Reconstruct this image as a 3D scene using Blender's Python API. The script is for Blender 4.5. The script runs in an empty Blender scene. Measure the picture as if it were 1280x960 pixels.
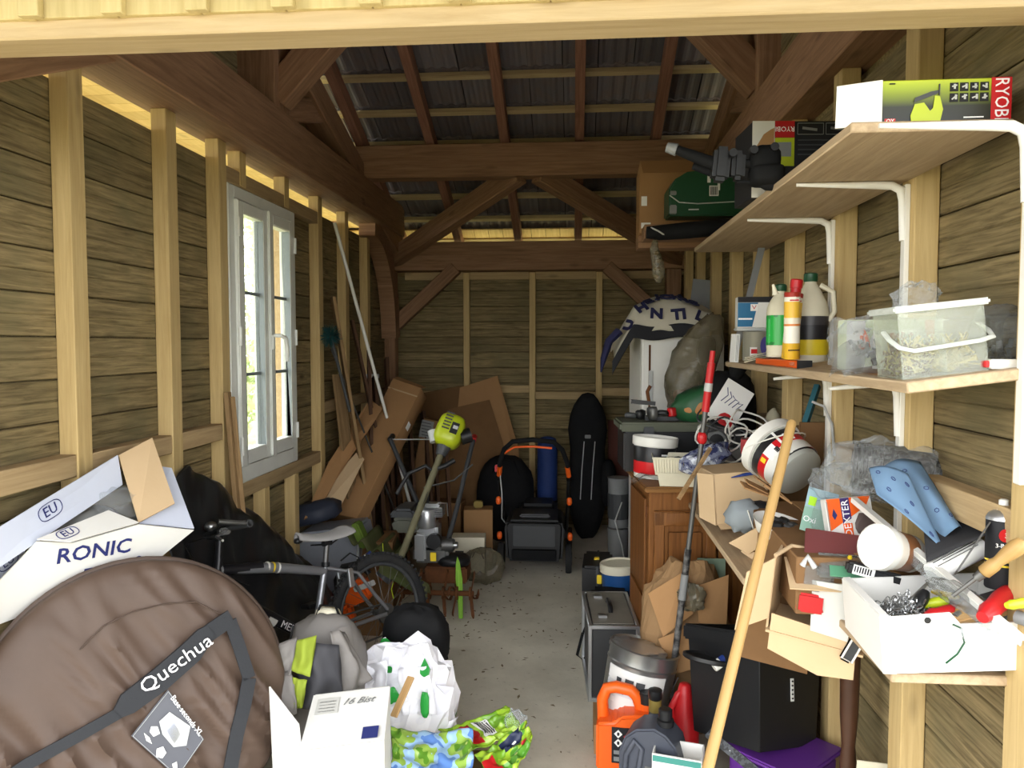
import bpy, bmesh, math, random
from mathutils import Vector, Matrix, Euler, noise

# ---------------------------------------------------------------- camera, sky, exposure
SC = bpy.context.scene
COL = SC.collection
CAM_H, YAW, PITCH, FPX = 1.655, math.radians(4.64), math.radians(2.98), 960.0
cam_d = bpy.data.cameras.new('camera')
cam_d.sensor_fit = 'HORIZONTAL'; cam_d.sensor_width = 36.0; cam_d.lens = 36.0 * FPX / 1280.0
cam_d.clip_start = 0.05
cam = bpy.data.objects.new('camera', cam_d); COL.objects.link(cam)
cam.location = (0, 0, CAM_H); cam.rotation_euler = (math.pi / 2 - PITCH, 0, YAW)
SC.camera = cam

world = bpy.data.worlds.new('overcast_sky'); SC.world = world; world.use_nodes = True
wn, wl = world.node_tree.nodes, world.node_tree.links
wn['Background'].inputs['Color'].default_value = (0.97, 0.98, 1.0, 1)
wn['Background'].inputs['Strength'].default_value = 2.6

sun_d = bpy.data.lights.new('sun', 'SUN'); sun_d.energy = 6.0; sun_d.angle = math.radians(6); sun_d.color = (1.0, 0.93, 0.82)
sun = bpy.data.objects.new('sun', sun_d); COL.objects.link(sun)
sun.rotation_euler = (math.radians(-40), math.radians(-12), 0)

vs = SC.view_settings
vs.view_transform = 'Standard'; vs.look = 'None'; vs.gamma = 1.0; vs.use_curve_mapping = False
vs.exposure = 1.28

# ---------------------------------------------------------------- measuring: photograph pixel (1280x960) -> point in the place
_cy, _sy, _cp, _sp = math.cos(YAW), math.sin(YAW), math.cos(PITCH), math.sin(PITCH)
_F = Vector((-_sy * _cp, _cy * _cp, -_sp)); _R = Vector((_cy, _sy, 0)); _U = _R.cross(_F)
def at(px, py, Y=None, X=None, Z=None):
    r = _F + _R * ((px - 640) / FPX) + _U * ((480 - py) / FPX)
    t = X / r.x if X is not None else (Y / r.y if Y is not None else (Z - CAM_H) / r.z)
    return Vector((0, 0, CAM_H)) + r * t

# ---------------------------------------------------------------- materials
def srgb(r, g, b):
    f = lambda c: (c / 255) / 12.92 if c / 255 <= 0.04045 else ((c / 255 + 0.055) / 1.055) ** 2.4
    return (f(r), f(g), f(b), 1)
_mats = {}
def _new(name):
    m = bpy.data.materials.new(name); m.use_nodes = True
    n = m.node_tree.nodes; l = m.node_tree.links
    return m, n, l, n['Principled BSDF']
def _coords(n, l, scale, rnd=True, which='Object'):
    tc = n.new('ShaderNodeTexCoord'); mp = n.new('ShaderNodeMapping')
    mp.inputs['Scale'].default_value = scale
    l.new(tc.outputs[which], mp.inputs['Vector'])
    if rnd:
        oi = n.new('ShaderNodeObjectInfo'); mu = n.new('ShaderNodeMath'); mu.operation = 'MULTIPLY'; mu.inputs[1].default_value = 37.0
        l.new(oi.outputs['Random'], mu.inputs[0])
        l.new(mu.outputs[0], mp.inputs['Location'])
    return mp.outputs['Vector']
def _ramp(n, stops):
    r = n.new('ShaderNodeValToRGB'); e = r.color_ramp.elements
    e[0].position, e[0].color = stops[0]; e[1].position, e[1].color = stops[-1]
    for p, c in stops[1:-1]:
        x = e.new(p); x.color = c
    return r
def _noise(n, l, vec, scale, detail=4, rough=0.55, dist=0.0):
    t = n.new('ShaderNodeTexNoise'); t.inputs['Scale'].default_value = scale; t.inputs['Detail'].default_value = detail
    t.inputs['Roughness'].default_value = rough; t.inputs['Distortion'].default_value = dist
    if vec is not None: l.new(vec, t.inputs['Vector'])
    return t
def _bump(n, l, h, b, strength, dist=0.01):
    bp = n.new('ShaderNodeBump'); bp.inputs['Strength'].default_value = strength; bp.inputs['Distance'].default_value = dist
    l.new(h, bp.inputs['Height']); l.new(bp.outputs['Normal'], b.inputs['Normal'])
def mix(n, l, fac, a, c, mode='MIX'):
    m = n.new('ShaderNodeMix'); m.data_type = 'RGBA'; m.blend_type = mode
    for s, v in ((m.inputs[0], fac), (m.inputs[6], a), (m.inputs[7], c)):
        if hasattr(v, 'is_linked'): l.new(v, s)
        else: s.default_value = v
    return m.outputs[2]

def wood(name, dark, light, axis=0, knots=0.5, rough=0.75, vary=0.18, stain=None, fine=1.0):
    """sawn timber: grain runs along the local axis"""
    if name in _mats: return _mats[name]
    m, n, l, b = _new(name)
    sc = [16.0, 16.0, 16.0]; sc[axis] = 0.9
    v = _coords(n, l, sc)
    g = _noise(n, l, v, 3.0 * fine, 7, 0.65, 0.6)
    r = _ramp(n, [(0.28, dark), (0.5, [(a + c) / 2 for a, c in zip(dark, light)]), (0.72, light)])
    l.new(g.outputs['Fac'], r.inputs['Fac'])
    col = r.outputs['Color']
    sk = [9.0, 9.0, 9.0]; sk[axis] = 3.2
    vk = _coords(n, l, sk)
    vo = n.new('ShaderNodeTexVoronoi'); vo.inputs['Scale'].default_value = 0.85; l.new(vk, vo.inputs['Vector'])
    kr = _ramp(n, [(0.06, (1, 1, 1, 1)), (0.16, (0, 0, 0, 1))]); l.new(vo.outputs['Distance'], kr.inputs['Fac'])
    km = n.new('ShaderNodeMath'); km.operation = 'MULTIPLY'; km.inputs[1].default_value = knots; l.new(kr.outputs['Color'], km.inputs[0])
    col = mix(n, l, km.outputs[0], col, [c * 0.35 for c in dark[:3]] + [1])
    if stain:
        vs_ = _coords(n, l, (1.3, 1.3, 1.3)); ns = _noise(n, l, vs_, 2.2, 3)
        rs = _ramp(n, [(0.48, (0, 0, 0, 1)), (0.66, (1, 1, 1, 1))]); l.new(ns.outputs['Fac'], rs.inputs['Fac'])
        ms = n.new('ShaderNodeMath'); ms.operation = 'MULTIPLY'; ms.inputs[1].default_value = 0.55; l.new(rs.outputs['Color'], ms.inputs[0])
        col = mix(n, l, ms.outputs[0], col, stain)
    oi = n.new('ShaderNodeObjectInfo'); mr = n.new('ShaderNodeMapRange')
    mr.inputs['To Min'].default_value = 1 - vary; mr.inputs['To Max'].default_value = 1 + vary
    l.new(oi.outputs['Random'], mr.inputs['Value'])
    hs = n.new('ShaderNodeHueSaturation'); l.new(mr.outputs[0], hs.inputs['Value']); l.new(col, hs.inputs['Color'])
    l.new(hs.outputs['Color'], b.inputs['Base Color'])
    b.inputs['Roughness'].default_value = rough; b.inputs['Specular IOR Level'].default_value = 0.25
    _bump(n, l, g.outputs['Fac'], b, 0.35, 0.004)
    _mats[name] = m; return m

def plain(name, col, rough=0.5, metal=0.0, grime=0.0, bump=0.0, bscale=40, spec=0.4, vary=0.0, grime_col=None, gscale=7):
    """a mostly even surface: plastic, paint, metal, card, rubber; optional dirt and fine relief"""
    if name in _mats: return _mats[name]
    m, n, l, b = _new(name)
    b.inputs['Roughness'].default_value = rough; b.inputs['Metallic'].default_value = metal
    b.inputs['Specular IOR Level'].default_value = spec
    v = _coords(n, l, (1, 1, 1))
    c = col
    if grime > 0:
        t = _noise(n, l, v, gscale, 6, 0.65)
        r = _ramp(n, [(0.42, (0, 0, 0, 1)), (0.7, (1, 1, 1, 1))]); l.new(t.outputs['Fac'], r.inputs['Fac'])
        mm = n.new('ShaderNodeMath'); mm.operation = 'MULTIPLY'; mm.inputs[1].default_value = grime; l.new(r.outputs['Color'], mm.inputs[0])
        c = mix(n, l, mm.outputs[0], col, grime_col or [x * 0.45 for x in col[:3]] + [1])
    else:
        t = _noise(n, l, v, gscale, 3)
        c = mix(n, l, t.outputs['Fac'], [x * 0.93 for x in col[:3]] + [1], [min(1, x * 1.06) for x in col[:3]] + [1])
    if vary:
        oi = n.new('ShaderNodeObjectInfo'); mr = n.new('ShaderNodeMapRange')
        mr.inputs['To Min'].default_value = 1 - vary; mr.inputs['To Max'].default_value = 1 + vary
        l.new(oi.outputs['Random'], mr.inputs['Value'])
        hs = n.new('ShaderNodeHueSaturation'); l.new(mr.outputs[0], hs.inputs['Value'])
        l.new(c, hs.inputs['Color']); c = hs.outputs['Color']
    l.new(c, b.inputs['Base Color'])
    if bump > 0:
        t2 = _noise(n, l, v, bscale, 5); _bump(n, l, t2.outputs['Fac'], b, bump, 0.004)
    _mats[name] = m; return m

def patched(name, cols, scale=8, rough=0.35, detail=2, sharp=True, spec=0.5, bump=0.0, stretch=(1, 1, 1)):
    """printed pattern with several flat ink colours"""
    if name in _mats: return _mats[name]
    m, n, l, b = _new(name)
    v = _coords(n, l, stretch)
    t = _noise(n, l, v, scale, detail, 0.5)
    k = len(cols)
    r = _ramp(n, [(0.32 + 0.36 * i / max(1, k - 1), c) for i, c in enumerate(cols)])
    if sharp: r.color_ramp.interpolation = 'CONSTANT'
    l.new(t.outputs['Fac'], r.inputs['Fac']); l.new(r.outputs['Color'], b.inputs['Base Color'])
    b.inputs['Roughness'].default_value = rough; b.inputs['Specular IOR Level'].default_value = spec
    if bump: _bump(n, l, _noise(n, l, v, 30, 4).outputs['Fac'], b, bump, 0.01)
    _mats[name] = m; return m

def banded(name, stops, axis=2, lo=0.0, hi=1.0, rough=0.4, spec=0.4):
    """colour bands along one local axis between lo and hi (metres): wrap-around labels"""
    if name in _mats: return _mats[name]
    m, n, l, b = _new(name)
    tc = n.new('ShaderNodeTexCoord'); sp = n.new('ShaderNodeSeparateXYZ'); l.new(tc.outputs['Object'], sp.inputs[0])
    mr = n.new('ShaderNodeMapRange'); mr.inputs['From Min'].default_value = lo; mr.inputs['From Max'].default_value = hi
    l.new(sp.outputs[axis], mr.inputs['Value'])
    r = _ramp(n, stops); r.color_ramp.interpolation = 'CONSTANT'
    l.new(mr.outputs[0], r.inputs['Fac']); l.new(r.outputs['Color'], b.inputs['Base Color'])
    b.inputs['Roughness'].default_value = rough; b.inputs['Specular IOR Level'].default_value = spec
    _mats[name] = m; return m

def clear(name, col, alpha=0.35, rough=0.25, bump=0.0, bscale=25):
    """thin see-through film or plastic wall"""
    if name in _mats: return _mats[name]
    m, n, l, b = _new(name)
    b.inputs['Base Color'].default_value = col; b.inputs['Roughness'].default_value = rough
    b.inputs['Specular IOR Level'].default_value = 0.6
    tr = n.new('ShaderNodeBsdfTransparent'); tr.inputs['Color'].default_value = [min(1, 0.55 + 0.45 * c) for c in col[:3]] + [1]
    ms = n.new('ShaderNodeMixShader')
    v = _coords(n, l, (1, 1, 1)); t = _noise(n, l, v, bscale, 4)
    mr = n.new('ShaderNodeMapRange'); mr.inputs['To Min'].default_value = alpha * 0.6; mr.inputs['To Max'].default_value = min(1, alpha * 1.4)
    l.new(t.outputs['Fac'], mr.inputs['Value']); l.new(mr.outputs[0], ms.inputs['Fac'])
    l.new(tr.outputs[0], ms.inputs[1]); l.new(b.outputs[0], ms.inputs[2])
    l.new(ms.outputs[0], n['Material Output'].inputs['Surface'])
    if bump: _bump(n, l, t.outputs['Fac'], b, bump, 0.02)
    _mats[name] = m; return m

M = {}
M['plank'] = wood('treated_plank', srgb(84, 72, 48), srgb(160, 142, 102), 0, 0.6, 0.85, 0.2, stain=srgb(104, 98, 70), fine=1.7)
M['stud'] = wood('pine_stud', srgb(180, 153, 102), srgb(208, 183, 131), 2, 0.35, 0.7, 0.06)
M['rail'] = wood('pine_rail', srgb(150, 126, 92), srgb(184, 160, 120), 1, 0.4, 0.75, 0.08)
M['railx'] = wood('pine_rail_cross', srgb(160, 136, 96), srgb(190, 166, 122), 0, 0.4, 0.75, 0.08)
M['beam_x'] = wood('red_beam_x', srgb(118, 88, 64), srgb(162, 126, 96), 0, 0.4, 0.75, 0.08)
M['rafter'] = wood('rafter_wood', srgb(128, 90, 72), srgb(168, 124, 102), 0, 0.35, 0.75, 0.1)
M['batten'] = wood('roof_batten', srgb(164, 144, 106), srgb(200, 180, 138), 0, 0.2, 0.8, 0.08)
M['lintel'] = wood('lintel_wood', srgb(178, 154, 114), srgb(202, 180, 142), 0, 0.3, 0.7, 0.04)
M['clad'] = wood('yellow_cladding', srgb(190, 170, 118), srgb(212, 194, 142), 2, 0.35, 0.7, 0.05)
M['shelf'] = wood('shelf_board', srgb(158, 136, 108), srgb(192, 170, 138), 1, 0.3, 0.65, 0.04)
M['soffit'] = wood('eave_board', srgb(206, 176, 116), srgb(232, 204, 146), 1, 0.3, 0.7, 0.08)

# ---------------------------------------------------------------- mesh building
class MB:
    """collects shapes, then links them as ONE mesh object"""
    def __init__(s): s.v = []; s.f = []
    def add(s, vs, fs):
        o = len(s.v); s.v += [Vector(p) for p in vs]; s.f += [[i + o for i in f] for f in fs]; return s
    def box(s, c, d, rot=None):
        hx, hy, hz = d[0] / 2, d[1] / 2, d[2] / 2
        ps = [Vector((x * hx, y * hy, z * hz)) for x in (-1, 1) for y in (-1, 1) for z in (-1, 1)]
        if rot is not None:
            R = rot if isinstance(rot, Matrix) else Euler(rot).to_matrix()
            ps = [R @ p for p in ps]
        return s.add([p + Vector(c) for p in ps], [(0, 1, 3, 2), (4, 6, 7, 5), (0, 4, 5, 1), (2, 3, 7, 6), (0, 2, 6, 4), (1, 5, 7, 3)])
    def bar(s, p, q, w, h, up=(0, 0, 1)):
        """rectangular bar from p to q, w across, h along up"""
        p, q = Vector(p), Vector(q); d = (q - p).normalized(); u = Vector(up)
        a = d.cross(u)
        if a.length < 1e-4: a = d.cross(Vector((0, 1, 0)))
        a.normalize(); u = a.cross(d).normalized()
        ps = []
        for e in (p, q):
            for i, j in ((-1, -1), (1, -1), (1, 1), (-1, 1)): ps.append(e + a * (i * w / 2) + u * (j * h / 2))
        return s.add(ps, [(3, 2, 1, 0), (4, 5, 6, 7), (0, 1, 5, 4), (1, 2, 6, 5), (2, 3, 7, 6), (3, 0, 4, 7)])
    def lathe(s, prof, n=20, mat=None, cap=True):
        """prof: list of (r, z) from bottom to top"""
        vs, fs = [], []
        for r, z in prof:
            for k in range(n):
                a = 2 * math.pi * k / n; vs.append(Vector((r * math.cos(a), r * math.sin(a), z)))
        for i in range(len(prof) - 1):
            for k in range(n):
                k2 = (k + 1) % n; fs.append((i * n + k, i * n + k2, (i + 1) * n + k2, (i + 1) * n + k))
        if cap:
            if prof[0][0] > 1e-5: fs.append(tuple(reversed(range(n))))
            if prof[-1][0] > 1e-5: fs.append(tuple(range((len(prof) - 1) * n, len(prof) * n)))
        if mat is not None: vs = [mat @ p for p in vs]
        return s.add(vs, fs)
    def cyl(s, p, q, r0, r1=None, n=14):
        return s.tube([p, q], [r0, r0 if r1 is None else r1], n)
    def tube(s, path, r, n=8, close=False, flat=1.0):
        P = [Vector(p) for p in path]; k = len(P)
        rs = r if isinstance(r, (list, tuple)) else [r] * k
        vs, fs = [], []; prev = None
        for i in range(k):
            if close: d = P[(i + 1) % k] - P[i - 1]
            else: d = P[min(i + 1, k - 1)] - P[max(i - 1, 0)]
            if d.length < 1e-9: d = Vector((0, 0, 1))
            d.normalize()
            if prev is None:
                a = d.cross(Vector((0, 0, 1)))
                if a.length < 1e-3: a = d.cross(Vector((0, 1, 0)))
            else: a = prev - d * prev.dot(d)
            a.normalize(); prev = a; b = d.cross(a)
            for j in range(n):
                t = 2 * math.pi * j / n; vs.append(P[i] + a * (rs[i] * math.cos(t)) + b * (rs[i] * flat * math.sin(t)))
        for i in range(k if close else k - 1):
            i2 = (i + 1) % k
            for j in range(n):
                j2 = (j + 1) % n; fs.append((i * n + j, i * n + j2, i2 * n + j2, i2 * n + j))
        if not close: fs += [tuple(reversed(range(n))), tuple(range((k - 1) * n, k * n))]
        return s.add(vs, fs)
    def prism(s, poly, y0, y1, mat=None):
        """polygon in local x,z extruded along y"""
        n = len(poly); vs = [Vector((x, y0, z)) for x, z in poly] + [Vector((x, y1, z)) for x, z in poly]
        if mat is not None: vs = [mat @ p for p in vs]
        fs = [tuple(range(n)), tuple(reversed(range(n, 2 * n)))] + [(i, i + n, (i + 1) % n + n, (i + 1) % n) for i in range(n)]
        return s.add(vs, fs)
    def slab(s, pts, t, nrm=None):
        """planar polygon of 3-D points with thickness t"""
        P = [Vector(p) for p in pts]
        if nrm is None:
            nrm = Vector((0, 0, 0))
            for i in range(len(P)): nrm += (P[i] - P[0]).cross(P[(i + 1) % len(P)] - P[0])
        nrm = Vector(nrm).normalized() * t; n = len(P)
        return s.add(P + [p - nrm for p in P], [tuple(range(n)), tuple(reversed(range(n, 2 * n)))] + [(i, i + n, (i + 1) % n + n, (i + 1) % n) for i in range(n)])
    def grid(s, fn, nu, nv, closeu=False):
        vs = [Vector(fn(i / (nu if closeu else nu - 1), j / (nv - 1))) for j in range(nv) for i in range(nu)]
        fs = []
        for j in range(nv - 1):
            for i in range(nu if closeu else nu - 1):
                i2 = (i + 1) % nu; fs.append((j * nu + i, j * nu + i2, (j + 1) * nu + i2, (j + 1) * nu + i))
        return s.add(vs, fs)
    def blob(s, c, d, n=28, p=2.6, amp=0.06, freq=3.0, seed=0, flat=None, ridge=0.0):
        """soft lump: superellipsoid of half sizes d, crumpled by noise; flat = local z below which it is cut flat"""
        c = Vector(c); vs, fs = [], []; m = n // 2 + 1
        so = Vector((seed * 7.3, seed * 3.1, seed * 5.7)); ex = 2.0 / p
        sg = lambda x, e: math.copysign(abs(x) ** e, x)
        for j in range(m):
            ph = -math.pi / 2 + math.pi * j / (m - 1)
            for i in range(n):
                th = 2 * math.pi * i / n
                u = Vector((sg(math.cos(ph), ex) * sg(math.cos(th), ex), sg(math.cos(ph), ex) * sg(math.sin(th), ex), sg(math.sin(ph), ex)))
                q = Vector((u.x * d[0], u.y * d[1], u.z * d[2]))
                k = noise.noise(q * freq / max(d) + so) * amp + noise.noise(q * freq * 2.7 / max(d) + so) * amp * 0.5
                if ridge: k += (0.5 - abs(noise.noise(q * freq * 1.6 / max(d) + so * 2))) * ridge
                q = q * (1 + k)
                if flat is not None and c.z + q.z < flat: q.z = flat - c.z
                vs.append(c + q)
        for j in range(m - 1):
            for i in range(n):
                i2 = (i + 1) % n; fs.append((j * n + i, j * n + i2, (j + 1) * n + i2, (j + 1) * n + i))
        return s.add(vs, fs)
    def build(s, name, mat, parent=None, smooth=False, bevel=0.0, thick=0.0, seg=2, label=None):
        me = bpy.data.meshes.new(name)
        me.from_pydata([tuple(p) for p in s.v], [], s.f); me.update()
        bm = bmesh.new(); bm.from_mesh(me)
        bmesh.ops.remove_doubles(bm, verts=bm.verts, dist=1e-6)
        if not thick: bmesh.ops.recalc_face_normals(bm, faces=bm.faces)
        if bevel:
            es = [e for e in bm.edges if len(e.link_faces) == 2 and e.calc_face_angle(0) > 0.6]
            bmesh.ops.bevel(bm, geom=es, offset=bevel, segments=seg, affect='EDGES', clamp_overlap=True)
        bm.to_mesh(me); bm.free()
        if smooth or bevel:
            me.polygons.foreach_set('use_smooth', [True] * len(me.polygons))
            try: me.set_sharp_from_angle(angle=math.radians(38 if smooth is not True else 60))
            except Exception: pass
        o = bpy.data.objects.new(name, me); COL.objects.link(o)
        if mat is not None: me.materials.append(mat)
        if parent is not None: o.parent = parent
        if thick:
            md = o.modifiers.new('thickness', 'SOLIDIFY'); md.thickness = thick; md.offset = 0
        if label: o['label'] = label
        return o

def tag(o, label, cat, group=None, kind=None):
    o['label'] = label; o['category'] = cat
    if group: o['group'] = group
    if kind: o['kind'] = kind
    return o
def thing(name, label, cat, loc=(0, 0, 0), rot=(0, 0, 0), group=None):
    o = bpy.data.objects.new(name, None); COL.objects.link(o); o.empty_display_size = 0.1
    o.location = loc; o.rotation_euler = rot
    return tag(o, label, cat, group)
def place(o, loc, rot=(0, 0, 0)):
    o.location = loc; o.rotation_euler = rot; return o
def struct(o):
    o['kind'] = 'structure'; return o
def shell(name, loc=(0, 0, 0)):
    o = bpy.data.objects.new(name, None); COL.objects.link(o); o.location = loc; return struct(o)
def dup(o, parent=None, loc=None, rot=None):
    c = o.copy(); COL.objects.link(c)
    if parent is not None: c.parent = parent
    if loc is not None: c.location = loc
    if rot is not None: c.rotation_euler = rot
    return c
def basis(o, ax, ay=None):
    """matrix with origin o, local x along ax, local y close to ay"""
    x = Vector(ax).normalized(); y = Vector(ay if ay is not None else (0, 1, 0)); z = x.cross(y).normalized(); y = z.cross(x)
    m = Matrix((x, y, z)).transposed().to_4x4(); m.translation = Vector(o); return m
def letter(body, size, mat, parent, loc, rot=(0, 0, 0), name='lettering', align='CENTER', sx=1.0, ex=0.0006, mtx=None, shear=0.0, bold=0.0):
    if body.startswith('~'):       # print too small to read in the photograph: a plain inked line
        o = MB().box((0, 0, 0), (size * .5 * len(body) * sx, size * .30, .001)).build('printed_line', mat, parent)
        if mtx is not None: o.matrix_local = mtx
        else: o.location = loc; o.rotation_euler = rot
        return o
    cu = bpy.data.curves.new(name, 'FONT'); cu.body = body; cu.size = size; cu.align_x = align; cu.align_y = 'CENTER'; cu.extrude = ex; cu.resolution_u = 2
    cu.shear = shear; cu.offset = bold
    t = bpy.data.objects.new(name, cu); COL.objects.link(t)
    bpy.context.view_layer.update()
    me = bpy.data.meshes.new_from_object(t); bpy.data.objects.remove(t); bpy.data.curves.remove(cu)
    for v in me.vertices: v.co.x *= sx
    me.materials.clear(); me.materials.append(mat)
    o = bpy.data.objects.new(name, me); COL.objects.link(o); o.parent = parent
    if mtx is not None: o.matrix_local = mtx
    else: o.location = loc; o.rotation_euler = rot
    return o
def aim(axis, roll=(0, 0, 1)):
    """euler that turns local z onto axis"""
    return Vector(axis).to_track_quat('Z', 'Y').to_euler()
def patch_fn(a, b, c, d, bulge=0.0, wav=0.0, curl=0.0):
    """soft sheet through four corners (a top-left, b top-right, c bottom-right, d bottom-left)"""
    a, b, c, d = (Vector(p) for p in (a, b, c, d)); nn = (b - a).cross(d - a).normalized()
    def f(u, v):
        p = (a * (1 - u) + b * u) * (1 - v) + (d * (1 - u) + c * u) * v
        return p + nn * (bulge * math.sin(math.pi * u) * (0.4 + 0.6 * math.sin(math.pi * min(1, v + .15))) + wav * noise.noise(Vector((u * 3.1, v * 2.7, bulge * 90))) + curl * (v ** 3))
    return f
R90 = math.pi / 2
rad = math.radians
random.seed(11)
# ================================================================ THE SHED
XL, XR, YB, YF = -1.70, 0.975, 7.0, 1.62      # inner faces of the cladding, front wall
m_conc, n_, l_, b_ = _new('concrete_floor')
v_ = _coords(n_, l_, (1, 1, 1), False)
t1 = _noise(n_, l_, v_, 2.3, 6, 0.6); t2 = _noise(n_, l_, v_, 26, 5, 0.7); t3 = _noise(n_, l_, v_, 9, 3, 0.5)
r1 = _ramp(n_, [(0.3, srgb(188, 182, 164)), (0.7, srgb(220, 214, 196))]); l_.new(t1.outputs['Fac'], r1.inputs['Fac'])
r2 = _ramp(n_, [(0.60, (0, 0, 0, 1)), (0.74, (1, 1, 1, 1))]); l_.new(t2.outputs['Fac'], r2.inputs['Fac'])
mm_ = n_.new('ShaderNodeMath'); mm_.operation = 'MULTIPLY'; l_.new(r2.outputs['Color'], mm_.inputs[0]); l_.new(t3.outputs['Fac'], mm_.inputs[1])
l_.new(mix(n_, l_, mm_.outputs[0], r1.outputs['Color'], srgb(84, 76, 58)), b_.inputs['Base Color'])
b_.inputs['Roughness'].default_value = 0.85; _bump(n_, l_, t2.outputs['Fac'], b_, 0.25, 0.01)
struct(MB().box((-0.4, 4.35, -0.075), (3.0, 5.7, 0.15)).build('floor', m_conc))
m_grass = patched('meadow', [srgb(104, 108, 74), srgb(136, 136, 100), srgb(162, 158, 122)], 6, 0.95, 6, False, 0.1)
struct(MB().box((0, 3, -0.2), (60, 60, 0.1)).build('ground_outside', m_grass))
m_grav = patched('gravel_yard', [srgb(104, 100, 90), srgb(126, 120, 108), srgb(146, 140, 126)], 60, 0.95, 5, False, 0.1)
struct(MB().box((-0.4, -1.7, -0.1), (9, 6.3, 0.12)).build('gravel_yard', m_grav))

# ---- cladding: each board its own object, profile with a tongue and a mid groove
def plank_mesh(L, h=0.138, t=0.021, name='plank'):
    g = 0.004
    prof = [(0, 0.002), (g, 0.0), (g, 0.0)]
    # (depth, height) outline, inner face at depth 0
    o = [(0.005, 0.001), (0.0, 0.005), (0.0, h * .5 - .004), (0.004, h * .5), (0.0, h * .5 + .004), (0.0, h - .005), (0.005, h - .001), (t, h - .001), (t, 0.001)]
    vs = [(-L / 2, a, b) for a, b in o] + [(L / 2, a, b) for a, b in o]; n = len(o)
    me = bpy.data.meshes.new(name)
    me.from_pydata(vs, [], [tuple(range(n)), tuple(reversed(range(n, 2 * n)))] + [(i, i + n, (i + 1) % n + n, (i + 1) % n) for i in range(n)])
    bm = bmesh.new(); bm.from_mesh(me); bmesh.ops.recalc_face_normals(bm, faces=bm.faces); bm.to_mesh(me); bm.free()
    me.materials.append(M['plank']); return me
_pm = {}
def put_plank(wall, a0, a1, z, side):
    """side L: along y on the left wall, R: on the right, B: along x on the back; a0..a1 the run"""
    L = round((a1 - a0) - 0.003, 3)
    if L < 0.03: return
    if L not in _pm: _pm[L] = plank_mesh(L)
    o = bpy.data.objects.new('plank', _pm[L]); COL.objects.link(o); o.parent = wall
    c = (a0 + a1) / 2; w = random.uniform(0, 0.0025)
    if side == 'L': o.location = (XL - w, c, z); o.rotation_euler = (0, 0, R90)
    elif side == 'R': o.location = (XR + w, c, z); o.rotation_euler = (0, 0, -R90)
    else: o.location = (c, YB + w, z)
WIN = (3.55, 4.42, 0.965, 2.42)          # y0, y1, z0, z1 of the window
wall_l, wall_r, wall_b = shell('wall_left'), shell('wall_right'), shell('wall_back')
H = 0.14
def splits(a0, a1, n):
    c = sorted(random.uniform(a0 + .5, a1 - .5) for _ in range(n)); return [a0] + c + [a1]
STUD_L = [1.80, 2.40, 3.005, 3.46, 4.84, 5.42, 6.0]
STUD_R = [y - .085 for y in (1.67, 2.25, 2.85, 3.456, 4.053, 4.654, 5.307, 5.95, 6.55)]
STUD_B = [-1.60, -1.006, -0.406, 0.193, 0.78]
def joint(studs, k): return [studs[i] for i in k]
for r in range(19):
    z = r * H - 0.1
    # left: boards meet on the studs, the window cuts them
    cut = [[2.40 + .04, 4.88], [3.045, 5.46], [1.84, 6.04], [3.5, 5.46]][r % 4]
    run = [YF] + cut + [YB]
    z -= .04
    if z < 2.50:
        for a, b in zip(run, run[1:]):
            if z + H > WIN[2] and z < WIN[3]:
                for p, q in ((a, min(b, WIN[0] + .02)), (max(a, WIN[1] - .02), b)):
                    if q - p > .04: put_plank(wall_l, p, q, z, 'L')
            else: put_plank(wall_l, a, b, z, 'L')
    z += .04
    run = [YF] + [[2.25, 4.69], [2.89, 5.34], [3.49], [4.09, 5.99]][r % 4] + [YB]
    for a, b in zip(run, run[1:]): put_plank(wall_r, a, b, z, 'R')
    if z < 2.20:
        run = [XL] + [[-.39], [.21], [-.99], []][r % 4] + [XR]
        for a, b in zip(run, run[1:]): put_plank(wall_b, a, b, z, 'B')
# outer sheathing keeps daylight out of the joints
sk = MB().box((XL - .045, 4.3, 0.4), (.03, 5.4, 1.1)).box((XL - .045, 2.58, 1.7), (.03, 1.9, 1.62)).box((XL - .045, 5.75, 1.7), (.03, 2.6, 1.62))
sk.box((XL - .045, 3.985, 2.465), (.03, .9, .09))
sk.build('sheathing', M['plank'], wall_l)
MB().box((XR + .045, 4.3, 1.4), (.03, 5.4, 3.0)).build('sheathing', M['plank'], wall_r)
MB().box((-.36, YB + .045, 1.12), (2.9, .03, 2.5)).build('sheathing', M['plank'], wall_b)
# gable cladding above the plates
for r in range(9):
    z = 2.62 + r * H
    y0, y1 = 2.35 + r * .30, 6.6 - r * .33
    if y1 - y0 > .3:
        for w, s, X in ((wall_l, 'L', XL), (wall_r, 'R', XR)):
            put_plank(w, y0, y1, z, s)

def stud(wall, c, side, z0, z1, w=0.08, d=0.065, lat=0.0):
    if side == 'L': o = MB().box((XL + d / 2, 0, (z0 + z1) / 2), (d, w, z1 - z0)).build('stud', M['stud'], wall, bevel=.003, seg=1); o.location.y = c + w / 2
    elif side == 'R': o = MB().box((XR - d / 2, 0, (z0 + z1) / 2), (d, w, z1 - z0)).build('stud', M['stud'], wall, bevel=.003, seg=1); o.location.y = c + w / 2
    else: o = MB().box((0, YB - d / 2, (z0 + z1) / 2), (w, d, z1 - z0)).build('stud', M['stud'], wall, bevel=.003, seg=1); o.location.x = c + w / 2
    return o
for y in STUD_L: stud(wall_l, y, 'L', 0, 2.60)
for y in (3.69, 4.27): stud(wall_l, y, 'L', 2.43, 2.60, .07)
for y in (3.92, 4.36): stud(wall_l, y, 'L', 0, 0.89, .07)
for y in STUD_R: stud(wall_r, y, 'R', 0, 2.60, .085)
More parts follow.
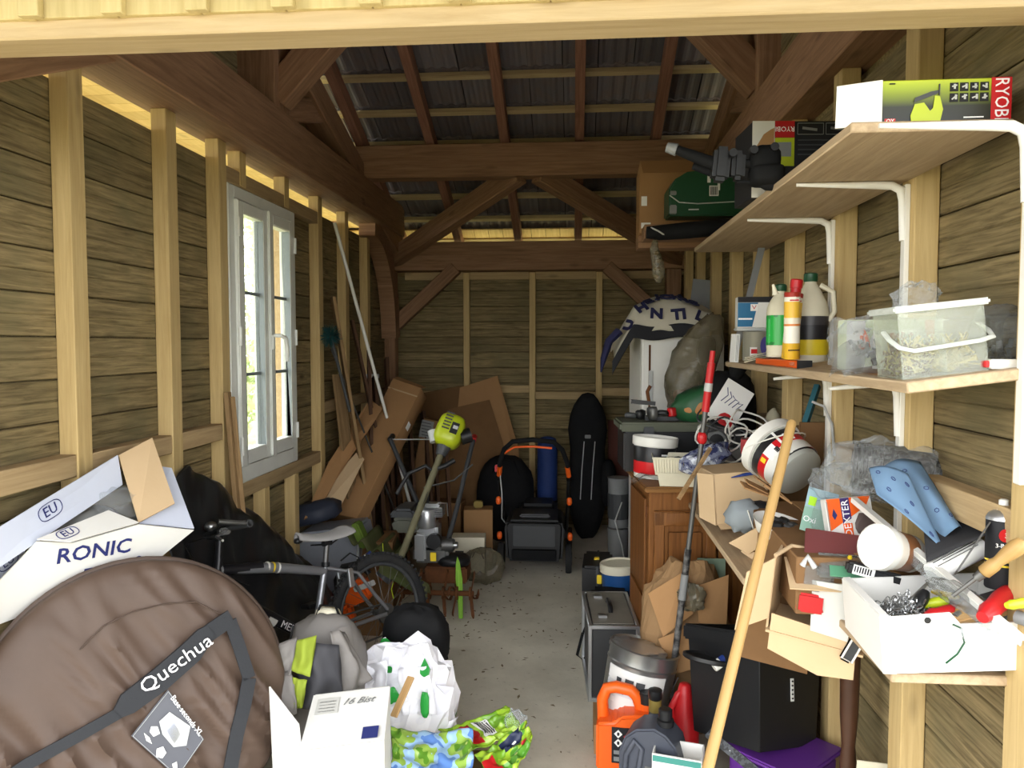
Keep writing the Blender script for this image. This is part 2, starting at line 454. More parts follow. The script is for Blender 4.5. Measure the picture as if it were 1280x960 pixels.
for x in STUD_B[1:4]: stud(wall_b, x, 'B', 0, 2.30, .055)
def rail(wall, p, q, mat, w=.06, h=.075):
    c = (Vector(p) + Vector(q)) / 2
    o = MB().bar(Vector(p) - c, Vector(q) - c, w, h).build('rail', mat, wall, bevel=.003, seg=1); o.location = c
for a, b, z in ((1.88, 2.40, 1.253), (2.48, 3.005, 1.245), (3.54, 4.84, .925), (4.92, 5.42, 1.235), (5.5, 6.0, 1.23), (3.54, 4.84, 2.46)):
    rail(wall_l, (XL + .031, a, z), (XL + .031, b, z), M['rail'])
for a, b in ((3.085, 3.46),): rail(wall_l, (XL + .031, a, 1.245), (XL + .031, b, 1.245), M['rail'])
for i in range(len(STUD_R) - 1): rail(wall_r, (XR - .031, STUD_R[i] + .085, 1.27), (XR - .031, STUD_R[i + 1], 1.27), M['rail'])
for a, b, z in ((-1.545, -1.006, 1.19), (-.951, -.406, 1.245), (-.351, .193, 1.19), (.248, .78, 1.225), (-.951, -.406, 2.27), (-1.545, -1.006, 2.27), (-.351, .193, 2.27), (.248, .78, 2.27)):
    rail(wall_b, (a, YB - .03, z), (b, YB - .03, z), M['railx'], .055, .07)

# ---- heavy timber frame (children of one structure)
frame = shell('trim_1')
frame['label'] = 'reddish brown heavy timber roof frame'
def timber(p, q, w, h, mat='beam_y', name='beam', up=(0, 0, 1)):
    p, q = Vector(p), Vector(q); c = (p + q) / 2; d = (q - p)
    rot = d.to_track_quat('X', 'Z').to_matrix()
    L = d.length
    bm = MB().box((0, 0, 0), (L, w, h))
    o = bm.build(name, M['rafter'] if mat == 'rafter' else M['beam_x'], frame, bevel=.005, seg=1)
    o.location = c; o.rotation_euler = rot.to_euler(); return o
PZ0, PZ1 = 2.60, 2.86
timber((-1.62, 2.3, (PZ0 + PZ1) / 2), (-1.62, 6.75, (PZ0 + PZ1) / 2), .24, PZ1 - PZ0, name='wall_plate')
timber((.98, 2.2, (PZ0 + PZ1) / 2), (.98, 6.95, (PZ0 + PZ1) / 2), .24, PZ1 - PZ0, name='wall_plate')
timber((-1.80, 6.86, 2.43), (1.0, 6.86, 2.43), .2, .25, name='tie_beam')
SL = 0.396; ANG = math.atan(SL)
YR = 3.95
def rz(y): return 2.557 + SL * (7.0 - y)            # underside of the rafters
timber((-1.76, 5.62, 2.975), (1.02, 5.62, 2.975), .14, .235, name='purlin')
timber((-1.8, YR, 3.64), (1.1, YR, 3.64), .12, .24, name='ridge_beam')
for x, s in ((-1.61, 1), (.97, -1)):
    timber((x, YR - .02, PZ1), (x, YR - .02, 3.6), .2, .2, name='king_post')
    timber((x + s * .06, YR, 2.93), (x + s * .62, YR, 3.52), .13, .15, name='knee_brace')
    # principal rafters of the two gable trusses
    timber((x + (.04 if s < 0 else 0), 1.64, 2.31 if s > 0 else 2.43), (x + (.04 if s < 0 else 0), YR - .08, 3.33), .16, .2, name='principal_rafter')
    timber((x, YR + .05, 3.34), (x, 6.8, 2.50), .16, .18, name='principal_rafter')
    timber((x, 4.02, 2.90), (x, 4.75, 3.1), .11, .14, name='strut')
# corner posts and braces at the back
timber((-1.67, 6.86, 0), (-1.67, 6.86, 2.31), .13, .13, name='corner_post')
timber((.86, 6.86, 0), (.86, 6.86, 2.31), .13, .13, name='corner_post')
timber((-1.63, 6.80, 1.80), (-1.05, 6.80, 2.33), .09, .115, name='knee_brace')
timber((.86, 6.80, 1.80), (.28, 6.80, 2.33), .09, .115, name='knee_brace')
timber((-1.64, 6.80, 2.40), (-.40, 5.64, 2.90), .1, .15, name='wind_brace')
timber((.90, 6.80, 2.40), (-.27, 5.64, 2.90), .1, .15, name='wind_brace')
# curved corbel under the left plate
cb = MB(); pts = []
for k in range(9):
    t = k / 8; a = t * R90
    pts.append(Vector((0, 5.95 + .75 * math.sin(a), 2.58 - .85 * (1 - math.cos(a)))))
for i in range(8): cb.bar(pts[i], pts[i + 1] + (pts[i + 1] - pts[i]) * .12, .13, .16, (0, 1, .2))
o = cb.build('curved_brace', M['beam_x'], frame); o.location.x = -1.62

# ---- roof: rafters, battens, tiles
roof = shell('ceiling')
roof['label'] = 'dark tiled roof on rafters and battens'
RX = [-2.1, -1.575, -1.055, -.51, .03, .575, 1.1]
for x in RX:
    L = math.hypot(7.5 - YR, SL * (7.5 - YR))
    o = MB().box((0, 0, .05), (L, .065, .10)).build('rafter', M['rafter'], roof, bevel=.003, seg=1)
    ym = (YR + 7.5) / 2; o.location = (x, ym, rz(ym)); o.rotation_euler = (0, ANG, R90)
    Lf = math.hypot(YR - 1.0, SL * (YR - 1.0))
    o = MB().box((0, 0, .05), (Lf, .065, .10)).build('rafter', M['rafter'], roof, bevel=.003, seg=1)
    ym = (YR + 1.0) / 2; o.location = (x, ym, rz(YR) - SL * (YR - ym)); o.rotation_euler = (0, -ANG, R90)
BY = [6.8 - .335 * k for k in range(9)]
bt = None
for y in BY + [7.135]:
    if bt is None: bt = MB().box((0, 0, 0), (3.6, .042, .032)).build('batten', M['batten'], roof); o = bt
    else: o = dup(bt, roof)
    o.location = (-.4, y, rz(y) + .10 / math.cos(ANG) + .016); o.rotation_euler = (-ANG, 0, 0)
m_tile = plain('tile_underside', srgb(112, 108, 112), .9, 0, .6, .5, 30, .15, .28, srgb(124, 106, 96))
def tile_mesh():
    W, L = .222, .395; mb = MB(); nx = 12
    pr = []
    for i in range(nx + 1):
        x = -W / 2 + W * i / nx; k = (i % 4)
        z = (0, .012, .012, 0)[k] if i < nx else 0
        if i in (0,): z = .004
        pr.append((x, z))
    t = .013
    vs = [(x, -L / 2, z) for x, z in pr] + [(x, L / 2, z) for x, z in pr] + [(x, -L / 2, z + t) for x, z in pr] + [(x, L / 2, z + t) for x, z in pr]
    n = nx + 1; fs = []
    for i in range(nx):
        fs += [(i, i + n, i + n + 1, i + 1), (2 * n + i, 2 * n + i + 1, 3 * n + i + 1, 3 * n + i), (i, i + 1, 2 * n + i + 1, 2 * n + i), (n + i, 3 * n + i, 3 * n + i + 1, n + i + 1)]
    fs += [(0, 2 * n, 3 * n, n), (n - 1, 2 * n - 1, 4 * n - 1, 3 * n - 1)]
    mb.add(vs, fs)
    mb.box((-.04, L / 2 - .055, -.006), (.05, .02, .016)).box((.055, L / 2 - .055, -.006), (.05, .02, .016))   # hanging nibs
    return mb
tl = tile_mesh().build('roof_tile', m_tile, roof)
first = True
for j, y in enumerate(BY + [7.135]):
    for i in range(15 if j < 9 else 0):
        o = tl if first else dup(tl, roof); first = False
        yy = y + .165
        o.location = (-2.02 + .228 * i + random.uniform(-.003, .003), yy, rz(yy) + .152 + random.uniform(0, .004))
        o.rotation_euler = (ANG - rad(2.0), 0, math.pi + random.uniform(-.008, .008))
# slab added above the tiles to block the sky; plain front slope
mu = plain('roof_cover', srgb(52, 50, 54), .9, 0, .3)
MB().box((-.4, (YR + 7.6) / 2, rz((YR + 7.6) / 2) + .26), (4.3, (7.6 - YR) / math.cos(ANG), .02), (-ANG, 0, 0)).build('roof_cover', mu, roof)
yf = (YR + .5) / 2
MB().box((-.4, yf, rz(YR) - SL * (YR - yf) + .17), (4.3, (YR - .5) / math.cos(ANG) + .1, .04), (ANG, 0, 0)).build('roof_cover', mu, roof)  # front edge lengthened out of view to shade the lintel
# eave boards outside the left and back walls, and the fascia beyond them
ev = None
for k in range(30):
    x = -2.28 + .13 * k
    o = MB().box((0, 0, 0), (.126, .66, .012)).build('eave_board', M['soffit'], roof) if ev is None else dup(ev, roof)
    ev = ev or o
    o.location = (x, 7.28, rz(7.28) + .125); o.rotation_euler = (-ANG, 0, 0)
ev = None
for k in range(46):
    o = MB().box((0, 0, 0), (.42, .116, .018)).build('eave_board', M['soffit'], roof) if ev is None else dup(ev, roof)
    ev = ev or o
    o.location = (-1.98, 1.7 + .12 * k, 2.73)
MB().box((-2.2, 4.4, 2.66), (.03, 5.8, .16)).build('fascia', M['lintel'], roof)
MB().box((-.4, 7.66, 2.44), (4.2, .03, .16)).build('fascia', M['lintel'], roof)

# ---- front wall head: lintel with cladding and cover battens
front = shell('wall_front')
o = MB().box((0, 0, 0), (4.2, .10, .058)).build('lintel', M['lintel'], front, bevel=.004, seg=1); o.location = (-.4, YF, 2.327)
for k in range(22):
    o = MB().box((0, 0, .2), (.178, .02, .46)).build('board', M['clad'], front, bevel=.002, seg=1); o.location = (-2.3 + .18 * k, YF - .052, 2.395 - .03)
    o = MB().box((0, 0, .2), (.046, .02, .458)).build('cover_batten', M['clad'], front, bevel=.002, seg=1); o.location = (-2.21 + .18 * k, YF - .072, 2.392 - .03)
MB().box((-.4, YF - .02, 2.6), (4.2, .03, .44)).build('sheathing', M['plank'], front)

# ---- window (white two-leaf casement with glazing bars)
M['pvc'] = plain('window_white', srgb(224, 226, 220), .35, 0, .15, 0, 40, .5)
M['pvc_d'] = plain('window_seal', srgb(120, 128, 130), .5)
win = shell('window_1')
win['label'] = 'white two-leaf casement window with glazing bars'
y0, y1, z0, z1 = WIN; xw = -1.635
def yz(mb, a0, a1, b0, b1, x0, x1): return mb.box(((x0 + x1) / 2, (a0 + a1) / 2, (b0 + b1) / 2), (abs(x1 - x0), a1 - a0, b1 - b0))
fw = .062
mb = MB(); yz(mb, y0, y0 + fw, z0, z1, xw - .07, xw); yz(mb, y1 - fw, y1, z0, z1, xw - .07, xw); yz(mb, y0 + fw, y1 - fw, z1 - fw, z1, xw - .07, xw); yz(mb, y0 + fw, y1 - fw, z0, z0 + .085, xw - .07, xw)
mb.build('window_frame', M['pvc'], win, bevel=.004)
ym = (y0 + y1) / 2
for k, (a, b) in enumerate(((y0 + fw + .004, ym - .003), (ym + .003, y1 - fw - .004))):
    c0, c1 = z0 + .088, z1 - fw - .004; s = .062; xa = xw + .018
    mb = MB(); yz(mb, a, a + s, c0, c1, xa - .06, xa); yz(mb, b - s, b, c0, c1, xa - .06, xa); yz(mb, a + s, b - s, c1 - s, c1, xa - .06, xa); yz(mb, a + s, b - s, c0, c0 + s + .012, xa - .06, xa)
    sash = mb.build('sash', M['pvc'], win, bevel=.005)
    zz = [c0 + s + .012, c0 + .345 * (c1 - c0), c0 + .66 * (c1 - c0), c1 - s]
    for j in range(3):
        pn = MB(); yz(pn, a + s, b - s, zz[j], zz[j + 1], xa - .036, xa - .030)
        pn.build('pane', clear('window_glass', (.96, 1, .98, 1), .05, .02), sash)
    for j in (1, 2):
        gb = MB(); yz(gb, a + s, b - s, zz[j] - .008, zz[j] + .008, xa - .038, xa - .026); gb.build('glazing_bar', M['pvc_d'], sash)
    mb = MB()
    for j in (c0, c1): pass
    yz(mb, a + s - .004, a + s, c0 + s, c1 - s, xa - .05, xa - .004); yz(mb, b - s, b - s + .004, c0 + s, c1 - s, xa - .05, xa - .004); mb.build('seal', M['pvc_d'], sash)
mb = MB(); yz(mb, ym - .022, ym + .022, z0 + .09, z1 - fw, xw + .018, xw + .032); mb.build('astragal', M['pvc'], win, bevel=.006)
for z in (z0 + .19, (z0 + z1) / 2 + .0, z1 - .2):
    h = MB().cyl((xw + .022, y0 + fw, z - .045), (xw + .022, y0 + fw, z + .045), .009).build('hinge', M['pvc'], win, smooth=True)
    h = MB().cyl((xw + .022, y1 - fw, z - .045), (xw + .022, y1 - fw, z + .045), .009).build('hinge', M['pvc'], win, smooth=True)
hd = MB().box((xw + .036, ym, 1.665), (.012, .03, .08)).build('handle_plate', M['pvc'], win, bevel=.004)
MB().tube([(xw + .04, ym, 1.70), (xw + .075, ym + .004, 1.70), (xw + .085, ym + .05, 1.685), (xw + .085, ym + .068, 1.63), (xw + .085, ym + .066, 1.56)], [.010, .011, .012, .012, .009], 10).build('handle', M['pvc'], win, smooth=True)
MB().box((-1.715, (y0 + y1) / 2, z0 - .012), (.1, y1 - y0 + .06, .024)).build('sill', M['rail'], win)
for a, b, c, d in ((y0 - .02, y0 + .01, z0, z1), (y1 - .01, y1 + .02, z0, z1), (y0, y1, z1 - .01, z1 + .03)):
    mb = MB(); yz(mb, a, b, c, d, -1.77, xw - .02); mb.build('reveal', M['rail'], win)
# ================================================================ materials for the things
M['card'] = plain('cardboard', srgb(164, 126, 86), .85, 0, .18, .15, 60, .15, .06, srgb(138, 102, 66))
M['card_l'] = plain('cardboard_pale', srgb(196, 170, 134), .85, 0, .15, .12, 60, .15, .04, srgb(168, 140, 104))
M['card_d'] = plain('cardboard_brown', srgb(122, 92, 62), .88, 0, .25, .15, 60, .1, .1)
M['white_card'] = plain('white_card', srgb(222, 221, 216), .7, 0, .1, .05, 30, .25, 0, srgb(196, 192, 180))
M['grey_card'] = plain('grey_card', srgb(196, 196, 190), .7)
M['blk'] = plain('black_plastic', srgb(22, 23, 25), .45, 0, .12, 0, 40, .4, 0, srgb(58, 56, 50))
M['blk_m'] = plain('black_matt', srgb(19, 20, 22), .8, 0, .15, .1, 50, .2, 0, srgb(52, 50, 46))
M['dgrey'] = plain('dark_grey_plastic', srgb(62, 64, 66), .5, 0, .2)
M['grey'] = plain('grey_plastic', srgb(128, 130, 130), .5, 0, .2)
M['lgrey'] = plain('light_grey_plastic', srgb(186, 188, 186), .45, 0, .15)
M['white'] = plain('white_plastic', srgb(226, 225, 218), .4, 0, .12, 0, 40, .5, 0, srgb(190, 184, 166))
M['cream'] = plain('cream_plastic', srgb(214, 208, 184), .5, 0, .15)
M['red'] = plain('red_plastic', srgb(186, 30, 34), .4, 0, .12)
M['orange'] = plain('orange_plastic', srgb(232, 96, 24), .4, 0, .1)
M['yellow'] = plain('yellow_plastic', srgb(230, 200, 40), .45)
M['lime'] = plain('lime_plastic', srgb(176, 190, 34), .35, 0, .12)
M['green'] = plain('dark_green_plastic', srgb(26, 72, 46), .4, 0, .15)
M['blue'] = plain('blue_plastic', srgb(32, 56, 128), .45, 0, .15)
M['steel'] = plain('bare_steel', srgb(176, 178, 178), .32, .9, .2, 0, 40, .5)
M['dsteel'] = plain('dull_steel', srgb(112, 112, 110), .5, .8, .35, .1)
M['alu'] = plain('aluminium', srgb(196, 198, 200), .35, .85, .1)
M['rust'] = plain('rusty_steel', srgb(104, 66, 40), .85, .3, .6, .4, 40, .2, 0, srgb(58, 40, 28))
M['rubber'] = plain('tyre_rubber', srgb(40, 41, 43), .85, 0, .3, .2, 60, .2, 0, srgb(84, 80, 70))
M['paint_w'] = plain('white_enamel', srgb(232, 230, 222), .35, 0, .05)
M['ink'] = plain('black_ink', srgb(24, 24, 28), .7)
M['ink_b'] = plain('blue_ink', srgb(36, 44, 104), .7)
M['ink_w'] = plain('white_ink', srgb(240, 240, 240), .6)
M['paper'] = plain('white_paper', srgb(232, 232, 228), .8)
M['film'] = clear('clear_film', srgb(226, 230, 232), .15, .06, .9, 30)
M['film_g'] = clear('grey_film', srgb(170, 172, 170), .28, .15, .9, 20)
M['film_d'] = clear('dusty_film', srgb(122, 114, 92), .5, .25, .8, 16)
M['frost'] = clear('frosted_plastic', srgb(232, 236, 226), .15, .25)
M['ylw_wood'] = wood('varnished_handle', srgb(148, 116, 68), srgb(176, 144, 92), 2, .12, .45, .02, fine=.7)
M['pine_x'] = wood('offcut_pine', srgb(176, 138, 88), srgb(208, 172, 120), 0, .3, .7, .08)
M['brown_x'] = wood('dark_board', srgb(62, 42, 30), srgb(98, 70, 50), 0, .3, .8, .2)
M['old_x'] = wood('weathered_board', srgb(112, 88, 58), srgb(158, 130, 92), 0, .4, .85, .15)
M['oak'] = wood('stained_oak', srgb(96, 58, 26), srgb(138, 90, 44), 2, .15, .5, .04)
M['oak_x'] = wood('stained_oak_top', srgb(110, 74, 36), srgb(150, 106, 56), 0, .15, .5, .04)

def flat_rect(name, x0, x1, z0, z1, y, mat, parent, t=.0012):
    """thin printed patch on a face that looks towards -y"""
    return MB().box(((x0 + x1) / 2, y, (z0 + z1) / 2), (x1 - x0, t, z1 - z0)).build(name, mat, parent)

# ================================================================ SHELVES ON THE RIGHT WALL
def shelf_board(name, label, p, size, rot=(0, 0, 0)):
    o = MB().box((0, 0, 0), size).build(name, M['shelf'], None, bevel=.003, seg=1); place(o, p, rot)
    return tag(o, label, 'shelf')
US_T = 2.124      # top of the upper shelf
shelf_board('wall_shelf', 'upper pine shelf board high on the right wall', (.745, 2.765, 2.112), (.33, 2.13, .022))
LS = thing('wall_shelf', 'middle pine shelf board under the screw box and bottles', 'shelf', (.68, 1.63, 1.565), (0, -rad(7.5), 0))
MB().box((.117, .95, 0), (.235, 1.90, .024)).build('shelf_board', M['shelf'], LS, bevel=.003, seg=1)
MB().box((.115, .36, .0145), (.17, .42, .003)).build('cardboard_mat', M['card_d'], LS)
def ls(x, y, h=0.0):     # point on the middle shelf: x from its front edge, y along it
    return Vector((.68, 1.63, 1.565)) + Euler((0, -rad(7.5), 0)).to_matrix() @ Vector((x, y, .0125 + h))
shelf_board('wall_shelf', 'low pine shelf board under the white tool box', (.82, 1.98, .945), (.29, .64, .022))
shelf_board('wall_shelf', 'deep low shelf board buried under cartons and tools', (.735, 2.86, .945), (.46, 1.10, .022))
BT = .957         # top of the low shelf
rails = [1.627, 2.205, 2.81]
for i, y in enumerate(rails):
    lab = ['nearest white steel shelf upright at the right edge of the picture', 'white steel shelf upright on the stud behind the screw box', 'farthest white steel shelf upright behind the green capped jug'][i]
    b = thing('shelf_upright', lab, 'shelf bracket', (.91, y, 0), group='white shelf uprights')
    MB().box((-.007, 0, 1.49 if i else 1.73), (.014, .026, 1.2 if i else .72)).build('upright', M['paint_w'], b, bevel=.002, seg=1)
    for z, x in ((2.098, -.30), (1.56, -.20), (.930, -.28)):
        if i == 0 and z != 2.098: continue
        tilt = 0 if z != 1.56 else .026
        MB().tube([(-.012, 0, z - .16), (-.016, 0, z - .05), (-.022, 0, z - .022), (-.045, 0, z - .010), (-.09, 0, z - .008 - tilt * .3), (x, 0, z - .004 - tilt)], [.011, .012, .013, .012, .011, .005], 8).build('bracket_arm', M['paint_w'], b, smooth=True)
# loft boards past the end of the upper shelf
for k, y in enumerate((3.98, 4.36)):
    o = MB().box((0, 0, 0), (.62, .16, .07)).build('loft_beam', M['beam_x'], frame, bevel=.003, seg=1); o.location = (.655, y, 2.215)
LT = 2.252

# ---- upper shelf: big power tool carton with lime print
def ramp_mat(name, stops, lo, hi, axis=2):
    m, n, l, b = _new(name)
    tc = n.new('ShaderNodeTexCoord'); sp = n.new('ShaderNodeSeparateXYZ'); l.new(tc.outputs['Object'], sp.inputs[0])
    mr = n.new('ShaderNodeMapRange'); mr.inputs['From Min'].default_value = lo; mr.inputs['From Max'].default_value = hi
    l.new(sp.outputs[axis], mr.inputs['Value']); r = _ramp(n, stops); l.new(mr.outputs[0], r.inputs['Fac']); l.new(r.outputs['Color'], b.inputs['Base Color'])
    b.inputs['Roughness'].default_value = .4; return m
t = thing('tool_carton', 'long lime and black power saw carton on the upper shelf', 'box', (.567, 1.735, US_T), (0, 0, rad(-.5)))
W0, W1, HB = .088, .350, .094
MB().box(((W0 + W1) / 2, .11, HB / 2), (W1 - W0, .22, HB)).build('carton', ramp_mat('lime_black_print', [(.0, srgb(16, 18, 14)), (.4, srgb(28, 32, 12)), (.8, srgb(140, 158, 24)), (1, srgb(176, 190, 36))], .0, HB), t, bevel=.002, seg=1)
MB().slab([(W0, -.001, HB), (W0, -.001, .0), (-.002, .02, -.0), (.0, .02, HB - .004)], .004).build('flap', M['white_card'], t)
flat_rect('red_panel', W1 - .040, W1 + .001, .0, HB, -.001, M['red'], t)
letter('RYOBI', .040, M['ink_w'], t, (W1 - .020, -.002, HB - .046), (R90, R90, 0), sx=.80)
for i in range(4):
    for j in range(2):
        x = W1 - .124 + i * .0205; z = HB - .027 - j * .022
        q = flat_rect('icon', x, x + .017, z, z + .018, -.001, M['ink'], t)
        random.seed(i * 5 + j); MB().bar((x + .004, -.0022, z + .004 + .007 * random.random()), (x + .014, -.0022, z + .006 + .009 * random.random()), .001, .003).build('icon_mark', M['lgrey'], q)
        MB().box((x + .006 + .008 * random.random(), -.0022, z + .010), (.004, .001, .010)).build('icon_mark', M['lgrey'], q)
K_ = .60
js = MB().prism([(x * .85 + .012, z * K_) for x, z in [(.16, .01), (.23, .01), (.236, .05), (.228, .095), (.216, .098), (.212, .055), (.205, .045), (.19, .075), (.168, .07), (.158, .03)]], -.0025, -.0015)
js = js.build('printed_saw', M['lime'], t)
MB().prism([(x * .85 + .012, z * K_) for x, z in [(.165, .075), (.222, .105), (.228, .118), (.205, .112), (.168, .092)]], -.0035, -.0025).bar((.204, -.003, .1 * K_), (.204, -.003, .138 * K_), .002, .003).build('printed_saw_top', M['dgrey'], js)
flat_rect('red_mark', W0 + .006, W0 + .028, .002, .013, -.001, M['red'], t)
letter('OY', .012, M['ink_w'], t, (W0 + .017, -.002, .0075), (R90, 0, 0))
letter('~~~', .008, M['ink'], t, (W0 + .02, -.002, HB - .008), (R90, 0, 0)); letter('~~~~~~~~~', .009, M['ink_w'], t, (W1 - .075, -.002, .012), (R90, 0, 0))

# ---- second tool carton behind it, standing upside down
t = thing('tool_carton', 'black tool carton with upside down red print on the upper shelf', 'box', (.60, 2.55, US_T), (0, 0, rad(4)))
MB().box((.13, .1, .121), (.33, .2, .242)).build('carton', M['ink'], t, bevel=.002, seg=1)
flat_rect('white_end', -.036, .035, 0, .242, -.001, M['white_card'], t)
MB().prism([(-.03, .15), (.0, .2), (.022, .215), (.033, .22), (.033, .06), (-.015, .06)], -.003, -.0017).build('torn_patch', M['card'], t)
flat_rect('red_panel', .036, .098, .19, .242, -.001, M['red'], t)
letter('RYOBI', .022, M['ink_w'], t, (.067, -.002, .217), (R90, math.pi, 0))
flat_rect('yellow_panel', .036, .098, .10, .189, -.001, M['lime'], t)
flat_rect('printed_photo', .045, .088, .13, .175, -.002, M['grey'], t)
for x0, x1 in ((.108, .19), (.198, .285)):
    f = MB()
    for a, b in (((x0, .20), (x1, .20)), ((x1, .20), (x1, .235)), ((x1, .235), (x0, .235)), ((x0, .235), (x0, .20))): f.bar((a[0], -.001, a[1]), (b[0], -.001, b[1]), .001, .002)
    f.bar((x0 + .015, -.001, .22), (x1 - .02, -.001, .214), .001, .008).build('printed_frame', M['grey'], t)
for z in (.18, .165, .15, .135): flat_rect('printed_line', .11, .24, z, z + .004, -.001, M['dgrey'], t)
# bent card between the cartons
MB().grid(lambda u, v: (.70 + .14 * u, 2.30 + .1 * v, US_T + .19 * u * (1 - .4 * u) * 1.6), 10, 4).build('bent_card', M['card_d'], None, thick=.004)
tag(bpy.data.objects['bent_card'], 'curved brown card leaning behind the white carton flap', 'cardboard')

# ---- tripod hanging over the shelf edge
t = thing('camera_tripod', 'folded black camera tripod lying over the upper shelf edge', 'tripod', at(905, 205, 2.35))
S = 2.35 / 960
def q(px, py, dy=0): return Vector(((px - 905) * S, dy, (205 - py) * S))
MB().tube([q(903, 208), q(870, 193, .02), q(850, 184, .03)], [.020, .017, .014], 10).build('leg', M['blk_m'], t, smooth=True)
MB().tube([q(903, 214, .04), q(872, 201, .06)], [.016, .012], 8).build('leg', M['blk_m'], t, smooth=True)
MB().tube([q(850, 184, .03), q(838, 180, .035)], [.019, .015], 10).build('foot', M['grey'], t, smooth=True)
MB().box(q(901, 206), (.05, .06, .10), (0, .1, 0)).build('shoulder', M['blk'], t, bevel=.012)
MB().box(q(921, 208), (.04, .055, .085), (0, .05, 0)).build('collar', M['blk'], t, bevel=.012)
MB().cyl(q(921, 204), q(950, 207), .013).build('centre_column', M['blk_m'], t, smooth=True)
MB().blob(q(953, 203), (.045, .04, .045), 16, 3, .05).build('pan_head', M['blk_m'], t, smooth=True)
MB().tube([q(920, 226), q(945, 228), q(952, 227)], [.006, .006, .006], 8).build('handle_rod', M['blk_m'], t, smooth=True)
MB().tube([q(945, 226), q(956, 229), q(972, 230), q(976, 228)], [.012, .021, .022, .014], 10).build('handle_grip', M['blk_m'], t, smooth=True)
for a, b in ((936, 193), (912, 196), (960, 190)): MB().cyl(q(a, b, -.03), q(a, b, -.05), .012).build('knob', M['blk'], t, smooth=True)
MB().blob(q(955, 220, .0), (.05, .05, .03), 14, 4, .03).build('head_plate', M['blk_m'], t, smooth=True)

# ---- green hard case, carton and black roll on the loft beams
t = thing('tool_case', 'dark green plastic tool case with white stickers beside the roof beam', 'tool case', at(836, 275, 3.86), (0, 0, rad(3)))
pf = [(0, .02), (0, .15), (.03, .2), (.09, .235), (.2, .245), (.375, .245), (.375, .02)]
MB().prism([(x, z) for x, z in pf], 0, .15).build('shell', M['green'], t, bevel=.008)
MB().tube([(.002, -.002, .12), (.05, -.003, .085), (.14, -.003, .078), (.375, -.003, .09)], .003, 6).build('seam', M['lgrey'], t)
MB().box((.02, -.004, .05), (.035, .01, .045)).build('latch', M['grey'], t, bevel=.004); MB().box((.02, -.004, .13), (.03, .01, .02)).build('latch', M['grey'], t, bevel=.003)
for x, z, w, h in ((.185, .19, .016, .06), (.215, .19, .022, .06), (.235, .165, .012, .085)): flat_rect('sticker', x, x + w, z - h / 2 + .02, z + h / 2 + .02, -.003, M['paper'], t)
st = flat_rect('sticker', .195, .24, .115, .165, -.004, M['paper'], t)
for k in range(6): flat_rect('bar_line', .2 + .006 * k, .2035 + .006 * k, .12, .16, -.0052, M['ink'], st)
letter('~~~~~', .02, M['lgrey'], t, (.12, -.004, .05), (R90, 0, -rad(4)))
t = thing('cardboard_box', 'brown cardboard box on the loft beams under the purlin', 'box', (.34, 4.20, LT), (0, 0, rad(-2)))
MB().box((.255, .22, .19), (.50, .40, .38)).build('carton', M['card'], t, bevel=.004, seg=1)
MB().slab([(.005, .02, .38), (.505, .02, .38), (.49, -.05, .30), (.02, -.05, .30)], .004).build('flap', M['card'], t)
MB().box((.03, .018, .17), (.03, .002, .05)).build('label_sticker', M['paper'], t); MB().box((.04, .018, .04), (.05, .002, .03)).build('label_sticker', M['paper'], t)
t = thing('rolled_bag', 'black fabric roll lying on the loft beams below the green case', 'bag', at(808, 288, 3.72))
MB().tube([(0, 0, -.01), (.06, 0, -.012), (.2, .01, .0), (.42, .02, .02)], [.028, .036, .04, .036], 12).build('roll', M['blk_m'], t, smooth=True)
MB().tube([(.02, -.02, .01), (.05, -.05, -.01), (.09, -.02, -.03)], .004, 6).build('cord', M['lgrey'], t)
t = thing('hanging_bag', 'twisted clear plastic bag of fittings dangling from the loft', 'plastic bag', at(822, 300, 3.62))
MB().tube([(-.01, 0, 0), (-.015, 0, -.04), (.0, 0, -.10), (.008, 0, -.16), (.005, 0, -.195)], [.012, .02, .028, .03, .012], 12).build('bag', M['film_d'], t, smooth=True)
for k in range(7): MB().blob((.004 * (k % 3) - .004, .003 * (k % 2), -.06 - .018 * k), (.012, .01, .01), 8, 2, .3, seed=k).build('fitting', M['steel'] if k % 2 else M['ylw_wood'], t)
# ================================================================ ON THE MIDDLE SHELF
def bottle(name, label, cat, loc, prof, mats, rot=(0, 0, 0), n=20):
    """prof sections: list of (part, material, [(r, z)...])"""
    t = thing(name, label, cat, loc, rot)
    for part, mat, pr in mats: MB().lathe(pr, n).build(part, mat, t, smooth=1)
    return t
m_lab_g = patched('green_label_print', [srgb(20, 120, 48), srgb(34, 168, 66), srgb(34, 168, 66), srgb(70, 190, 100)], 14, .35)
t = thing('screw_box', 'clear lidded plastic tub of screws at the shelf corner', 'storage box', ls(.014, .05), (0, -rad(6), rad(-3)))
bw, bd, bh = .168, .155, .142
w = .0025
mb = MB(); mb.box((bw / 2, w, bh / 2), (bw, w, bh)).box((bw / 2, bd, bh / 2), (bw, w, bh)).box((0, bd / 2, bh / 2), (w, bd, bh)).box((bw, bd / 2, bh / 2), (w, bd, bh)).box((bw / 2, bd / 2, .002), (bw, bd, .003))
mb.build('tub', M['frost'], t)
MB().box((bw * .52, bd / 2, bh * .45), (.006, bd - .01, bh * .9)).build('divider', M['frost'], t)
M['frost2'] = clear('frosted_plastic_thick', srgb(232, 236, 230), .5, .3)
MB().box((bw / 2, bd / 2, bh + .006), (bw + .022, bd + .022, .014)).build('lid', M['frost2'], t, bevel=.004)
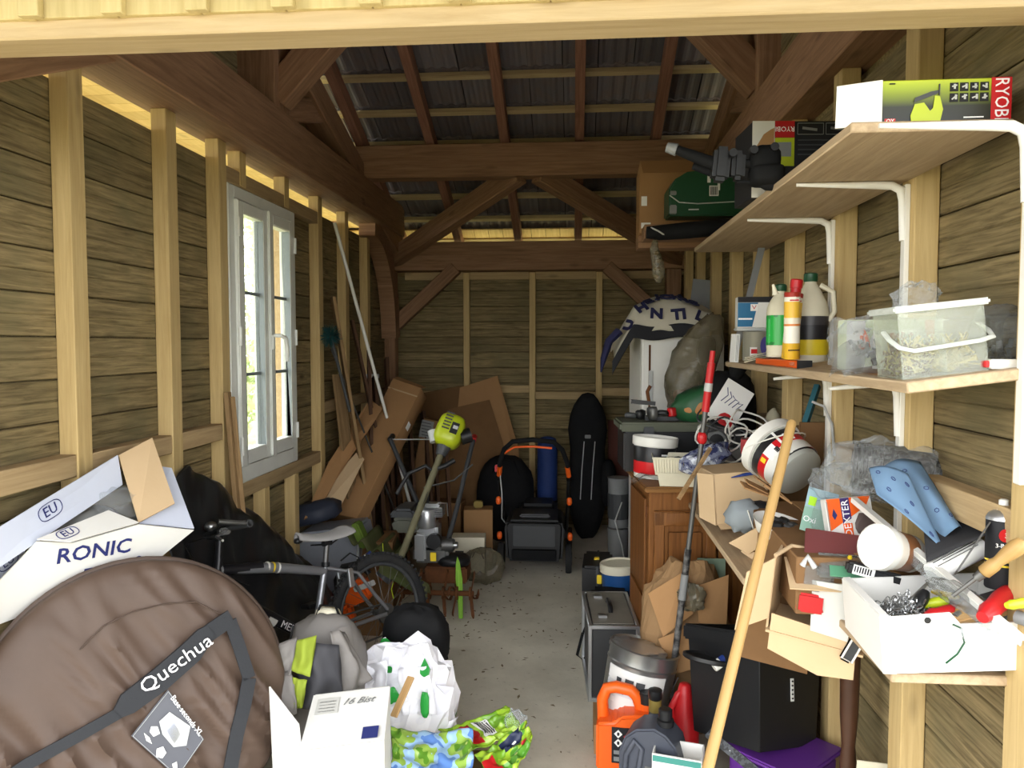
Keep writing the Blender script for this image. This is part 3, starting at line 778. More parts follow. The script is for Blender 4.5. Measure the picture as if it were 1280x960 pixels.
MB().tube([(-.012, .06, bh * .72), (-.014, .02, bh * .60), (-.006, -.012, bh * .48), (.02, -.018, bh * .42), (bw - .02, -.018, bh * .48), (bw + .008, -.012, bh * .52), (bw + .014, .02, bh * .62), (bw + .012, .06, bh * .72)], .0065, 8, flat=.6).build('handle', M['frost2'], t, smooth=True)
sc = MB(); random.seed(5)
for k in range(210):
    right = k % 2
    x = random.uniform(.012, bw * .5) if not right else random.uniform(bw * .56, bw - .012)
    y = random.uniform(.012, bd - .012); z = random.uniform(.008, bh * .42)
    d = Vector((random.uniform(-1, 1), random.uniform(-.8, .8), random.uniform(-.2, 1))).normalized() * random.uniform(.03, .055)
    p = Vector((x, y, z)); q2 = p + d
    q2.x = min(max(q2.x, .006), bw - .006); q2.y = min(max(q2.y, .008), bd - .008); q2.z = min(max(q2.z, .008), bh * .62)
    sc.tube([p, q2], [.0022, .0012], 5); sc.tube([p, p - (q2 - p).normalized() * .002], [.0045, .0045], 6)
o = sc.build('screws', plain('yellow_zinc', srgb(176, 160, 96), .4, .5, .2), t); o['kind'] = 'stuff'
mb = MB(); random.seed(8)
for k in range(260):
    x = random.uniform(.006, .07); y = random.uniform(.008, bd - .008); z = random.uniform(.006, bh * .5)
    p = Vector((x, y, z)); d = Vector((random.uniform(-1, 1), random.uniform(-1, 1), random.uniform(-1, 1))).normalized() * .014
    mb.tube([p - d * .4, p + d * .4], .0018, 4)
o = mb.build('small_screws', M['rust'], t); o['kind'] = 'stuff'

# lamp box behind the tub
t = thing('lamp_box', 'pale green lamp carton with orange print behind the screw tub', 'box', ls(.075, .49), (0, 0, rad(3)))
MB().box((.13, .035, .065), (.315, .06, .135)).build('carton', plain('pale_green_card', srgb(206, 216, 176), .5), t, bevel=.002, seg=1)
flat_rect('white_side', -.027, .022, .002, .13, .0045, M['white_card'], t)
MB().cyl((-.004, .003, .02), (-.004, .0015, .02), .018).build('printed_bulb', M['lgrey'], t); MB().cyl((.07, .003, .07), (.07, .0015, .07), .036, n=20).build('printed_globe', M['ink_w'], t)
MB().tube([(.016, .003, .105), (.026, .003, .08), (.03, .003, .06), (.022, .003, .05), (.012, .003, .06), (.012, .003, .09)], .005, 6).build('printed_flame', M['orange'], t)
flat_rect('orange_strip', .178, .203, .0, .132, .004, M['orange'], t)
flat_rect('white_panel', .205, .287, .0, .135, .004, M['white_card'], t)
letter('~~~~~', .022, M['ink_w'], t, (.19, .0022, .066), (R90, -R90, 0))
letter('~~', .02, M['ink'], t, (.225, .0022, .1), (R90, 0, 0))
# blue barcode carton low behind the bags
t = thing('small_carton', 'small white barcoded carton wedged behind the clear bags', 'box', ls(.10, .34), (0, 0, 0))
MB().box((.03, .04, .05), (.09, .06, .1)).build('carton', M['white_card'], t)
for k in range(7): flat_rect('bar_line', .0 + .009 * k, .005 + .009 * k, .05, .09, .009, M['ink'], t)
MB().lathe([(.012, 0), (.012, .015), (.008, .02)], 12, Matrix.Translation((.05, .0, .055)) @ Matrix.Rotation(R90, 4, 'X')).build('green_cap', M['green'], t, smooth=True)

# crumpled clear bags with hardware
def film_bag(name, label, loc, d, seed, mat='film', inner=(), rot=(0, 0, 0), amp=.16, ridge=.22, n=34, flat=None, p=2.2):
    t = thing(name, label, 'plastic bag', loc, rot)
    mb = MB().blob((0, 0, 0), d, n - 6, p, amp, 3.4, seed, flat if flat is not None else -d[2] * .92, ridge)
    rj = random.Random(seed); j_ = .05 * min(d)
    for v_ in mb.v: v_ += Vector((rj.uniform(-j_, j_), rj.uniform(-j_, j_), rj.uniform(0, j_)))
    mb.build('bag', M[mat], t)
    for k, (c, dd, m) in enumerate(inner):
        cl = MB()
        for _ in range(22):
            p_ = Vector(c) + Vector((rj.gauss(0, dd[0] * .5), rj.gauss(0, dd[1] * .5), rj.uniform(-.8, .6) * dd[2])); z_ = rj.uniform(.12, .3) * min(dd)
            cl.box(p_, (z_ * rj.uniform(.8, 3), z_, z_ * rj.uniform(.6, 1.6)), (rj.random() * 3, rj.random() * 3, rj.random() * 3))
        cl.build('content', M[m], t)['kind'] = 'stuff'
    return t
P1 = ls(.085, .36, .055)
film_bag('hardware_bag', 'clear crumpled bag of grey fittings left of the screw tub', P1, (.105, .10, .078), 2, 'film', [((.03, 0, -.02), (.05, .05, .035), 'dsteel'), ((-.04, -.02, .0), (.035, .03, .03), 'grey'), ((.0, .0, .045), (.06, .03, .02), 'lgrey'), ((.045, -.02, .03), (.03, .02, .02), 'red')])
t = thing('bag_flap', 'pinkish open mouth of a clear bag hanging over the shelf edge', 'plastic bag', ls(.02, .40, .0))
MB().grid(lambda u, v: (-.03 + .075 * u - .03 * v, -.01 - .03 * v + .012 * math.sin(5 * u), .055 - .075 * v + .02 * math.sin(3 * u) + .01), 8, 8).build('film', M['film_g'], t, smooth=True)
MB().grid(lambda u, v: (-.05 + .06 * u, .01 + .02 * math.sin(4 * u), .10 + .045 * v * math.sin(2.4 * u + .4)), 8, 6).build('film_corner', M['film'], t, smooth=True)
film_bag('hardware_bag', 'rounded clear bag of bolts right of the screw tub', Vector((.945, 1.79, 1.67)), (.06, .06, .07), 7, 'film_g', [((0, -.01, -.03), (.05, .035, .03), 'dsteel')], amp=.08, ridge=.1)
film_bag('film_scrap', 'crumpled clear film sticking up behind the screw tub', ls(.15, .27, .165), (.045, .03, .035), 12, 'film', amp=.3, ridge=.4)
t = thing('push_switch', 'white plastic fitting with a red tip at the shelf end', 'fitting', ls(.185, .025))
MB().box((.03, .02, .012), (.07, .03, .02)).build('body', M['white'], t, bevel=.003); MB().box((-.008, .02, .012), (.012, .02, .014)).build('red_tip', M['red'], t, bevel=.002)

# orange level with bottles and cartridges standing on it
t = thing('spirit_level', 'orange spirit level lying along the middle shelf front edge', 'level', ls(.012, .86))
MB().box((.022, .24, .012), (.04, .56, .022)).build('body', M['orange'], t, bevel=.002, seg=1)
MB().box((.022, .02, .013), (.042, .05, .012)).build('vial_slot', M['frost'], t)
MB().box((.022, -.041, .012), (.044, .01, .026)).build('end_cap', M['blk'], t)
OL = .025
zt = lambda h: Matrix.Translation((0, 0, h))
t = bottle('bottle', 'white bottle with bright green label and dark green cap', 'bottle', ls(.05, 1.16, OL), None, [
    ('body', M['cream'], [(.044, 0), (.047, .006), (.045, .012), (.047, .018), (.045, .026), (.0465, .034), (.0465, .15), (.048, .156), (.046, .162), (.046, .172), (.04, .19), (.028, .21), (.017, .226), (.016, .236)]),
    ('label', m_lab_g, [(.0470, .042), (.0472, .046), (.0472, .143), (.0470, .147)]),
    ('cap', M['green'], [(.018, .232), (.02, .236), (.02, .252), (.015, .257)])])
for x, y, lab, h, tilt, red in ((.035, .985, 'sealant cartridge with red cap leaning on the white jug', .245, 4, True), (.028, .93, 'sealant cartridge with cut white nozzle nearest the clear bag', .225, -1, False)):
    t = thing('sealant_cartridge', lab, 'sealant', ls(x, y, OL), (rad(2), rad(tilt), 0), 'sealant cartridges on the orange level')
    mlab = banded('sealant_print', [(0, srgb(214, 168, 40)), (.24, srgb(232, 228, 214)), (.5, srgb(206, 120, 40)), (.53, srgb(226, 214, 190)), (.62, srgb(226, 180, 60)), (.86, srgb(230, 226, 210)), (.93, srgb(160, 50, 36))], 2, 0, .215)
    MB().lathe([(.024, 0), (.025, .003), (.025, .212), (.023, .216)], 18).build('tube', mlab, t, smooth=1)
    if red: MB().lathe([(.017, .216), (.017, .232), (.020, .233), (.020, .258), (.016, .262)], 14).build('cap', M['red'], t, smooth=1)
    else: MB().lathe([(.012, .216), (.009, .222), (.004, .25)], 12, Matrix.Rotation(rad(-14), 4, 'Y')).build('nozzle', M['cream'], t, smooth=1)
    letter('~~~~', .014, M['red'], t, (0, -.0256, .19), (R90, 0, 0)); letter('~~~~~~', .012, M['ink'], t, (0, -.0256, .03), (R90, 0, 0))
t = thing('jug', 'white handled jug with green cap and black label', 'bottle', ls(.12, 1.06))
MB().lathe([(.055, 0), (.06, .01), (.06, .17), (.052, .205), (.032, .245), (.02, .265), (.018, .28)], 18).build('body', M['cream'], t, smooth=1)
MB().lathe([(.0605, .025), (.0608, .03), (.0608, .15), (.0605, .155)], 18).build('label', banded('jug_label', [(0, srgb(214, 190, 40)), (.4, srgb(30, 30, 34)), (.75, srgb(60, 58, 60))], 2, .02, .16), t, smooth=1)
MB().lathe([(.021, .272), (.023, .275), (.023, .298), (.018, .302)], 16).build('cap', M['green'], t, smooth=1)
MB().tube([(.025, -.02, .26), (.065, -.03, .235), (.07, -.03, .17), (.055, -.02, .14)], .009, 8).build('handle', M['cream'], t, smooth=True)
# far end of the shelf: paint tin, tray, blue carton
t = thing('paint_tin', 'grey metal tin with purple oval label at the shelf end', 'paint tin', ls(.07, 1.60))
MB().lathe([(.055, 0), (.057, .003), (.057, .115), (.059, .118), (.055, .122)], 22).build('tin', plain('tin_grey', srgb(150, 148, 134), .4, .3), t, smooth=1)
MB().lathe([(.0, 0), (.02, 0), (.02, .002), (.0, .002)], 20, Matrix.Translation((.02, -.0545, .06)) @ Matrix.Rotation(R90, 4, 'X') @ Matrix.Diagonal((1, 1.9, 1, 1)), False).build('oval_label', plain('violet_print', srgb(70, 62, 130), .5), t)
flat_rect('red_label', -.04, -.008, .02, .055, -.0545, M['paper'], t); flat_rect('red_label', -.036, -.012, .03, .048, -.056, M['red'], t)
t = thing('paint_carton', 'blue and white paint carton on the grey tin', 'box', ls(.055, 1.575, .126), (0, 0, rad(-4)))
MB().box((.02, .045, .006), (.155, .09, .012)).build('tray', M['lgrey'], t, bevel=.004)
MB().box((.02, .045, .075), (.145, .075, .125)).build('carton', M['white_card'], t, bevel=.002, seg=1)
flat_rect('black_band', -.0525, .0925, .115, .1375, .0065, M['ink'], t)
MB().prism([(-.052, .016), (.005, .016), (.028, .114), (-.052, .114)], .005, .0068).build('blue_panel', plain('petrol_blue', srgb(20, 98, 140), .5), t)
flat_rect('logo_patch', -.002, .026, .08, .108, .0045, M['paper'], t); letter('V', .024, M['red'], t, (.012, .0035, .094), (R90, 0, 0), sx=1.3)
letter('~~~~~', .022, M['ink_w'], t, (-.022, .0035, .048), (R90, 0, 0))
for k in range(3):
    o = MB().grid(lambda u, v: (.16 * u - .06, .012 * v, .02 * u * u + .012 * math.sin(3 * u) + .004 * k), 10, 2).build('trim_strip', M['cream'], None, thick=.003)
    place(o, ls(.035, 1.40, .004 + .004 * k), (0, 0, rad(18 + 4 * k))); tag(o, 'curved cream plastic strip in front of the grey tin', 'plastic strip', 'cream strips by the grey tin')
t = thing('booklet', 'thin white booklet standing against the grey tin', 'booklet', ls(.0, 1.68), (0, rad(3), rad(8)))
MB().box((0, .02, .06), (.018, .06, .12)).build('cover', M['paper'], t)
for k in range(3): MB().box((-.004 + .004 * k, -.0105, .06), (.001, .001, .11)).build('page_edge', M['grey'], t)
o = MB().box((0, 0, 0), (.03, .012, .55)).build('grey_batten', M['grey'], None); place(o, (.80, 3.66, 1.84), (rad(-4), rad(14), 0)); tag(o, 'thin grey slat leaning behind the blue paint carton', 'slat')
# ================================================================ CABINET AND FRIDGE ON THE RIGHT
t = thing('oak_cabinet', 'brown wooden cabinet with two panelled doors on the right', 'cabinet', (.335, 3.42, 0), (0, 0, rad(5)))
CW, CD, CH = .60, .52, 1.0
MB().box((CW / 2, CD / 2, CH / 2), (CW, CD - .02, CH)).build('carcass', M['oak'], t, bevel=.003, seg=1)
MB().box((CW / 2, CD / 2 - .01, CH + .013), (CW + .05, CD + .04, .026)).build('top', M['oak_x'], t, bevel=.006)
for k in range(2):
    x0 = .02 + k * .285; x1 = x0 + .275
    d = MB().box(((x0 + x1) / 2, -.002, .485), (x1 - x0, .018, .86)).build('door', M['oak'], t, bevel=.003, seg=1)
    fr = MB()
    for a, b, c, e in ((x0, x0 + .045, .06, .91), (x1 - .045, x1, .06, .91), (x0, x1, .06, .12), (x0, x1, .85, .91)): fr.box(((a + b) / 2, -.014, (c + e) / 2), (b - a, .012, e - c))
    fr.build('door_frame', M['oak'], d, bevel=.003, seg=1)
    MB().box(((x0 + x1) / 2, -.013, .485), (x1 - x0 - .12, .01, .68)).build('door_panel', M['oak'], d, bevel=.008)
MB().box((.0, .05, .9), (.012, .012, .05)).build('hinge', M['rust'], t)
for sx in (-.004,):
    for a, b in ((.06, .5), (.54, .96)): MB().box((sx, CD / 2, (a + b) / 2), (.012, CD - .12, b - a)).build('side_panel', M['oak'], t, bevel=.006)
CT = CH + .027
def ct(x, y, h=0): return Vector((.335, 3.42, CT + h)) + Matrix.Rotation(rad(5), 3, 'Z') @ Vector((x, y, 0))

t = thing('fridge', 'tall white refrigerator beyond the wooden cabinet', 'fridge', (.395, 4.58, 0), (0, 0, rad(3)))
MB().box((.24, .30, .86), (.48, .54, 1.70)).build('body', M['paint_w'], t, bevel=.008)
MB().box((.24, .005, .62), (.48, .05, 1.12)).build('door', M['white'], t, bevel=.01); MB().box((.24, .005, 1.45), (.48, .05, .50)).build('freezer_door', M['white'], t, bevel=.01)
MB().box((.05, -.03, 1.40), (.02, .02, .2)).build('handle', M['lgrey'], t, bevel=.004)
MB().box((.045, -.022, 1.2), (.012, .003, .9)).build('stain', M['rust'], t)
# banner bundle with letters on the fridge
t = thing('banner_bundle', 'bundled white banner with dark blue letters on the fridge top', 'banner', (.53, 4.72, 1.73))
def bun(u, v):
    x = -.30 + .58 * u; a = math.pi * v
    h = .21 * max(0, math.sin(math.pi * (u * .74 + .08))) ** .9
    k = noise.noise(Vector((x * 9, v * 7, 1.3))) * .022
    drop = max(0, .20 - u) * .9
    return Vector((x, -.20 * math.cos(a) - .02, max(0, h * math.sin(a) + k) - drop * (1 - .3 * v)))
MB().grid(bun, 34, 20).build('cloth', plain('banner_white', srgb(190, 184, 166), .8, 0, .2, .2, 20), t, smooth=True, thick=.004)
navy = plain('navy_cloth', srgb(28, 30, 66), .8)
MB().grid(lambda u, v: (-.31 + .55 * u, -.225 - .012 * math.sin(9 * u), .035 - .08 * v - max(0, .22 - u) * .95 + .01 * math.sin(11 * u)), 24, 6).build('navy_edge', plain('dark_cloth', srgb(30, 31, 36), .85), t, smooth=True, thick=.006)
MB().tube([(-.27, -.20, .0), (-.33, -.21, -.06), (-.36, -.21, -.16), (-.375, -.21, -.24)], [.05, .045, .035, .008], 10, flat=.5).build('navy_tail', navy, t, smooth=True)
for ch, u, v, r in (('N', .42, .16, 6), ('TI', .64, .15, 4), ('H', .28, .24, -18), ('HC', .74, .34, -14), ('U', .16, .14, -10), ('JCH', .56, .36, -8), ('L', .84, .16, 0), ('E', .36, .36, -16)):
    p_ = bun(u, v); e1 = bun(u + .04, v) - bun(u - .04, v); e2 = bun(u, v + .05) - bun(u, v - .05); mm = basis(p_, e1, e2); mm.translation = p_ + (mm.to_3x3() @ Vector((0, 0, 1))) * .012
    letter(ch, .088, navy, t, None, mtx=mm @ Matrix.Rotation(rad(-r), 4, 'Z'), sx=1.1, ex=.004, bold=.004)
o = MB().box((0, 0, 0), (.16, .015, .9)).build('grey_wall_board', M['grey'], None); place(o, (.83, 5.32, 1.64), (rad(3), rad(6), 0)); tag(o, 'grey board leaning upright behind the fridge', 'board')
MB().box((.83, 5.32, .6), (.2, .2, 1.2)).build('panel_support', M['card_d']); tag(bpy.data.objects['panel_support'], 'tall brown carton standing behind the fridge', 'box')
# dusty clear sack slumped in front of the fridge
t = thing('dusty_sack', 'large dusty clear sack slumped against the fridge', 'plastic bag', (.60, 4.16, CT + .29))
mbs = MB().blob((0, 0, .20), (.115, .11, .27), 34, 2.2, .16, 3, 4, -.02, .34)
for v_ in mbs.v: v_.x += .35 * max(0, v_.z - .15)
mbs.build('sack', M['film_d'], t, smooth=True)
MB().blob((-.02, .0, .12), (.09, .07, .1), 18, 2.4, .2, 3, 4).build('content', plain('dim_cloth', srgb(72, 68, 54), .9), t, smooth=True)
MB().blob((-.03, -.05, .07), (.05, .05, .03), 12, 2.4, .2, 3, 9).build('content', plain('dull_pink', srgb(140, 84, 70), .8), t, smooth=True)
MB().blob((.1, .0, .3), (.05, .05, .08), 12, 2.4, .2, 3, 5).build('content', M['dgrey'], t, smooth=True)
# grey-lidded toolbox at the back of the cabinet
t = thing('toolbox', 'dark toolbox with a grey green lid tray on the cabinet', 'toolbox', ct(-.04, .36), (0, 0, rad(3)))
MB().box((.24, .15, .1), (.52, .28, .2)).build('base', M['blk'], t, bevel=.01)
MB().box((.24, .15, .222), (.56, .31, .045)).build('lid', plain('olive_plastic', srgb(86, 90, 74), .6, 0, .3), t, bevel=.01)
MB().box((.24, .14, .255), (.3, .1, .02)).build('lid_handle', M['dgrey'], t, bevel=.006)
MB().box((.1, -.003, .19), (.05, .02, .07)).build('latch', M['dgrey'], t, bevel=.004)
random.seed(3)
for k, (x, m) in enumerate(((.02, 'dgrey'), (.07, 'blk'), (.13, 'dsteel'), (.18, 'blk'), (.23, 'red'))):
    t2 = MB().blob((0, 0, 0), (.03, .02, .014 + .01 * (k % 3)), 12, 3.4, .25, 4, k).build('gadget', M[m], None, smooth=True)
    place(t2, ct(-.04 + x, .42, .275 + .004 * k), (0, 0, k)); tag(t2, ['small grey gadget on the toolbox lid nearest the wall edge', 'flat black gadget second along the toolbox lid', 'dull metal fitting in the middle of the toolbox lid', 'black plastic fitting right of the metal one on the toolbox', 'small dark red fitting on the toolbox lid'][k], 'tool part', 'bits on the toolbox lid')
t = thing('caulk_gun', 'small dark clamp tool lying above the toolbox lid', 'clamp', ct(.02, .46, .34))
MB().bar((-.03, 0, 0), (.09, 0, -.01), .02, .02).build('bar', M['blk'], t); MB().tube([(.06, 0, -.01), (.05, 0, .05), (.065, 0, .08)], .009, 8).build('jaw', M['rust'], t, smooth=True)
# green sack, white drawing card, black bag
o = MB().blob((0, 0, 0), (.17, .09, .09), 20, 2.6, .16, 3, 6, -.08).build('green_sack', patched('green_print', [srgb(20, 60, 36), srgb(34, 84, 50), srgb(180, 120, 60)], 5, .5), None, smooth=True); place(o, ct(.36, .44, .335), (0, rad(-18), 0)); tag(o, 'dark green printed sack lying on the toolbox', 'sack')
o = MB().blob((0, 0, 0), (.10, .07, .05), 16, 2.6, .16, 3, 9, -.045).build('orange_cloth', plain('dull_orange', srgb(150, 92, 44), .8), None, smooth=True); place(o, ct(.46, .30, .05), (0, 0, 0)); tag(o, 'dull orange cloth below the green sack', 'cloth')
t = thing('drawing_card', 'tilted white card with blue scribbles and red corner', 'card', ct(.40, .16, .35), (rad(-8), rad(32), 0))
MB().box((0, 0, 0), (.14, .004, .2)).build('card', M['paper'], t)
for k in range(5): MB().tube([(-.05 + .02 * k, -.003, .06 - .01 * k), (-.03 + .02 * k, -.003, .03), (-.045 + .02 * k, -.003, -.01)], .002, 4).build('scribble', M['ink_b'], t)
MB().blob((.02, -.004, -.075), (.04, .003, .03), 12, 2, .3).build('red_print', M['red'], t)
o = MB().box((0, 0, 0), (.13, .10, .24)).build('card_prop', M['dgrey'], None, bevel=.004); place(o, ct(.40, .235, .121)); tag(o, 'dark grey carton behind the white drawing card', 'box')
t = thing('bin_bag', 'stuffed black bin bag under the end of the middle shelf', 'bin bag', ct(.47, .45, .0))
MB().blob((0, 0, .24), (.135, .13, .25), 26, 2.8, .12, 3, 5, .0, .1).build('bag', M['blk_m'], t, smooth=True)
MB().tube([(.02, -.05, .46), (.04, -.06, .52)], [.03, .045], 8).build('knot', M['blk_m'], t, smooth=True)
o = MB().blob((0, 0, 0), (.04, .06, .17), 18, 2.2, .15, 3, 8, -.165, .1).build('pale_sack', plain('pale_sack', srgb(170, 164, 142), .8), None, smooth=True); place(o, ct(.60, .16, .165)); tag(o, 'pale grey sack edge beside the black bin bag', 'sack')
t = thing('grey_speaker', 'grey box with two round black ports beside the pole', 'speaker', ct(.30, .15))
MB().box((.04, .06, .115), (.12, .12, .23)).build('cabinet', M['grey'], t, bevel=.004)
for z in (.18, .07): MB().lathe([(.03, 0), (.034, .004), (.02, .006)], 18, Matrix.Translation((.035, -.002, z)) @ Matrix.Rotation(R90, 4, 'X')).build('port', M['blk'], t, smooth=True)
# red label bucket on the cabinet, white trays in front
mbk = banded('bucket_print', [(0, srgb(200, 30, 34)), (.55, srgb(28, 28, 30)), (.9, srgb(28, 28, 30))], 2, .0, .14)
t = thing('filler_bucket', 'upright white bucket with red and black label on the cabinet', 'bucket', ct(.055, .22), (rad(-2), rad(4), 0))
MB().lathe([(.088, 0), (.1, .165), (.1, .17)], 26).build('pail', M['white'], t, smooth=1)
MB().lathe([(.0905, .02), (.0915, .022), (.1002, .145), (.0992, .147)], 26, None, False).build('label', mbk, t, smooth=1)
MB().lathe([(.1, .15), (.106, .152), (.108, .19), (.103, .194), (.10, .182), (.0, .182)], 26).build('lid', M['white'], t, smooth=1)
letter('~~~~', .026, M['ink_w'], t, (.045, -.087, .115), (R90, 0, rad(28)))
flat_rect('price_tag', .02, .07, .02, .07, -.098, M['card'], t)
t = thing('plastic_tray', 'stack of white ribbed plastic trays at the cabinet front', 'tray', ct(.03, -.02), (0, 0, rad(-4)))
def tray(w, d, h, f=.012):
    m = MB(); th = .003
    for (a, b) in (((0, 0), (w, 0)), ((w, 0), (w, d)), ((w, d), (0, d)), ((0, d), (0, 0))):
        m.slab([(a[0] + f * (1 if a[0] == 0 else -1), a[1] + f * (1 if a[1] == 0 else -1), 0), (b[0] + f * (1 if b[0] == 0 else -1), b[1] + f * (1 if b[1] == 0 else -1), 0), (b[0], b[1], h), (a[0], a[1], h)], th)
    m.box((w / 2, d / 2, .002), (w - 2 * f, d - 2 * f, .003)); return m
o = tray(.25, .16, .06).build('lower_tray', M['cream'], t)
o = tray(.27, .17, .075).build('upper_tray', M['cream'], t); o.location = (-.02, .0, .05)
rb = MB()
for k in range(22): rb.bar((-.005 + .0115 * k, .006, .055), (-.009 + .0118 * k, -.001, .122), .004, .003)
rb.build('ribs', M['cream'], o if False else t)
MB().tube([(-.02, 0, .125), (.25, 0, .125), (.25, .17, .125), (-.02, .17, .125)], .005, 6, True).build('rim', M['cream'], t)
for k in range(5): MB().blob((.06 + .035 * k, .07, .105), (.025, .03, .02), 10, 2.4, .25, 4, k).build('tray_content', M['dgrey'] if k % 2 else M['cream'], t)
o = MB().grid(lambda u, v: (-.06 + .12 * u, -.02 + .14 * v, .0 + .02 * noise.noise(Vector((u * 3, v * 3, 2))) - .06 * max(0, .4 - u)), 12, 10).build('plastic_sheet', M['film_g'], None, smooth=True); place(o, ct(-.01, .03, .032)); tag(o, 'clear plastic sheet under the white trays at the cabinet corner', 'plastic sheet')

# cables: white loops
t = thing('cable_heap', 'heap of white looped cables behind the tipped bucket', 'cable', ct(.31, .0, .06))
random.seed(21)
def loop(c, r, tilt, n=26, s=0):
    M3 = Euler(tilt).to_matrix(); return [Vector(c) + M3 @ Vector((r * math.cos(a) * (1 + .15 * math.sin(2 * a + s)), r * math.sin(a), .02 * math.sin(3 * a + s))) for a in [2 * math.pi * k / n for k in range(n)]]
for k in range(9):
    MB().tube(loop((random.uniform(-.03, .14), random.uniform(-.02, .1), .10 + .012 * k), random.uniform(.06, .11), (random.uniform(.5, 1.3), random.uniform(-.5, .5), random.uniform(-1, 1)), s=k), .0045, 6, True).build('cable_loop', M['white'] if k % 4 else M['dgrey'], t, smooth=True)
MB().blob((.14, .02, .11), (.05, .05, .03), 16, 3, .05).build('plug_block', M['lgrey'], t, smooth=True)
MB().blob((.03, .05, .05), (.14, .1, .05), 18, 2.6, .15, 3, 3).build('cable_coil', M['grey'], t, smooth=True)
o = MB().blob((0, 0, 0), (.10, .055, .045), 20, 2.6, .22, 3, 11, -.04, .3).build('wrapped_blue_pack', patched('blue_wrap', [srgb(50, 56, 92), srgb(110, 116, 140), srgb(190, 196, 206), srgb(70, 74, 104)], 26, .2, 3), None); place(o, Vector((.545, 3.25, 1.175)), (0, rad(-25), 0)); tag(o, 'blue and clear wrapped packet in front of the cables', 'packet')
t = thing('red_carton', 'red and yellow patterned carton behind the cables', 'box', (.80, 3.34, 1.19), (0, 0, rad(-14)))
MB().box((0, 0, .03), (.17, .1, .06)).build('carton', patched('red_pattern', [srgb(150, 20, 24), srgb(186, 32, 34), srgb(196, 60, 50)], 20, .5), t); flat_rect('label', -.06, .0, .012, .055, -.0515, M['yellow'], t); letter('~~', .03, M['red'], t, (-.03, -.053, .033), (R90, 0, 0))
o = MB().box((0, 0, 0), (.36, .34, .16)).build('carton_base', M['card_d'], None, bevel=.004); place(o, (.73, 3.2, .957 + .081), (0, 0, rad(3))); tag(o, 'low brown carton carrying the cable heap', 'box')

# telescopic pole, red cuff and chrome top
pt, pb = at(890, 447, 3.02), at(840, 850, 3.10)
d = (pt - pb); full = pb + d * -.55
t = thing('telescopic_pole', 'black telescopic pole with red cuff leaning at the cabinet', 'pole', full)
p = lambda f: (pb + d * f) - full
MB().cyl(p(-.55), p(.42), .0135).build('lower_tube', plain('scuffed_black', srgb(30, 30, 32), .4, 0, .7, 0, 40, .4, 0, srgb(150, 148, 144), 30), t, smooth=True)
MB().cyl(p(.42), p(.86), .010).build('upper_tube', M['dsteel'], t, smooth=True)
MB().cyl(p(.26), p(.34), .0155).build('lock_collar', M['grey'], t, smooth=True)
MB().cyl(p(.84), p(.90), .015).build('red_cuff', M['red'], t, smooth=True); MB().cyl(p(.90), p(.925), .016).build('white_band', M['lgrey'], t, smooth=True); MB().cyl(p(.925), p(.985), .015).build('red_cuff', M['red'], t, smooth=True); MB().cyl(p(.985), p(1.02), .010).build('tip', M['red'], t, smooth=True)
MB().blob(p(.76), (.02, .02, .025), 10, 2.4, .1).build('red_knob', M['red'], t, smooth=True)
# thin wooden stick crossing the trays
a, b = at(888, 560, 3.0), at(848, 624, 2.92)
o = MB().bar((b - a) * -.5, (b - a) * .5, .012, .012).build('wooden_stick', M['old_x'], None); o.location = (a + b) / 2; tag(o, 'thin wooden stick lying across the white trays', 'stick')

# ================================================================ LOW SHELF PILE
def carton(name, label, loc, size, rot=(0, 0, 0), mat='card', cat='box', open_top=False, th=.005):
    t = thing(name, label, cat, loc, rot); w, d_, h = size
    mb = MB()
    if open_top:
        mb.box((0, -d_ / 2, h / 2), (w, th, h)).box((0, d_ / 2, h / 2), (w, th, h)).box((-w / 2, 0, h / 2), (th, d_, h)).box((w / 2, 0, h / 2), (th, d_, h)).box((0, 0, th / 2), (w, d_, th))
    else: mb.box((0, 0, h / 2), (w, d_, h))
    mb.build('carton', M[mat], t, bevel=0 if open_top else .003, seg=1); return t
t = carton('flat_carton', 'flat brown carton stacked low on the crowded shelf', (.765, 2.36, BT), (.36, .72, .15), (0, 0, rad(-2)), 'card_d')
MB().box((0, 0, .152), (.05, .70, .003)).build('tape', M['card'], t)
PT = BT + .155
# buff carton with a corner flap, left of the tipped bucket
t = thing('cardboard_box', 'buff cardboard box left of the tipped bucket', 'box', at(928, 612, 2.86) - Vector((0, 0, .06)), (0, rad(-4), rad(8)))
MB().box((.0, .10, .03), (.20, .2, .19)).build('carton', M['card_l'], t, bevel=.003, seg=1)
MB().slab([(-.10, -.002, .125), (-.10, -.002, -.065), (-.135, .08, -.05), (-.135, .08, .12)], .004).build('flap', M['card_l'], t)
MB().slab([(.10, .0, -.06), (-.095, -.0, -.06), (-.09, -.02, -.075), (.10, -.02, -.078)], .004).build('flap', M['card_l'], t)
o = MB().tube([(0, 0, 0), (.05, 0, .012), (.1, 0, .02)], [.002, .006, .006], 8).build('blue_pencil', M['blue'], None, smooth=True); place(o, at(914, 597, 2.84)); tag(o, 'blue pointed marker lying on the buff box', 'pen')
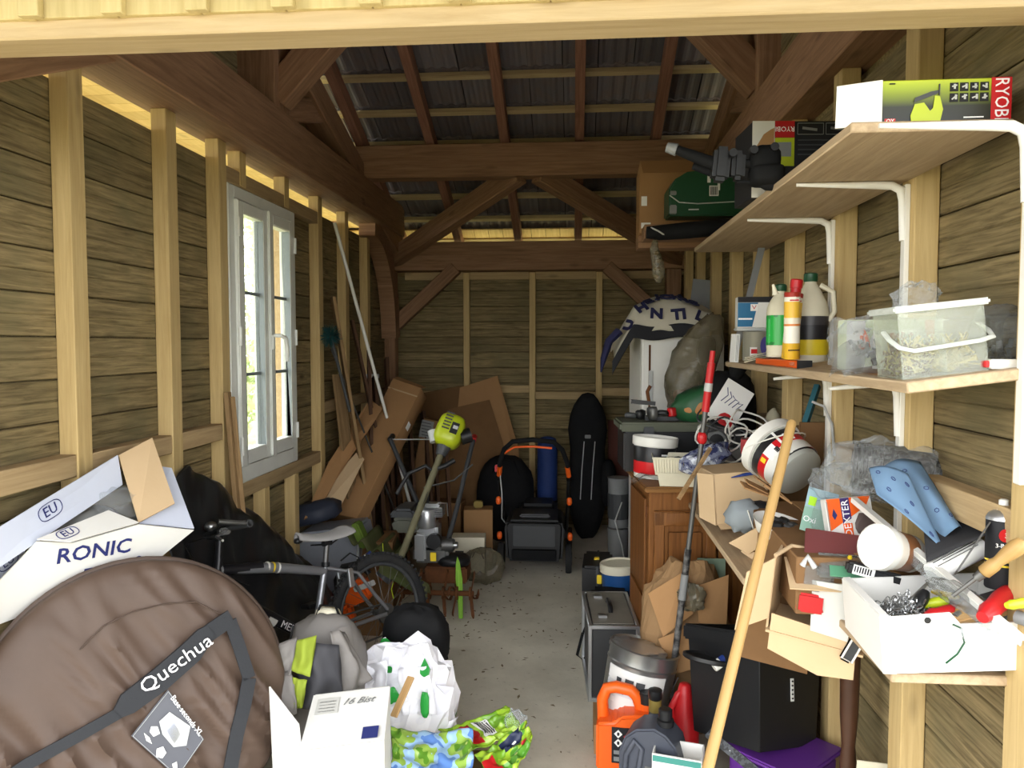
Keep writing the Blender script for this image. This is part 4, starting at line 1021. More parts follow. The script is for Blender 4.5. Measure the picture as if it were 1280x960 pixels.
# tipped bucket: rim up to the left, base towards the camera
t = thing('filler_bucket', 'tipped white bucket with red label and grey base showing', 'bucket', at(1000, 592, 2.66), aim((-.45, .76, .47))); t.scale = (.88, .88, .80)
MB().lathe([(.094, 0), (.1, .004), (.118, .18), (.118, .185)], 30).build('pail', plain('pail_base', srgb(170, 172, 164), .5), t, smooth=1)
MB().lathe([(.1015, .025), (.103, .027), (.1172, .155), (.1162, .157)], 30, None, False).build('label', banded('bucket_print_big', [(0, srgb(24, 24, 26)), (.12, srgb(196, 26, 32)), (.72, srgb(28, 28, 30)), (1, srgb(28, 28, 30))], 2, .02, .16), t, smooth=1)
MB().lathe([(.118, .165), (.127, .167), (.13, .21), (.125, .214), (.118, .2), (.112, .2), (.108, .03)], 30, None, False).build('rim', M['white'], t, smooth=1)
_ql = Euler(t.rotation_euler).to_matrix().transposed() @ Vector((-.6, -.75, .45)); _a0 = math.degrees(math.atan2(_ql.y, _ql.x)) - 205
for a_, w_, m_, z0_, z1_ in ((200, 26, 'paper', .045, .12), (176, 10, 'yellow', .09, .115), (228, 5, 'paper', .03, .16), (212, 9, 'ink', .07, .095), (250, 20, 'paper', .09, .13)):
    def pat(u, v, a_=a_, w_=w_, z0_=z0_, z1_=z1_):
        a = rad(_a0 + a_ + w_ * (u - .5)); z = z0_ + (z1_ - z0_) * v; r = .1023 + .0145 * (z - .025) / .13 + .0016; return (r * math.cos(a), r * math.sin(a), z)
    MB().grid(pat, 8, 3).build('label_patch', M[m_], t)
MB().tube([(.128 * math.cos(a), .128 * math.sin(a) , .20 - .10 * max(0, math.sin(a))) for a in [math.pi * k / 12 for k in range(13)]], .003, 6).build('bail_handle', M['white'], t)
# torn carton bits, rags and bowl
for k, (px, py, Y, w_, r, lab) in enumerate(((945, 612, 2.55, .10, (.3, .35, .2), 'long splinter of torn brown card under the bucket'), (972, 618, 2.5, .10, (-.2, .55, -.3), 'folded strip of torn brown card below the bucket'), (955, 604, 2.6, .07, (.1, .6, .1), 'short torn card strip touching the bucket'))):
    o = MB().box((0, 0, 0), (w_, .05, .005)).box((.0, .01, .008), (w_ * .8, .04, .004), (0, .12, 0)).build('torn_card', M['card'], None); place(o, at(px, py, Y), r); tag(o, lab, 'cardboard', 'torn card under the bucket')
t = thing('rag', 'grey rag hanging with white tape strips', 'rag', at(930, 645, 2.62))
MB().blob((0, 0, 0), (.055, .05, .05), 20, 2.4, .25, 3, 3, None, .2).build('cloth', plain('grey_rag', srgb(132, 140, 144), .9), t, smooth=True)
MB().blob((.055, .01, .005), (.035, .04, .045), 16, 2.4, .2, 3, 6).build('dark_film', M['blk'], t, smooth=True)
for pts in ([(.0, -.05, .03), (.02, -.05, -.03), (.05, -.055, -.06), (.10, -.05, -.05)], [(.03, -.05, -.04), (.035, -.06, -.10), (.015, -.06, -.13), (.03, -.06, -.2)], [(.035, -.06, -.10), (.06, -.06, -.14)]):
    MB().tube(pts, .011, 6, flat=.2).build('tape_strip', M['white'], t)
t = thing('torn_box', 'opened brown box edge under the grey rag', 'box', at(950, 690, 2.55))
MB().slab([(-.10, 0, .03), (-.02, -.06, .10), (.02, -.06, .06), (-.04, -.02, .0)], .005).build('flap', M['card_l'], t)
MB().slab([(-.05, .0, .02), (.13, -.12, -.08), (.12, -.12, -.11), (-.06, .0, -.0)], .006).build('edge', M['card_l'], t)
MB().slab([(-.04, .02, -.02), (.13, -.10, -.10), (.13, -.10, -.36), (-.05, .02, -.36)], .006).build('side', M['card_d'], t)
t = thing('white_bowl', 'white plastic bowl holding dark plastic bits', 'bowl', at(972, 676, 2.38), (rad(10), rad(12), 0))
MB().lathe([(.035, 0), (.07, .02), (.088, .055), (.09, .058), (.084, .055), (.066, .024), (.0, .012)], 24).build('bowl', M['white'], t, smooth=1)
for k in range(5): MB().blob((.03 * math.cos(k * 1.3), .03 * math.sin(k * 1.3), .05), (.022, .02, .018), 10, 2.6, .2, 4, k).build('plastic_bit', M['blk' if k % 2 else 'dgrey'], t)
# hanging packet, tool box sleeve, folder
t = thing('blister_pack', 'pale blue green blister pack with lime price tag', 'packet', at(1024, 640, 2.28), (rad(-20), rad(14), rad(-10)))
MB().box((0, 0, 0), (.085, .003, .13)).build('card', banded('mint_card', [(0, srgb(130, 168, 150)), (.55, srgb(146, 176, 186)), (1, srgb(160, 188, 200))], 2, -.065, .065), t)
MB().blob((.014, -.01, -.01), (.034, .014, .045), 16, 4, .1, 4, 2).build('blister', M['film'], t, smooth=True)
flat_rect('price_tag', -.035, -.014, .012, .038, -.0025, plain('lime_tag', srgb(170, 220, 40), .6), t)
letter('Oxi', .024, M['ink_w'], t, (-.022, -.003, -.03), (R90, 0, 0))
t = thing('tool_carton', 'orange and white hanging carton lettered DEXTER', 'box', at(1064, 648, 2.16), (rad(-12), rad(-5), rad(6)))
MB().box((0, .02, 0), (.125, .04, .115)).build('carton', M['white_card'], t, bevel=.002, seg=1)
MB().prism([(-.062, .057), (.06, .057), (.045, .03), (-.062, -.03)], -.0018, -.0006).build('orange_panel', M['orange'], t)
MB().prism([(-.025, .057), (.0, .057), (.0, .0), (-.025, -.012)], -.0026, -.0016).build('violet_panel', plain('violet_ink', srgb(50, 36, 96), .6), t)
flat_rect('orange_strip', -.025, .0, -.057, -.012, -.002, M['orange'], t)
letter('DEXTER', .027, M['ink_w'], t, (-.0125, -.003, .002), (R90, -R90, 0), sx=1.0)
MB().prism([(-.046, .03), (-.038, .012), (-.046, .0), (-.052, .012)], -.003, -.0015).build('hang_hole', M['ink_b'], t)
MB().blob((.035, -.003, -.02), (.028, .003, .032), 14, 2, .25).build('printed_tool', plain('brown_print', srgb(90, 76, 72), .6), t)
MB().slab([(-.062, 0, .05), (-.062, 0, -.055), (-.072, -.015, -.05), (-.072, -.015, .05)], .002).build('side_flap', M['white_card'], t)
o = MB().box((0, 0, 0), (.16, .11, .008)).build('maroon_folder', plain('maroon_card', srgb(118, 62, 62), .6), None, bevel=.002); place(o, at(1046, 682, 2.08), (rad(24), rad(4), rad(-16))); tag(o, 'dusty maroon folder below the orange carton', 'folder')
t = thing('yellow_blue_card', 'blue card with a yellow corner near the maroon folder', 'card', at(1004, 688, 2.16), (rad(30), 0, rad(-20)))
MB().box((0, 0, 0), (.085, .05, .003)).build('card', plain('strong_blue', srgb(18, 80, 150), .6), t); MB().box((.02, .012, .003), (.05, .02, .003), (0, 0, -.5)).build('yellow_corner', M['yellow'], t)
t = thing('clear_case', 'small clear hinged case with yellow screw below the folder', 'case', at(1052, 708, 2.0), (rad(30), 0, rad(-14)))
MB().box((0, 0, 0), (.12, .08, .02)).build('case', M['film_g'], t, bevel=.006); MB().blob((.02, .02, .014), (.006, .006, .006), 8).build('screw', M['yellow'], t)
MB().box((.02, -.03, .012), (.1, .035, .004)).build('green_insert', plain('mint_print', srgb(90, 150, 116), .6), t)
t = thing('pale_card', 'pale grey card spread under the clear case', 'card', at(1040, 712, 2.03), (rad(22), 0, rad(-8)))
MB().box((0, 0, -.018), (.22, .13, .004)).build('card', M['card_l'], t)
t = thing('barcoded_tool', 'black tool with a white barcode label under the brown tub', 'tool', at(1092, 716, 1.93), (0, rad(12), rad(-12)))
MB().box((0, 0, 0), (.13, .03, .028)).build('body', M['blk'], t, bevel=.006); lb = flat_rect('barcode_label', -.05, .0, -.012, .012, -.0158, M['paper'], t)
for k in range(7): flat_rect('bar_line', -.047 + .006 * k, -.044 + .006 * k, -.006, .009, -.0168, M['ink'], lb)
# coffee-coloured tub
t = thing('plastic_tub', 'brown and white plastic tub lying with its white lid forward', 'tub', at(1100, 684, 1.88), aim((-.84, -.48, .26)))
MB().lathe([(.042, -.11), (.046, -.105), (.05, .0)], 24).build('tub', banded('tub_print', [(0, srgb(232, 230, 222)), (.2, srgb(140, 92, 56)), (.62, srgb(226, 218, 204)), (1, srgb(226, 218, 204))], 2, -.11, 0), t, smooth=1)
MB().lathe([(.053, -.012), (.055, -.01), (.055, .012), (.05, .016)], 26).build('lid', M['white'], t, smooth=1)
letter('~~~~', .022, M['card_d'], t, (0, -.0505, -.055), (R90, 0, 0))
# wire mesh and crumpled film at the back of the shelf
t = thing('mesh_roll', 'roll of dark wire mesh inside crumpled clear film', 'mesh', at(1130, 592, 2.20), (0, rad(6), rad(-18)))
MB().tube([(-.13, 0, 0), (.0, 0, .01), (.15, 0, 0)], [.055, .07, .06], 18).build('core', patched('mesh_speckle', [srgb(40, 40, 40), srgb(90, 90, 88), srgb(150, 150, 146)], 90, .4, 2), t, smooth=True)
ms = MB(); random.seed(4)
for k in range(44):
    x = -.13 + .28 * k / 43; r = .066
    ms.tube([(x + random.uniform(-.006, .006), r * math.cos(a) * random.uniform(.95, 1.1), r * math.sin(a) * random.uniform(.95, 1.1)) for a in [2 * math.pi * j / 12 for j in range(12)]], .0018, 4, True)
o = ms.build('wires', M['dsteel'], t); o['kind'] = 'stuff'
MB().blob((-.03, .0, .0), (.16, .078, .078), 30, 2.4, .22, 4, 8, None, .3).build('film', M['film'], t)
film_bag('film_heap', 'crumpled clear film heap left of the blue sandpaper', at(1058, 604, 2.28), (.085, .07, .05), 15, 'film', amp=.3, ridge=.4)
# sandpaper sheets
m_sand = patched('blue_sandpaper', [srgb(96, 124, 152), srgb(104, 132, 160), srgb(112, 140, 168)], 5, .8, 3, False, .2)
def mark_sheet(t, fn, spots):
    for k, (u, v) in enumerate(spots):
        c = Vector(fn(u, v)); e1 = (Vector(fn(min(1, u + .02), v)) - c).normalized(); e2 = (Vector(fn(u, min(1, v + .02))) - c).normalized(); n_ = e1.cross(e2).normalized()
        if n_.dot(Vector((0, -.8, .6))) < 0: n_ = -n_
        MB().tube([c + n_ * .0015 + e1 * (.0055 * math.cos(a)) + e2 * (.0055 * math.sin(a)) for a in [2 * math.pi * j / 6 for j in range(6)]], .0009, 4, True).build('printed_mark', M['ink_b'], t)
t = thing('sandpaper_sheet', 'front blue sandpaper sheet curling over the white strip', 'sandpaper')
fa = patch_fn(at(1086, 585, 2.02), at(1135, 592, 1.96), at(1182, 690, 1.84), at(1096, 618, 1.93), -.022)
MB().grid(fa, 16, 14).build('sheet', m_sand, t, smooth=True, thick=.001); mark_sheet(t, fa, [(.2, .2), (.5, .3), (.8, .25), (.3, .6), (.7, .6), (.5, .85), (.85, .9)])
t = thing('sandpaper_sheet', 'rear blue sandpaper sheet rolled at its lower end', 'sandpaper')
fb0 = patch_fn(at(1106, 582, 2.10), at(1150, 577, 2.06), at(1204, 660, 1.90), at(1176, 676, 1.88), -.03)
def fb(u, v):
    p = fb0(u, v); a = (u - .5) * 3.6
    return p + Vector((0, .03 * math.cos(a) * -1 * v, .018 * math.cos(a) * v))
MB().grid(fb, 18, 12).build('sheet', m_sand, t, smooth=True, thick=.001); mark_sheet(t, fb, [(.35, .2), (.5, .5), (.35, .75), (.6, .85)])
t = thing('sandpaper_sheet', 'dark abrasive sheet lying flat under the blue ones', 'sandpaper')
MB().grid(patch_fn(at(1150, 612, 2.06), at(1246, 640, 1.92), at(1236, 668, 1.80), at(1158, 702, 1.80), .012, .01), 14, 12).build('sheet', plain('abrasive_black', srgb(58, 58, 60), .95, 0, .2, .3, 200, .15), t, smooth=True, thick=.001)
MB().grid(patch_fn(at(1238, 618, 1.96), at(1262, 630, 1.92), at(1268, 640, 1.88), at(1250, 636, 1.90), .004), 6, 4).build('curled_corner', plain('abrasive_back', srgb(90, 90, 88), .9), t, smooth=True, thick=.001)
# tube of glue / rolled leaflet
t = thing('rolled_leaflet', 'rolled printed leaflet under the dark abrasive sheet', 'leaflet', at(1196, 700, 1.82), (0, rad(-24), rad(14)))
MB().tube([(-.07, 0, 0), (.07, 0, 0)], .024, 16).build('roll', M['paper'], t, smooth=True)
for k in range(5): MB().tube([(-.06 + .1 * (k % 2) * .2, .0245 * math.cos(1.6 + k * .35 + 2.2), .0245 * math.sin(1.6 + k * .35 - .6)), (.05, .0245 * math.cos(1.6 + k * .35 + 2.2), .0245 * math.sin(1.6 + k * .35 - .6))], .001, 4).build('print_line', M['ink'], t)
# long white L profile
a, b = at(1068, 622, 2.16), at(1282, 800, 1.52)
t = thing('white_profile', 'long white angle strip lying across the tool pile', 'strip', (a + b) / 2)
d = (b - a); e = d.normalized(); s1 = e.cross(Vector((0, 0, 1))).normalized(); s2 = s1.cross(e)
mb = MB(); mb.bar(-d / 2, d / 2, .016, .002, s2); mb.bar(-d / 2 + s1 * .008 - s2 * .006, d / 2 + s1 * .008 - s2 * .006, .002, .014, s2); mb.build('angle', M['white'], t)
MB().bar(-d * .15 - s2 * .02 + s1 * .01, d * .38 - s2 * .02 + s1 * .01, .035, .004, s1).build('bubble_sleeve', M['film'], t)
# spray can, file, handles
t = thing('spray_can', 'black oil spray can with white nozzle at the right edge', 'spray can', Vector((.922, 1.715, at(1240, 735, 1.715).z)), (rad(-4), rad(2), 0))
MB().lathe([(.031, 0), (.033, .003), (.033, .145), (.031, .15)], 24).build('can', M['ink'], t, smooth=1)
MB().lathe([(.0335, .147), (.0335, .151), (.028, .162), (.018, .168), (.0, .168)], 24).build('shoulder', M['alu'], t, smooth=1)
MB().lathe([(.014, .166), (.014, .174), (.010, .176), (.010, .19), (.006, .193)], 16).build('nozzle', M['white'], t, smooth=1)
MB().lathe([(0, 0), (.014, 0), (.014, .0015), (0, .0015)], 16, Matrix.Translation((-.012, -.0325, .118)) @ Matrix.Rotation(R90, 4, 'X'), False).build('red_badge', M['red'], t)
letter('3-IN-ONE', .0125, M['ink_w'], t, (-.006, -.0338, .096), (R90, 0, 0)); letter('3', .014, M['ink_w'], t, (-.012, -.0350, .118), (R90, 0, 0))
for z in (.06, .05): MB().lathe([(.0334, z), (.0336, z + .004)], 24, None, False).build('yellow_ring', M['yellow'], t)
a, b = at(1236, 655, 1.72), at(1195, 716, 1.66)
o = MB().bar((a - b) / 2, (b - a) / 2, .003, .02, (0, -.7, .7)).build('file_blade', M['dsteel'], None); o.location = (a + b) / 2; tag(o, 'flat grey steel file lying beside the spray can', 'file')
t = thing('wooden_handle_tool', 'tool with a turned wooden handle before the spray can', 'tool', at(1250, 700, 1.60), (rad(20), rad(38), 0))
MB().lathe([(.007, -.045), (.014, -.04), (.014, -.015), (.011, -.005), (.015, .02), (.017, .04), (.013, .056), (.0, .06)], 18).build('handle', M['ylw_wood'], t, smooth=True)
MB().lathe([(.009, -.06), (.010, -.044)], 14).build('ferrule', M['dsteel'], t, smooth=1); MB().cyl((0, 0, -.06), (0, 0, -.12), .004).build('shank', M['dsteel'], t)
o = MB().blob((0, 0, 0), (.10, .06, .06), 20, 2.4, .15, 3, 4, None, .1).build('purple_bag', plain('purple_film', srgb(84, 34, 124), .4), None, smooth=True); place(o, at(1290, 690, 1.82)); tag(o, 'purple plastic bag behind the spray can', 'plastic bag')
# ---- white tool box with its contents
TB = thing('tool_box', 'large white cardboard box of tools at the low shelf end', 'box', (.655, 1.645, BT + .004), (0, -rad(5), rad(-3)))
TW, TD, TH = .31, .27, .12
MB().box((TW / 2, 0, TH * .42), (TW, .005, TH * .84)).build('front_panel', M['white_card'], TB)
MB().slab([(.0, -.003, TH * .84), (.0, -.003, TH * 1.02), (.135, -.003, TH * 1.06), (.155, -.003, TH * .84)], .004).build('front_tab', M['white_card'], TB)
MB().box((0, TD / 2, TH / 2), (.005, TD, TH)).build('side_panel', M['white_card'], TB)
MB().box((.008, TD / 2, TH), (.02, TD, .008)).build('side_fold', M['white_card'], TB, bevel=.002)
MB().box((TW / 2, TD, TH / 2), (TW, .005, TH)).build('back_panel', M['white_card'], TB)
MB().box((TW, TD / 2, TH / 2), (.005, TD, TH)).build('side_panel', M['white_card'], TB)
MB().box((TW / 2, TD / 2, .003), (TW, TD, .005)).build('bottom', M['white_card'], TB)
MB().cyl((.09, -.0075, TH * .94), (.09, -.0068, TH * .94), .007).build('tab_hole', M['blk'], TB)
MB().tube([(.138, -.008, TH * .86), (.152, -.012, TH * .80), (.156, -.014, TH * .55), (.14, -.016, TH * .36), (.115, -.02, TH * .22)], .0022, 6).build('string', M['green'], TB)
MB().slab([(-.003, -.001, TH * .86), (-.003, -.001, .0), (.022, -.006, .0), (.008, -.006, TH * .85)], .002).build('corner_flap', M['white_card'], TB)
def tb(x, y, z): return TB.location + Euler((0, -rad(5), rad(-3))).to_matrix() @ Vector((x, y, z))
ch = MB(); random.seed(9)
for k in range(150):
    c = Vector((random.gauss(.085, .028), random.gauss(.10, .04), 0)); c.z = .085 + .045 * math.exp(-((c.x - .085) ** 2 + (c.y - .1) ** 2) / .002) * random.random() + .012 * random.random()
    c.x = min(max(c.x, .015), .17); c.y = min(max(c.y, .015), .25)
    M3 = Euler((random.random() * 6, random.random() * 6, 0)).to_matrix()
    ch.tube([c + M3 @ Vector((.007 * math.cos(a), .0045 * math.sin(a), 0)) for a in [2 * math.pi * j / 8 for j in range(8)]], .0014, 4, True)
o = ch.build('chain', M['steel'], None); o.location = tb(0, 0, 0); o.rotation_euler = TB.rotation_euler; tag(o, 'heap of thin steel chain in the white tool box', 'chain')
o = MB().box((.11, .13, .04), (.19, .22, .06)).build('tool_bed', M['dgrey'], None, bevel=.01); o.location = tb(.05, 0, 0); o.rotation_euler = TB.rotation_euler; tag(o, 'dark tools filling the bottom of the white box', 'tool case')
def hand_tool(name, label, p0, p1, mat, r=.012, cat='tool', tip=None):
    t = thing(name, label, cat, p0); d = p1 - p0
    prof = [.6, 1.0, .92, 1.05, 1.0, .7]
    MB().tube([d * (k / 5) for k in range(6)], [r * f for f in prof], 12).build('handle', M[mat], t, smooth=True)
    if tip is not None: MB().cyl(d * 0, -(d.normalized()) * tip, r * .4).build('shank', M['steel'], t, smooth=True)
    return t
hand_tool('pliers_handle', 'thick red tool handle inside the white box', tb(.11, .06, .095), tb(.19, .08, .10), 'red', .016)
hand_tool('screwdriver', 'wooden handled screwdriver lying on the red handle', tb(.175, .05, .105), tb(.235, .10, .115), 'ylw_wood', .016, tip=.02)
hand_tool('cutter_knife', 'yellow and black cutter handle behind the red handle', tb(.12, .12, .10), tb(.175, .10, .115), 'lime', .012)
hand_tool('yellow_pliers', 'yellow curved pliers handle beside the wood handle', tb(.16, .15, .12), tb(.19, .09, .125), 'yellow', .007)
hand_tool('black_grip', 'black rubber grip standing in the tool box middle', tb(.10, .09, .10), tb(.135, .12, .13), 'blk', .014)
hand_tool('scraper', 'thick red cylinder handle near the right edge', at(1228, 772, 1.60), at(1266, 737, 1.69), 'red', .020)
hand_tool('yellow_grip', 'yellow tool grip at the far right of the pile', at(1258, 757, 1.58), at(1290, 752, 1.60), 'lime', .010)
hand_tool('allen_key', 'thin chrome rod sticking up across the chain', tb(.075, .10, .10), tb(.15, .14, .145), 'steel', .004)
a = MB().box((0, 0, 0), (.16, .035, .014)).build('wood_offcut', M['pine_x'], None, bevel=.002); place(a, tb(.235, .05, .105), (rad(8), rad(-12), rad(6))); tag(a, 'pale wooden offcut sticking out of the tool box', 'offcut')
o = MB().box((0, 0, 0), (.16, .03, .003)).build('hacksaw_blade', M['dsteel'], None); place(o, tb(.23, .10, .112), (rad(10), rad(-14), rad(10))); tag(o, 'grey steel blade lying behind the wooden offcut', 'blade')
o = MB().cyl((0, 0, -.02), (0, 0, .02), .014).build('castor', M['grey'], None, smooth=1); place(o, at(1284, 775, 1.60), (R90, 0, rad(30))); tag(o, 'grey round knob at the right picture edge', 'knob')
film_bag('film_scrap', 'crumpled clear film hanging on the tool box front', at(1236, 798, 1.60), (.055, .012, .018), 23, 'film', rot=(0, rad(10), 0), amp=.3, ridge=.4)
film_bag('bubble_film', 'grey translucent film sheet beneath the white strip', at(1205, 750, 1.72), (.07, .05, .025), 24, 'film_g', rot=(0, rad(30), 0), amp=.2, ridge=.3)
# ---- brown open carton on the shelf front
OC = thing('cardboard_box', 'opened pale cardboard box hanging off the low shelf', 'box', at(992, 757, 2.05), (rad(4), rad(6), rad(-24)))
MB().box((0, 0, 0), (.006, .18, .2)).build('left_side', M['card_l'], OC); OC.children[0].location = (-.06, .09, .02)
MB().box((.06, .18, .02), (.24, .006, .2)).build('back_side', M['card_d'], OC)
MB().box((.06, .08, -.08), (.24, .2, .006)).build('bottom', M['card_l'], OC)
MB().slab([(-.06, 0, .12), (-.06, 0, -.05), (-.14, -.02, -.10), (-.125, -.02, .07)], .005).build('flap', M['card_l'], OC)
MB().slab([(-.05, -.01, -.03), (.16, -.01, -.045), (.165, -.012, -.15), (.08, -.012, -.165), (-.05, -.012, -.13)], .005).build('front_flap', M['card_l'], OC)
MB().slab([(.04, -.02, .09), (.15, -.02, .10), (.14, -.02, -.05), (.05, -.02, -.045)], .004).build('grey_flap', M['grey_card'], OC)
MB().tube([(-.06, .0, .125), (-.03, .06, .14), (.05, .1, .13), (.16, .06, .11)], .006, 6).build('torn_edge', M['card_l'], OC)
t = thing('staple_pack', 'clear and red plastic dispenser inside the opened box', 'dispenser', at(1014, 735, 2.02), (0, rad(5), rad(-10)))
MB().box((0, 0, -.035), (.07, .05, .05)).build('red_base', M['red'], t, bevel=.006)
MB().box((.01, .01, .03), (.08, .06, .08)).build('clear_body', M['film_g'], t, bevel=.008); MB().tube([(-.03, -.02, .06), (-.02, -.02, .085), (.0, -.02, .06)], .008, 8).build('clip', M['lgrey'], t)
t = thing('paddle_tag', 'grey ringed tag with white frame under the white box', 'tag', at(1064, 812, 1.98), (0, rad(28), 0))
MB().box((0, 0, 0), (.035, .012, .07)).build('tag_body', M['dgrey'], t, bevel=.008); MB().tube([(-.014, -.008, -.028), (.014, -.008, -.028), (.014, -.008, .028), (-.014, -.008, .028)], .003, 6, True).build('tag_rim', M['white'], t)
# ================================================================ FLOOR, RIGHT SIDE
# broom handle leaning in front of everything
a, b = at(990, 527, 2.06), at(885, 960, 1.62)
d = b - a; foot = a + d * (a.z / (a.z - b.z))
t = thing('broom_handle', 'long yellow wooden broom handle leaning on the shelf pile', 'handle', foot, aim(a - foot))
L_ = (a - foot).length
MB().lathe([(.0122, 0), (.0125, .02), (.0125, L_ - .02), (.0122, L_ - .006), (.010, L_)], 18).build('shaft', M['ylw_wood'], t, smooth=1)
MB().cyl((0, -.0146, L_ - .045), (0, -.0154, L_ - .045), .004).build('hanging_hole', M['ink'], t)
# black tote on a purple tub
t = thing('purple_tub', 'purple plastic tub under the black storage tote', 'tub', (.73, 2.68, 0), (0, 0, rad(45)))
MB().box((0, 0, .12), (.27, .27, .24)).build('tub', plain('purple_plastic', srgb(92, 44, 130), .4, 0, .2), t, bevel=.02)
MB().box((0, 0, .245), (.30, .30, .018)).build('rim', plain('purple_plastic', srgb(92, 44, 130), .4), t, bevel=.006)
nc, lf, rt_ = at(962, 950, 2.50), at(862, 900, 2.86), at(1066, 905, 2.84)
TZ = .315
def tz(p, z): return Vector((p.x, p.y, z))
t = thing('storage_tote', 'big black plastic storage tote with a white label', 'storage box', (nc.x, nc.y, TZ))
A, B_ = Vector((lf.x - nc.x, lf.y - nc.y, 0)), Vector((rt_.x - nc.x, rt_.y - nc.y, 0))
A = A.normalized() * .38; B_ = B_.normalized() * .37
t.location.x -= .03
_ax = (A + B_).normalized(); t.rotation_euler = Matrix.Rotation(rad(-17), 3, Vector((_ax.y, -_ax.x, 0))).to_euler()
def tote_ring(s, z): 
    c = (A + B_) / 2
    return [c + (p - c) * s + Vector((0, 0, z)) for p in (Vector((0, 0, 0)), B_, A + B_, A)]
mb = MB(); th_ = .37
r0, r1, r2, r3 = tote_ring(.90, 0), tote_ring(1.0, th_ * .86), tote_ring(1.0, th_), tote_ring(.97, th_)
r4 = tote_ring(.87, .01)
vs_ = r0 + r1 + r2 + r3 + r4; fs_ = [(3, 2, 1, 0), (16, 17, 18, 19)]
for k in range(4):
    for i in range(4): fs_.append((k * 4 + i, k * 4 + (i + 1) % 4, (k + 1) * 4 + (i + 1) % 4, (k + 1) * 4 + i))
mb.add(vs_, fs_); mb.build('tub', M['blk'], t, bevel=.018, seg=3)
rm = MB(); ro, ri = tote_ring(1.06, 0), tote_ring(.98, 0)
for i in range(4):
    p, q_ = ro[i] + Vector((0, 0, th_ - .02)), ro[(i + 1) % 4] + Vector((0, 0, th_ - .02)); rm.bar(p, q_, .022, .055)
rm.build('rim', M['blk'], t, bevel=.008)
nB = B_.normalized(); oB = Vector((nB.y, -nB.x, 0))
mt = basis(B_ * .52 + oB * -.004 + Vector((0, 0, th_ * .52)), nB, (0, 0, 1))
o = MB().box((0, 0, 0), (.018, .075, .002)).build('label_sticker', M['paper'], t); o.matrix_local = mt
for k in range(5): MB().box((.0, -.028 + .014 * k, .0015), (.01, .005, .001)).build('label_print', M['ink'], o)
# things in the tote
tc_ = Vector((nc.x, nc.y, 0)) + (A + B_) / 2
t = thing('bucket_cover', 'round black lid lying inside the storage tote', 'lid', at(885, 826, 2.74), (rad(-12), rad(8), 0))
MB().lathe([(.085, 0), (.09, .004), (.09, .016), (.082, .018), (.078, .010), (0, .010)], 28).build('lid', M['blk'], t, smooth=1)
t = thing('saw_handle', 'blue handled pull rods sticking out of the storage tote', 'handle', at(960, 812, 2.72))
S = 2.72 / 960
def q(px, py, dy=0): return Vector(((px - 960) * S, dy, (812 - py) * S))
MB().tube([q(944, 784), q(942, 768), q(950, 763), q(960, 762), q(963, 775)], .010, 8).build('grip', M['blue'], t, smooth=True)
MB().tube([q(944, 784), q(946, 800), q(950, 860)], .006, 8).build('rod', M['dsteel'], t, smooth=True); MB().tube([q(963, 775), q(967, 812), q(970, 870)], .009, 8).build('rod', M['blk'], t, smooth=True)
MB().bar(q(948, 782), q(964, 780), .012, .012).build('grip_bar', M['blue'], t)
t = thing('black_sack', 'dark crumpled sack filling the storage tote', 'sack', tc_ + Vector((-.02, -.02, TZ - .02)))
MB().blob((0, 0, .12), (.10, .10, .12), 24, 3.2, .12, 3, 3, .0, .1).build('sack', M['blk_m'], t, smooth=True)
t = thing('blue_capped_bottle', 'small white bottle with blue mark lying in the tote', 'bottle', at(903, 826, 2.74), (0, rad(60), rad(20)))
MB().lathe([(.016, -.04), (.018, -.035), (.018, .02), (.01, .03)], 14).build('bottle', M['white'], t, smooth=1); MB().lathe([(.0185, -.01), (.0185, .012)], 14, None, False).build('blue_mark', M['blue'], t)
# brown turned table leg behind the tote
t = thing('turned_leg', 'brown turned wooden table leg beside the right wall', 'table leg', (.86, 2.42, 0))
MB().lathe([(.016, 0), (.018, .1), (.014, .2), (.024, .24), (.017, .27), (.026, .34), (.02, .40), (.027, .5), (.03, .7), (.03, .93)], 18).build('leg', plain('varnished_brown', srgb(70, 44, 28), .45, 0, .3), t, smooth=True)
# small litter at the bottom right
t = thing('striped_board', 'paint speckled dark strip lying against the tote', 'strip', at(915, 940, 2.36), (0, rad(40), rad(10)))
MB().box((0, 0, 0), (.20, .01, .028)).build('strip', patched('speckle', [srgb(40, 42, 46), srgb(70, 74, 80), srgb(196, 200, 206)], 70, .6), t)
t = carton('small_box', 'small open white and green box at the bottom of the picture', Vector((at(848, 958, 2.60).x, 2.60, .0)), (.16, .11, .27), (0, 0, rad(-14)), 'white_card', open_top=True)
MB().box((0, -.0585, .255), (.16, .002, .02)).build('green_edge', plain('teal_print', srgb(60, 130, 120), .6), t); MB().box((0, 0, .2), (.14, .09, .02)).build('inner_card', M['card_l'], t)
o = MB().box((0, 0, 0), (.10, .004, .40)).build('cream_card', M['cream'], None); place(o, Vector((at(1088, 985, 2.30).x, 2.30, .205)), (rad(-6), rad(5), 0)); tag(o, 'cream card poking up below the storage tote', 'card')
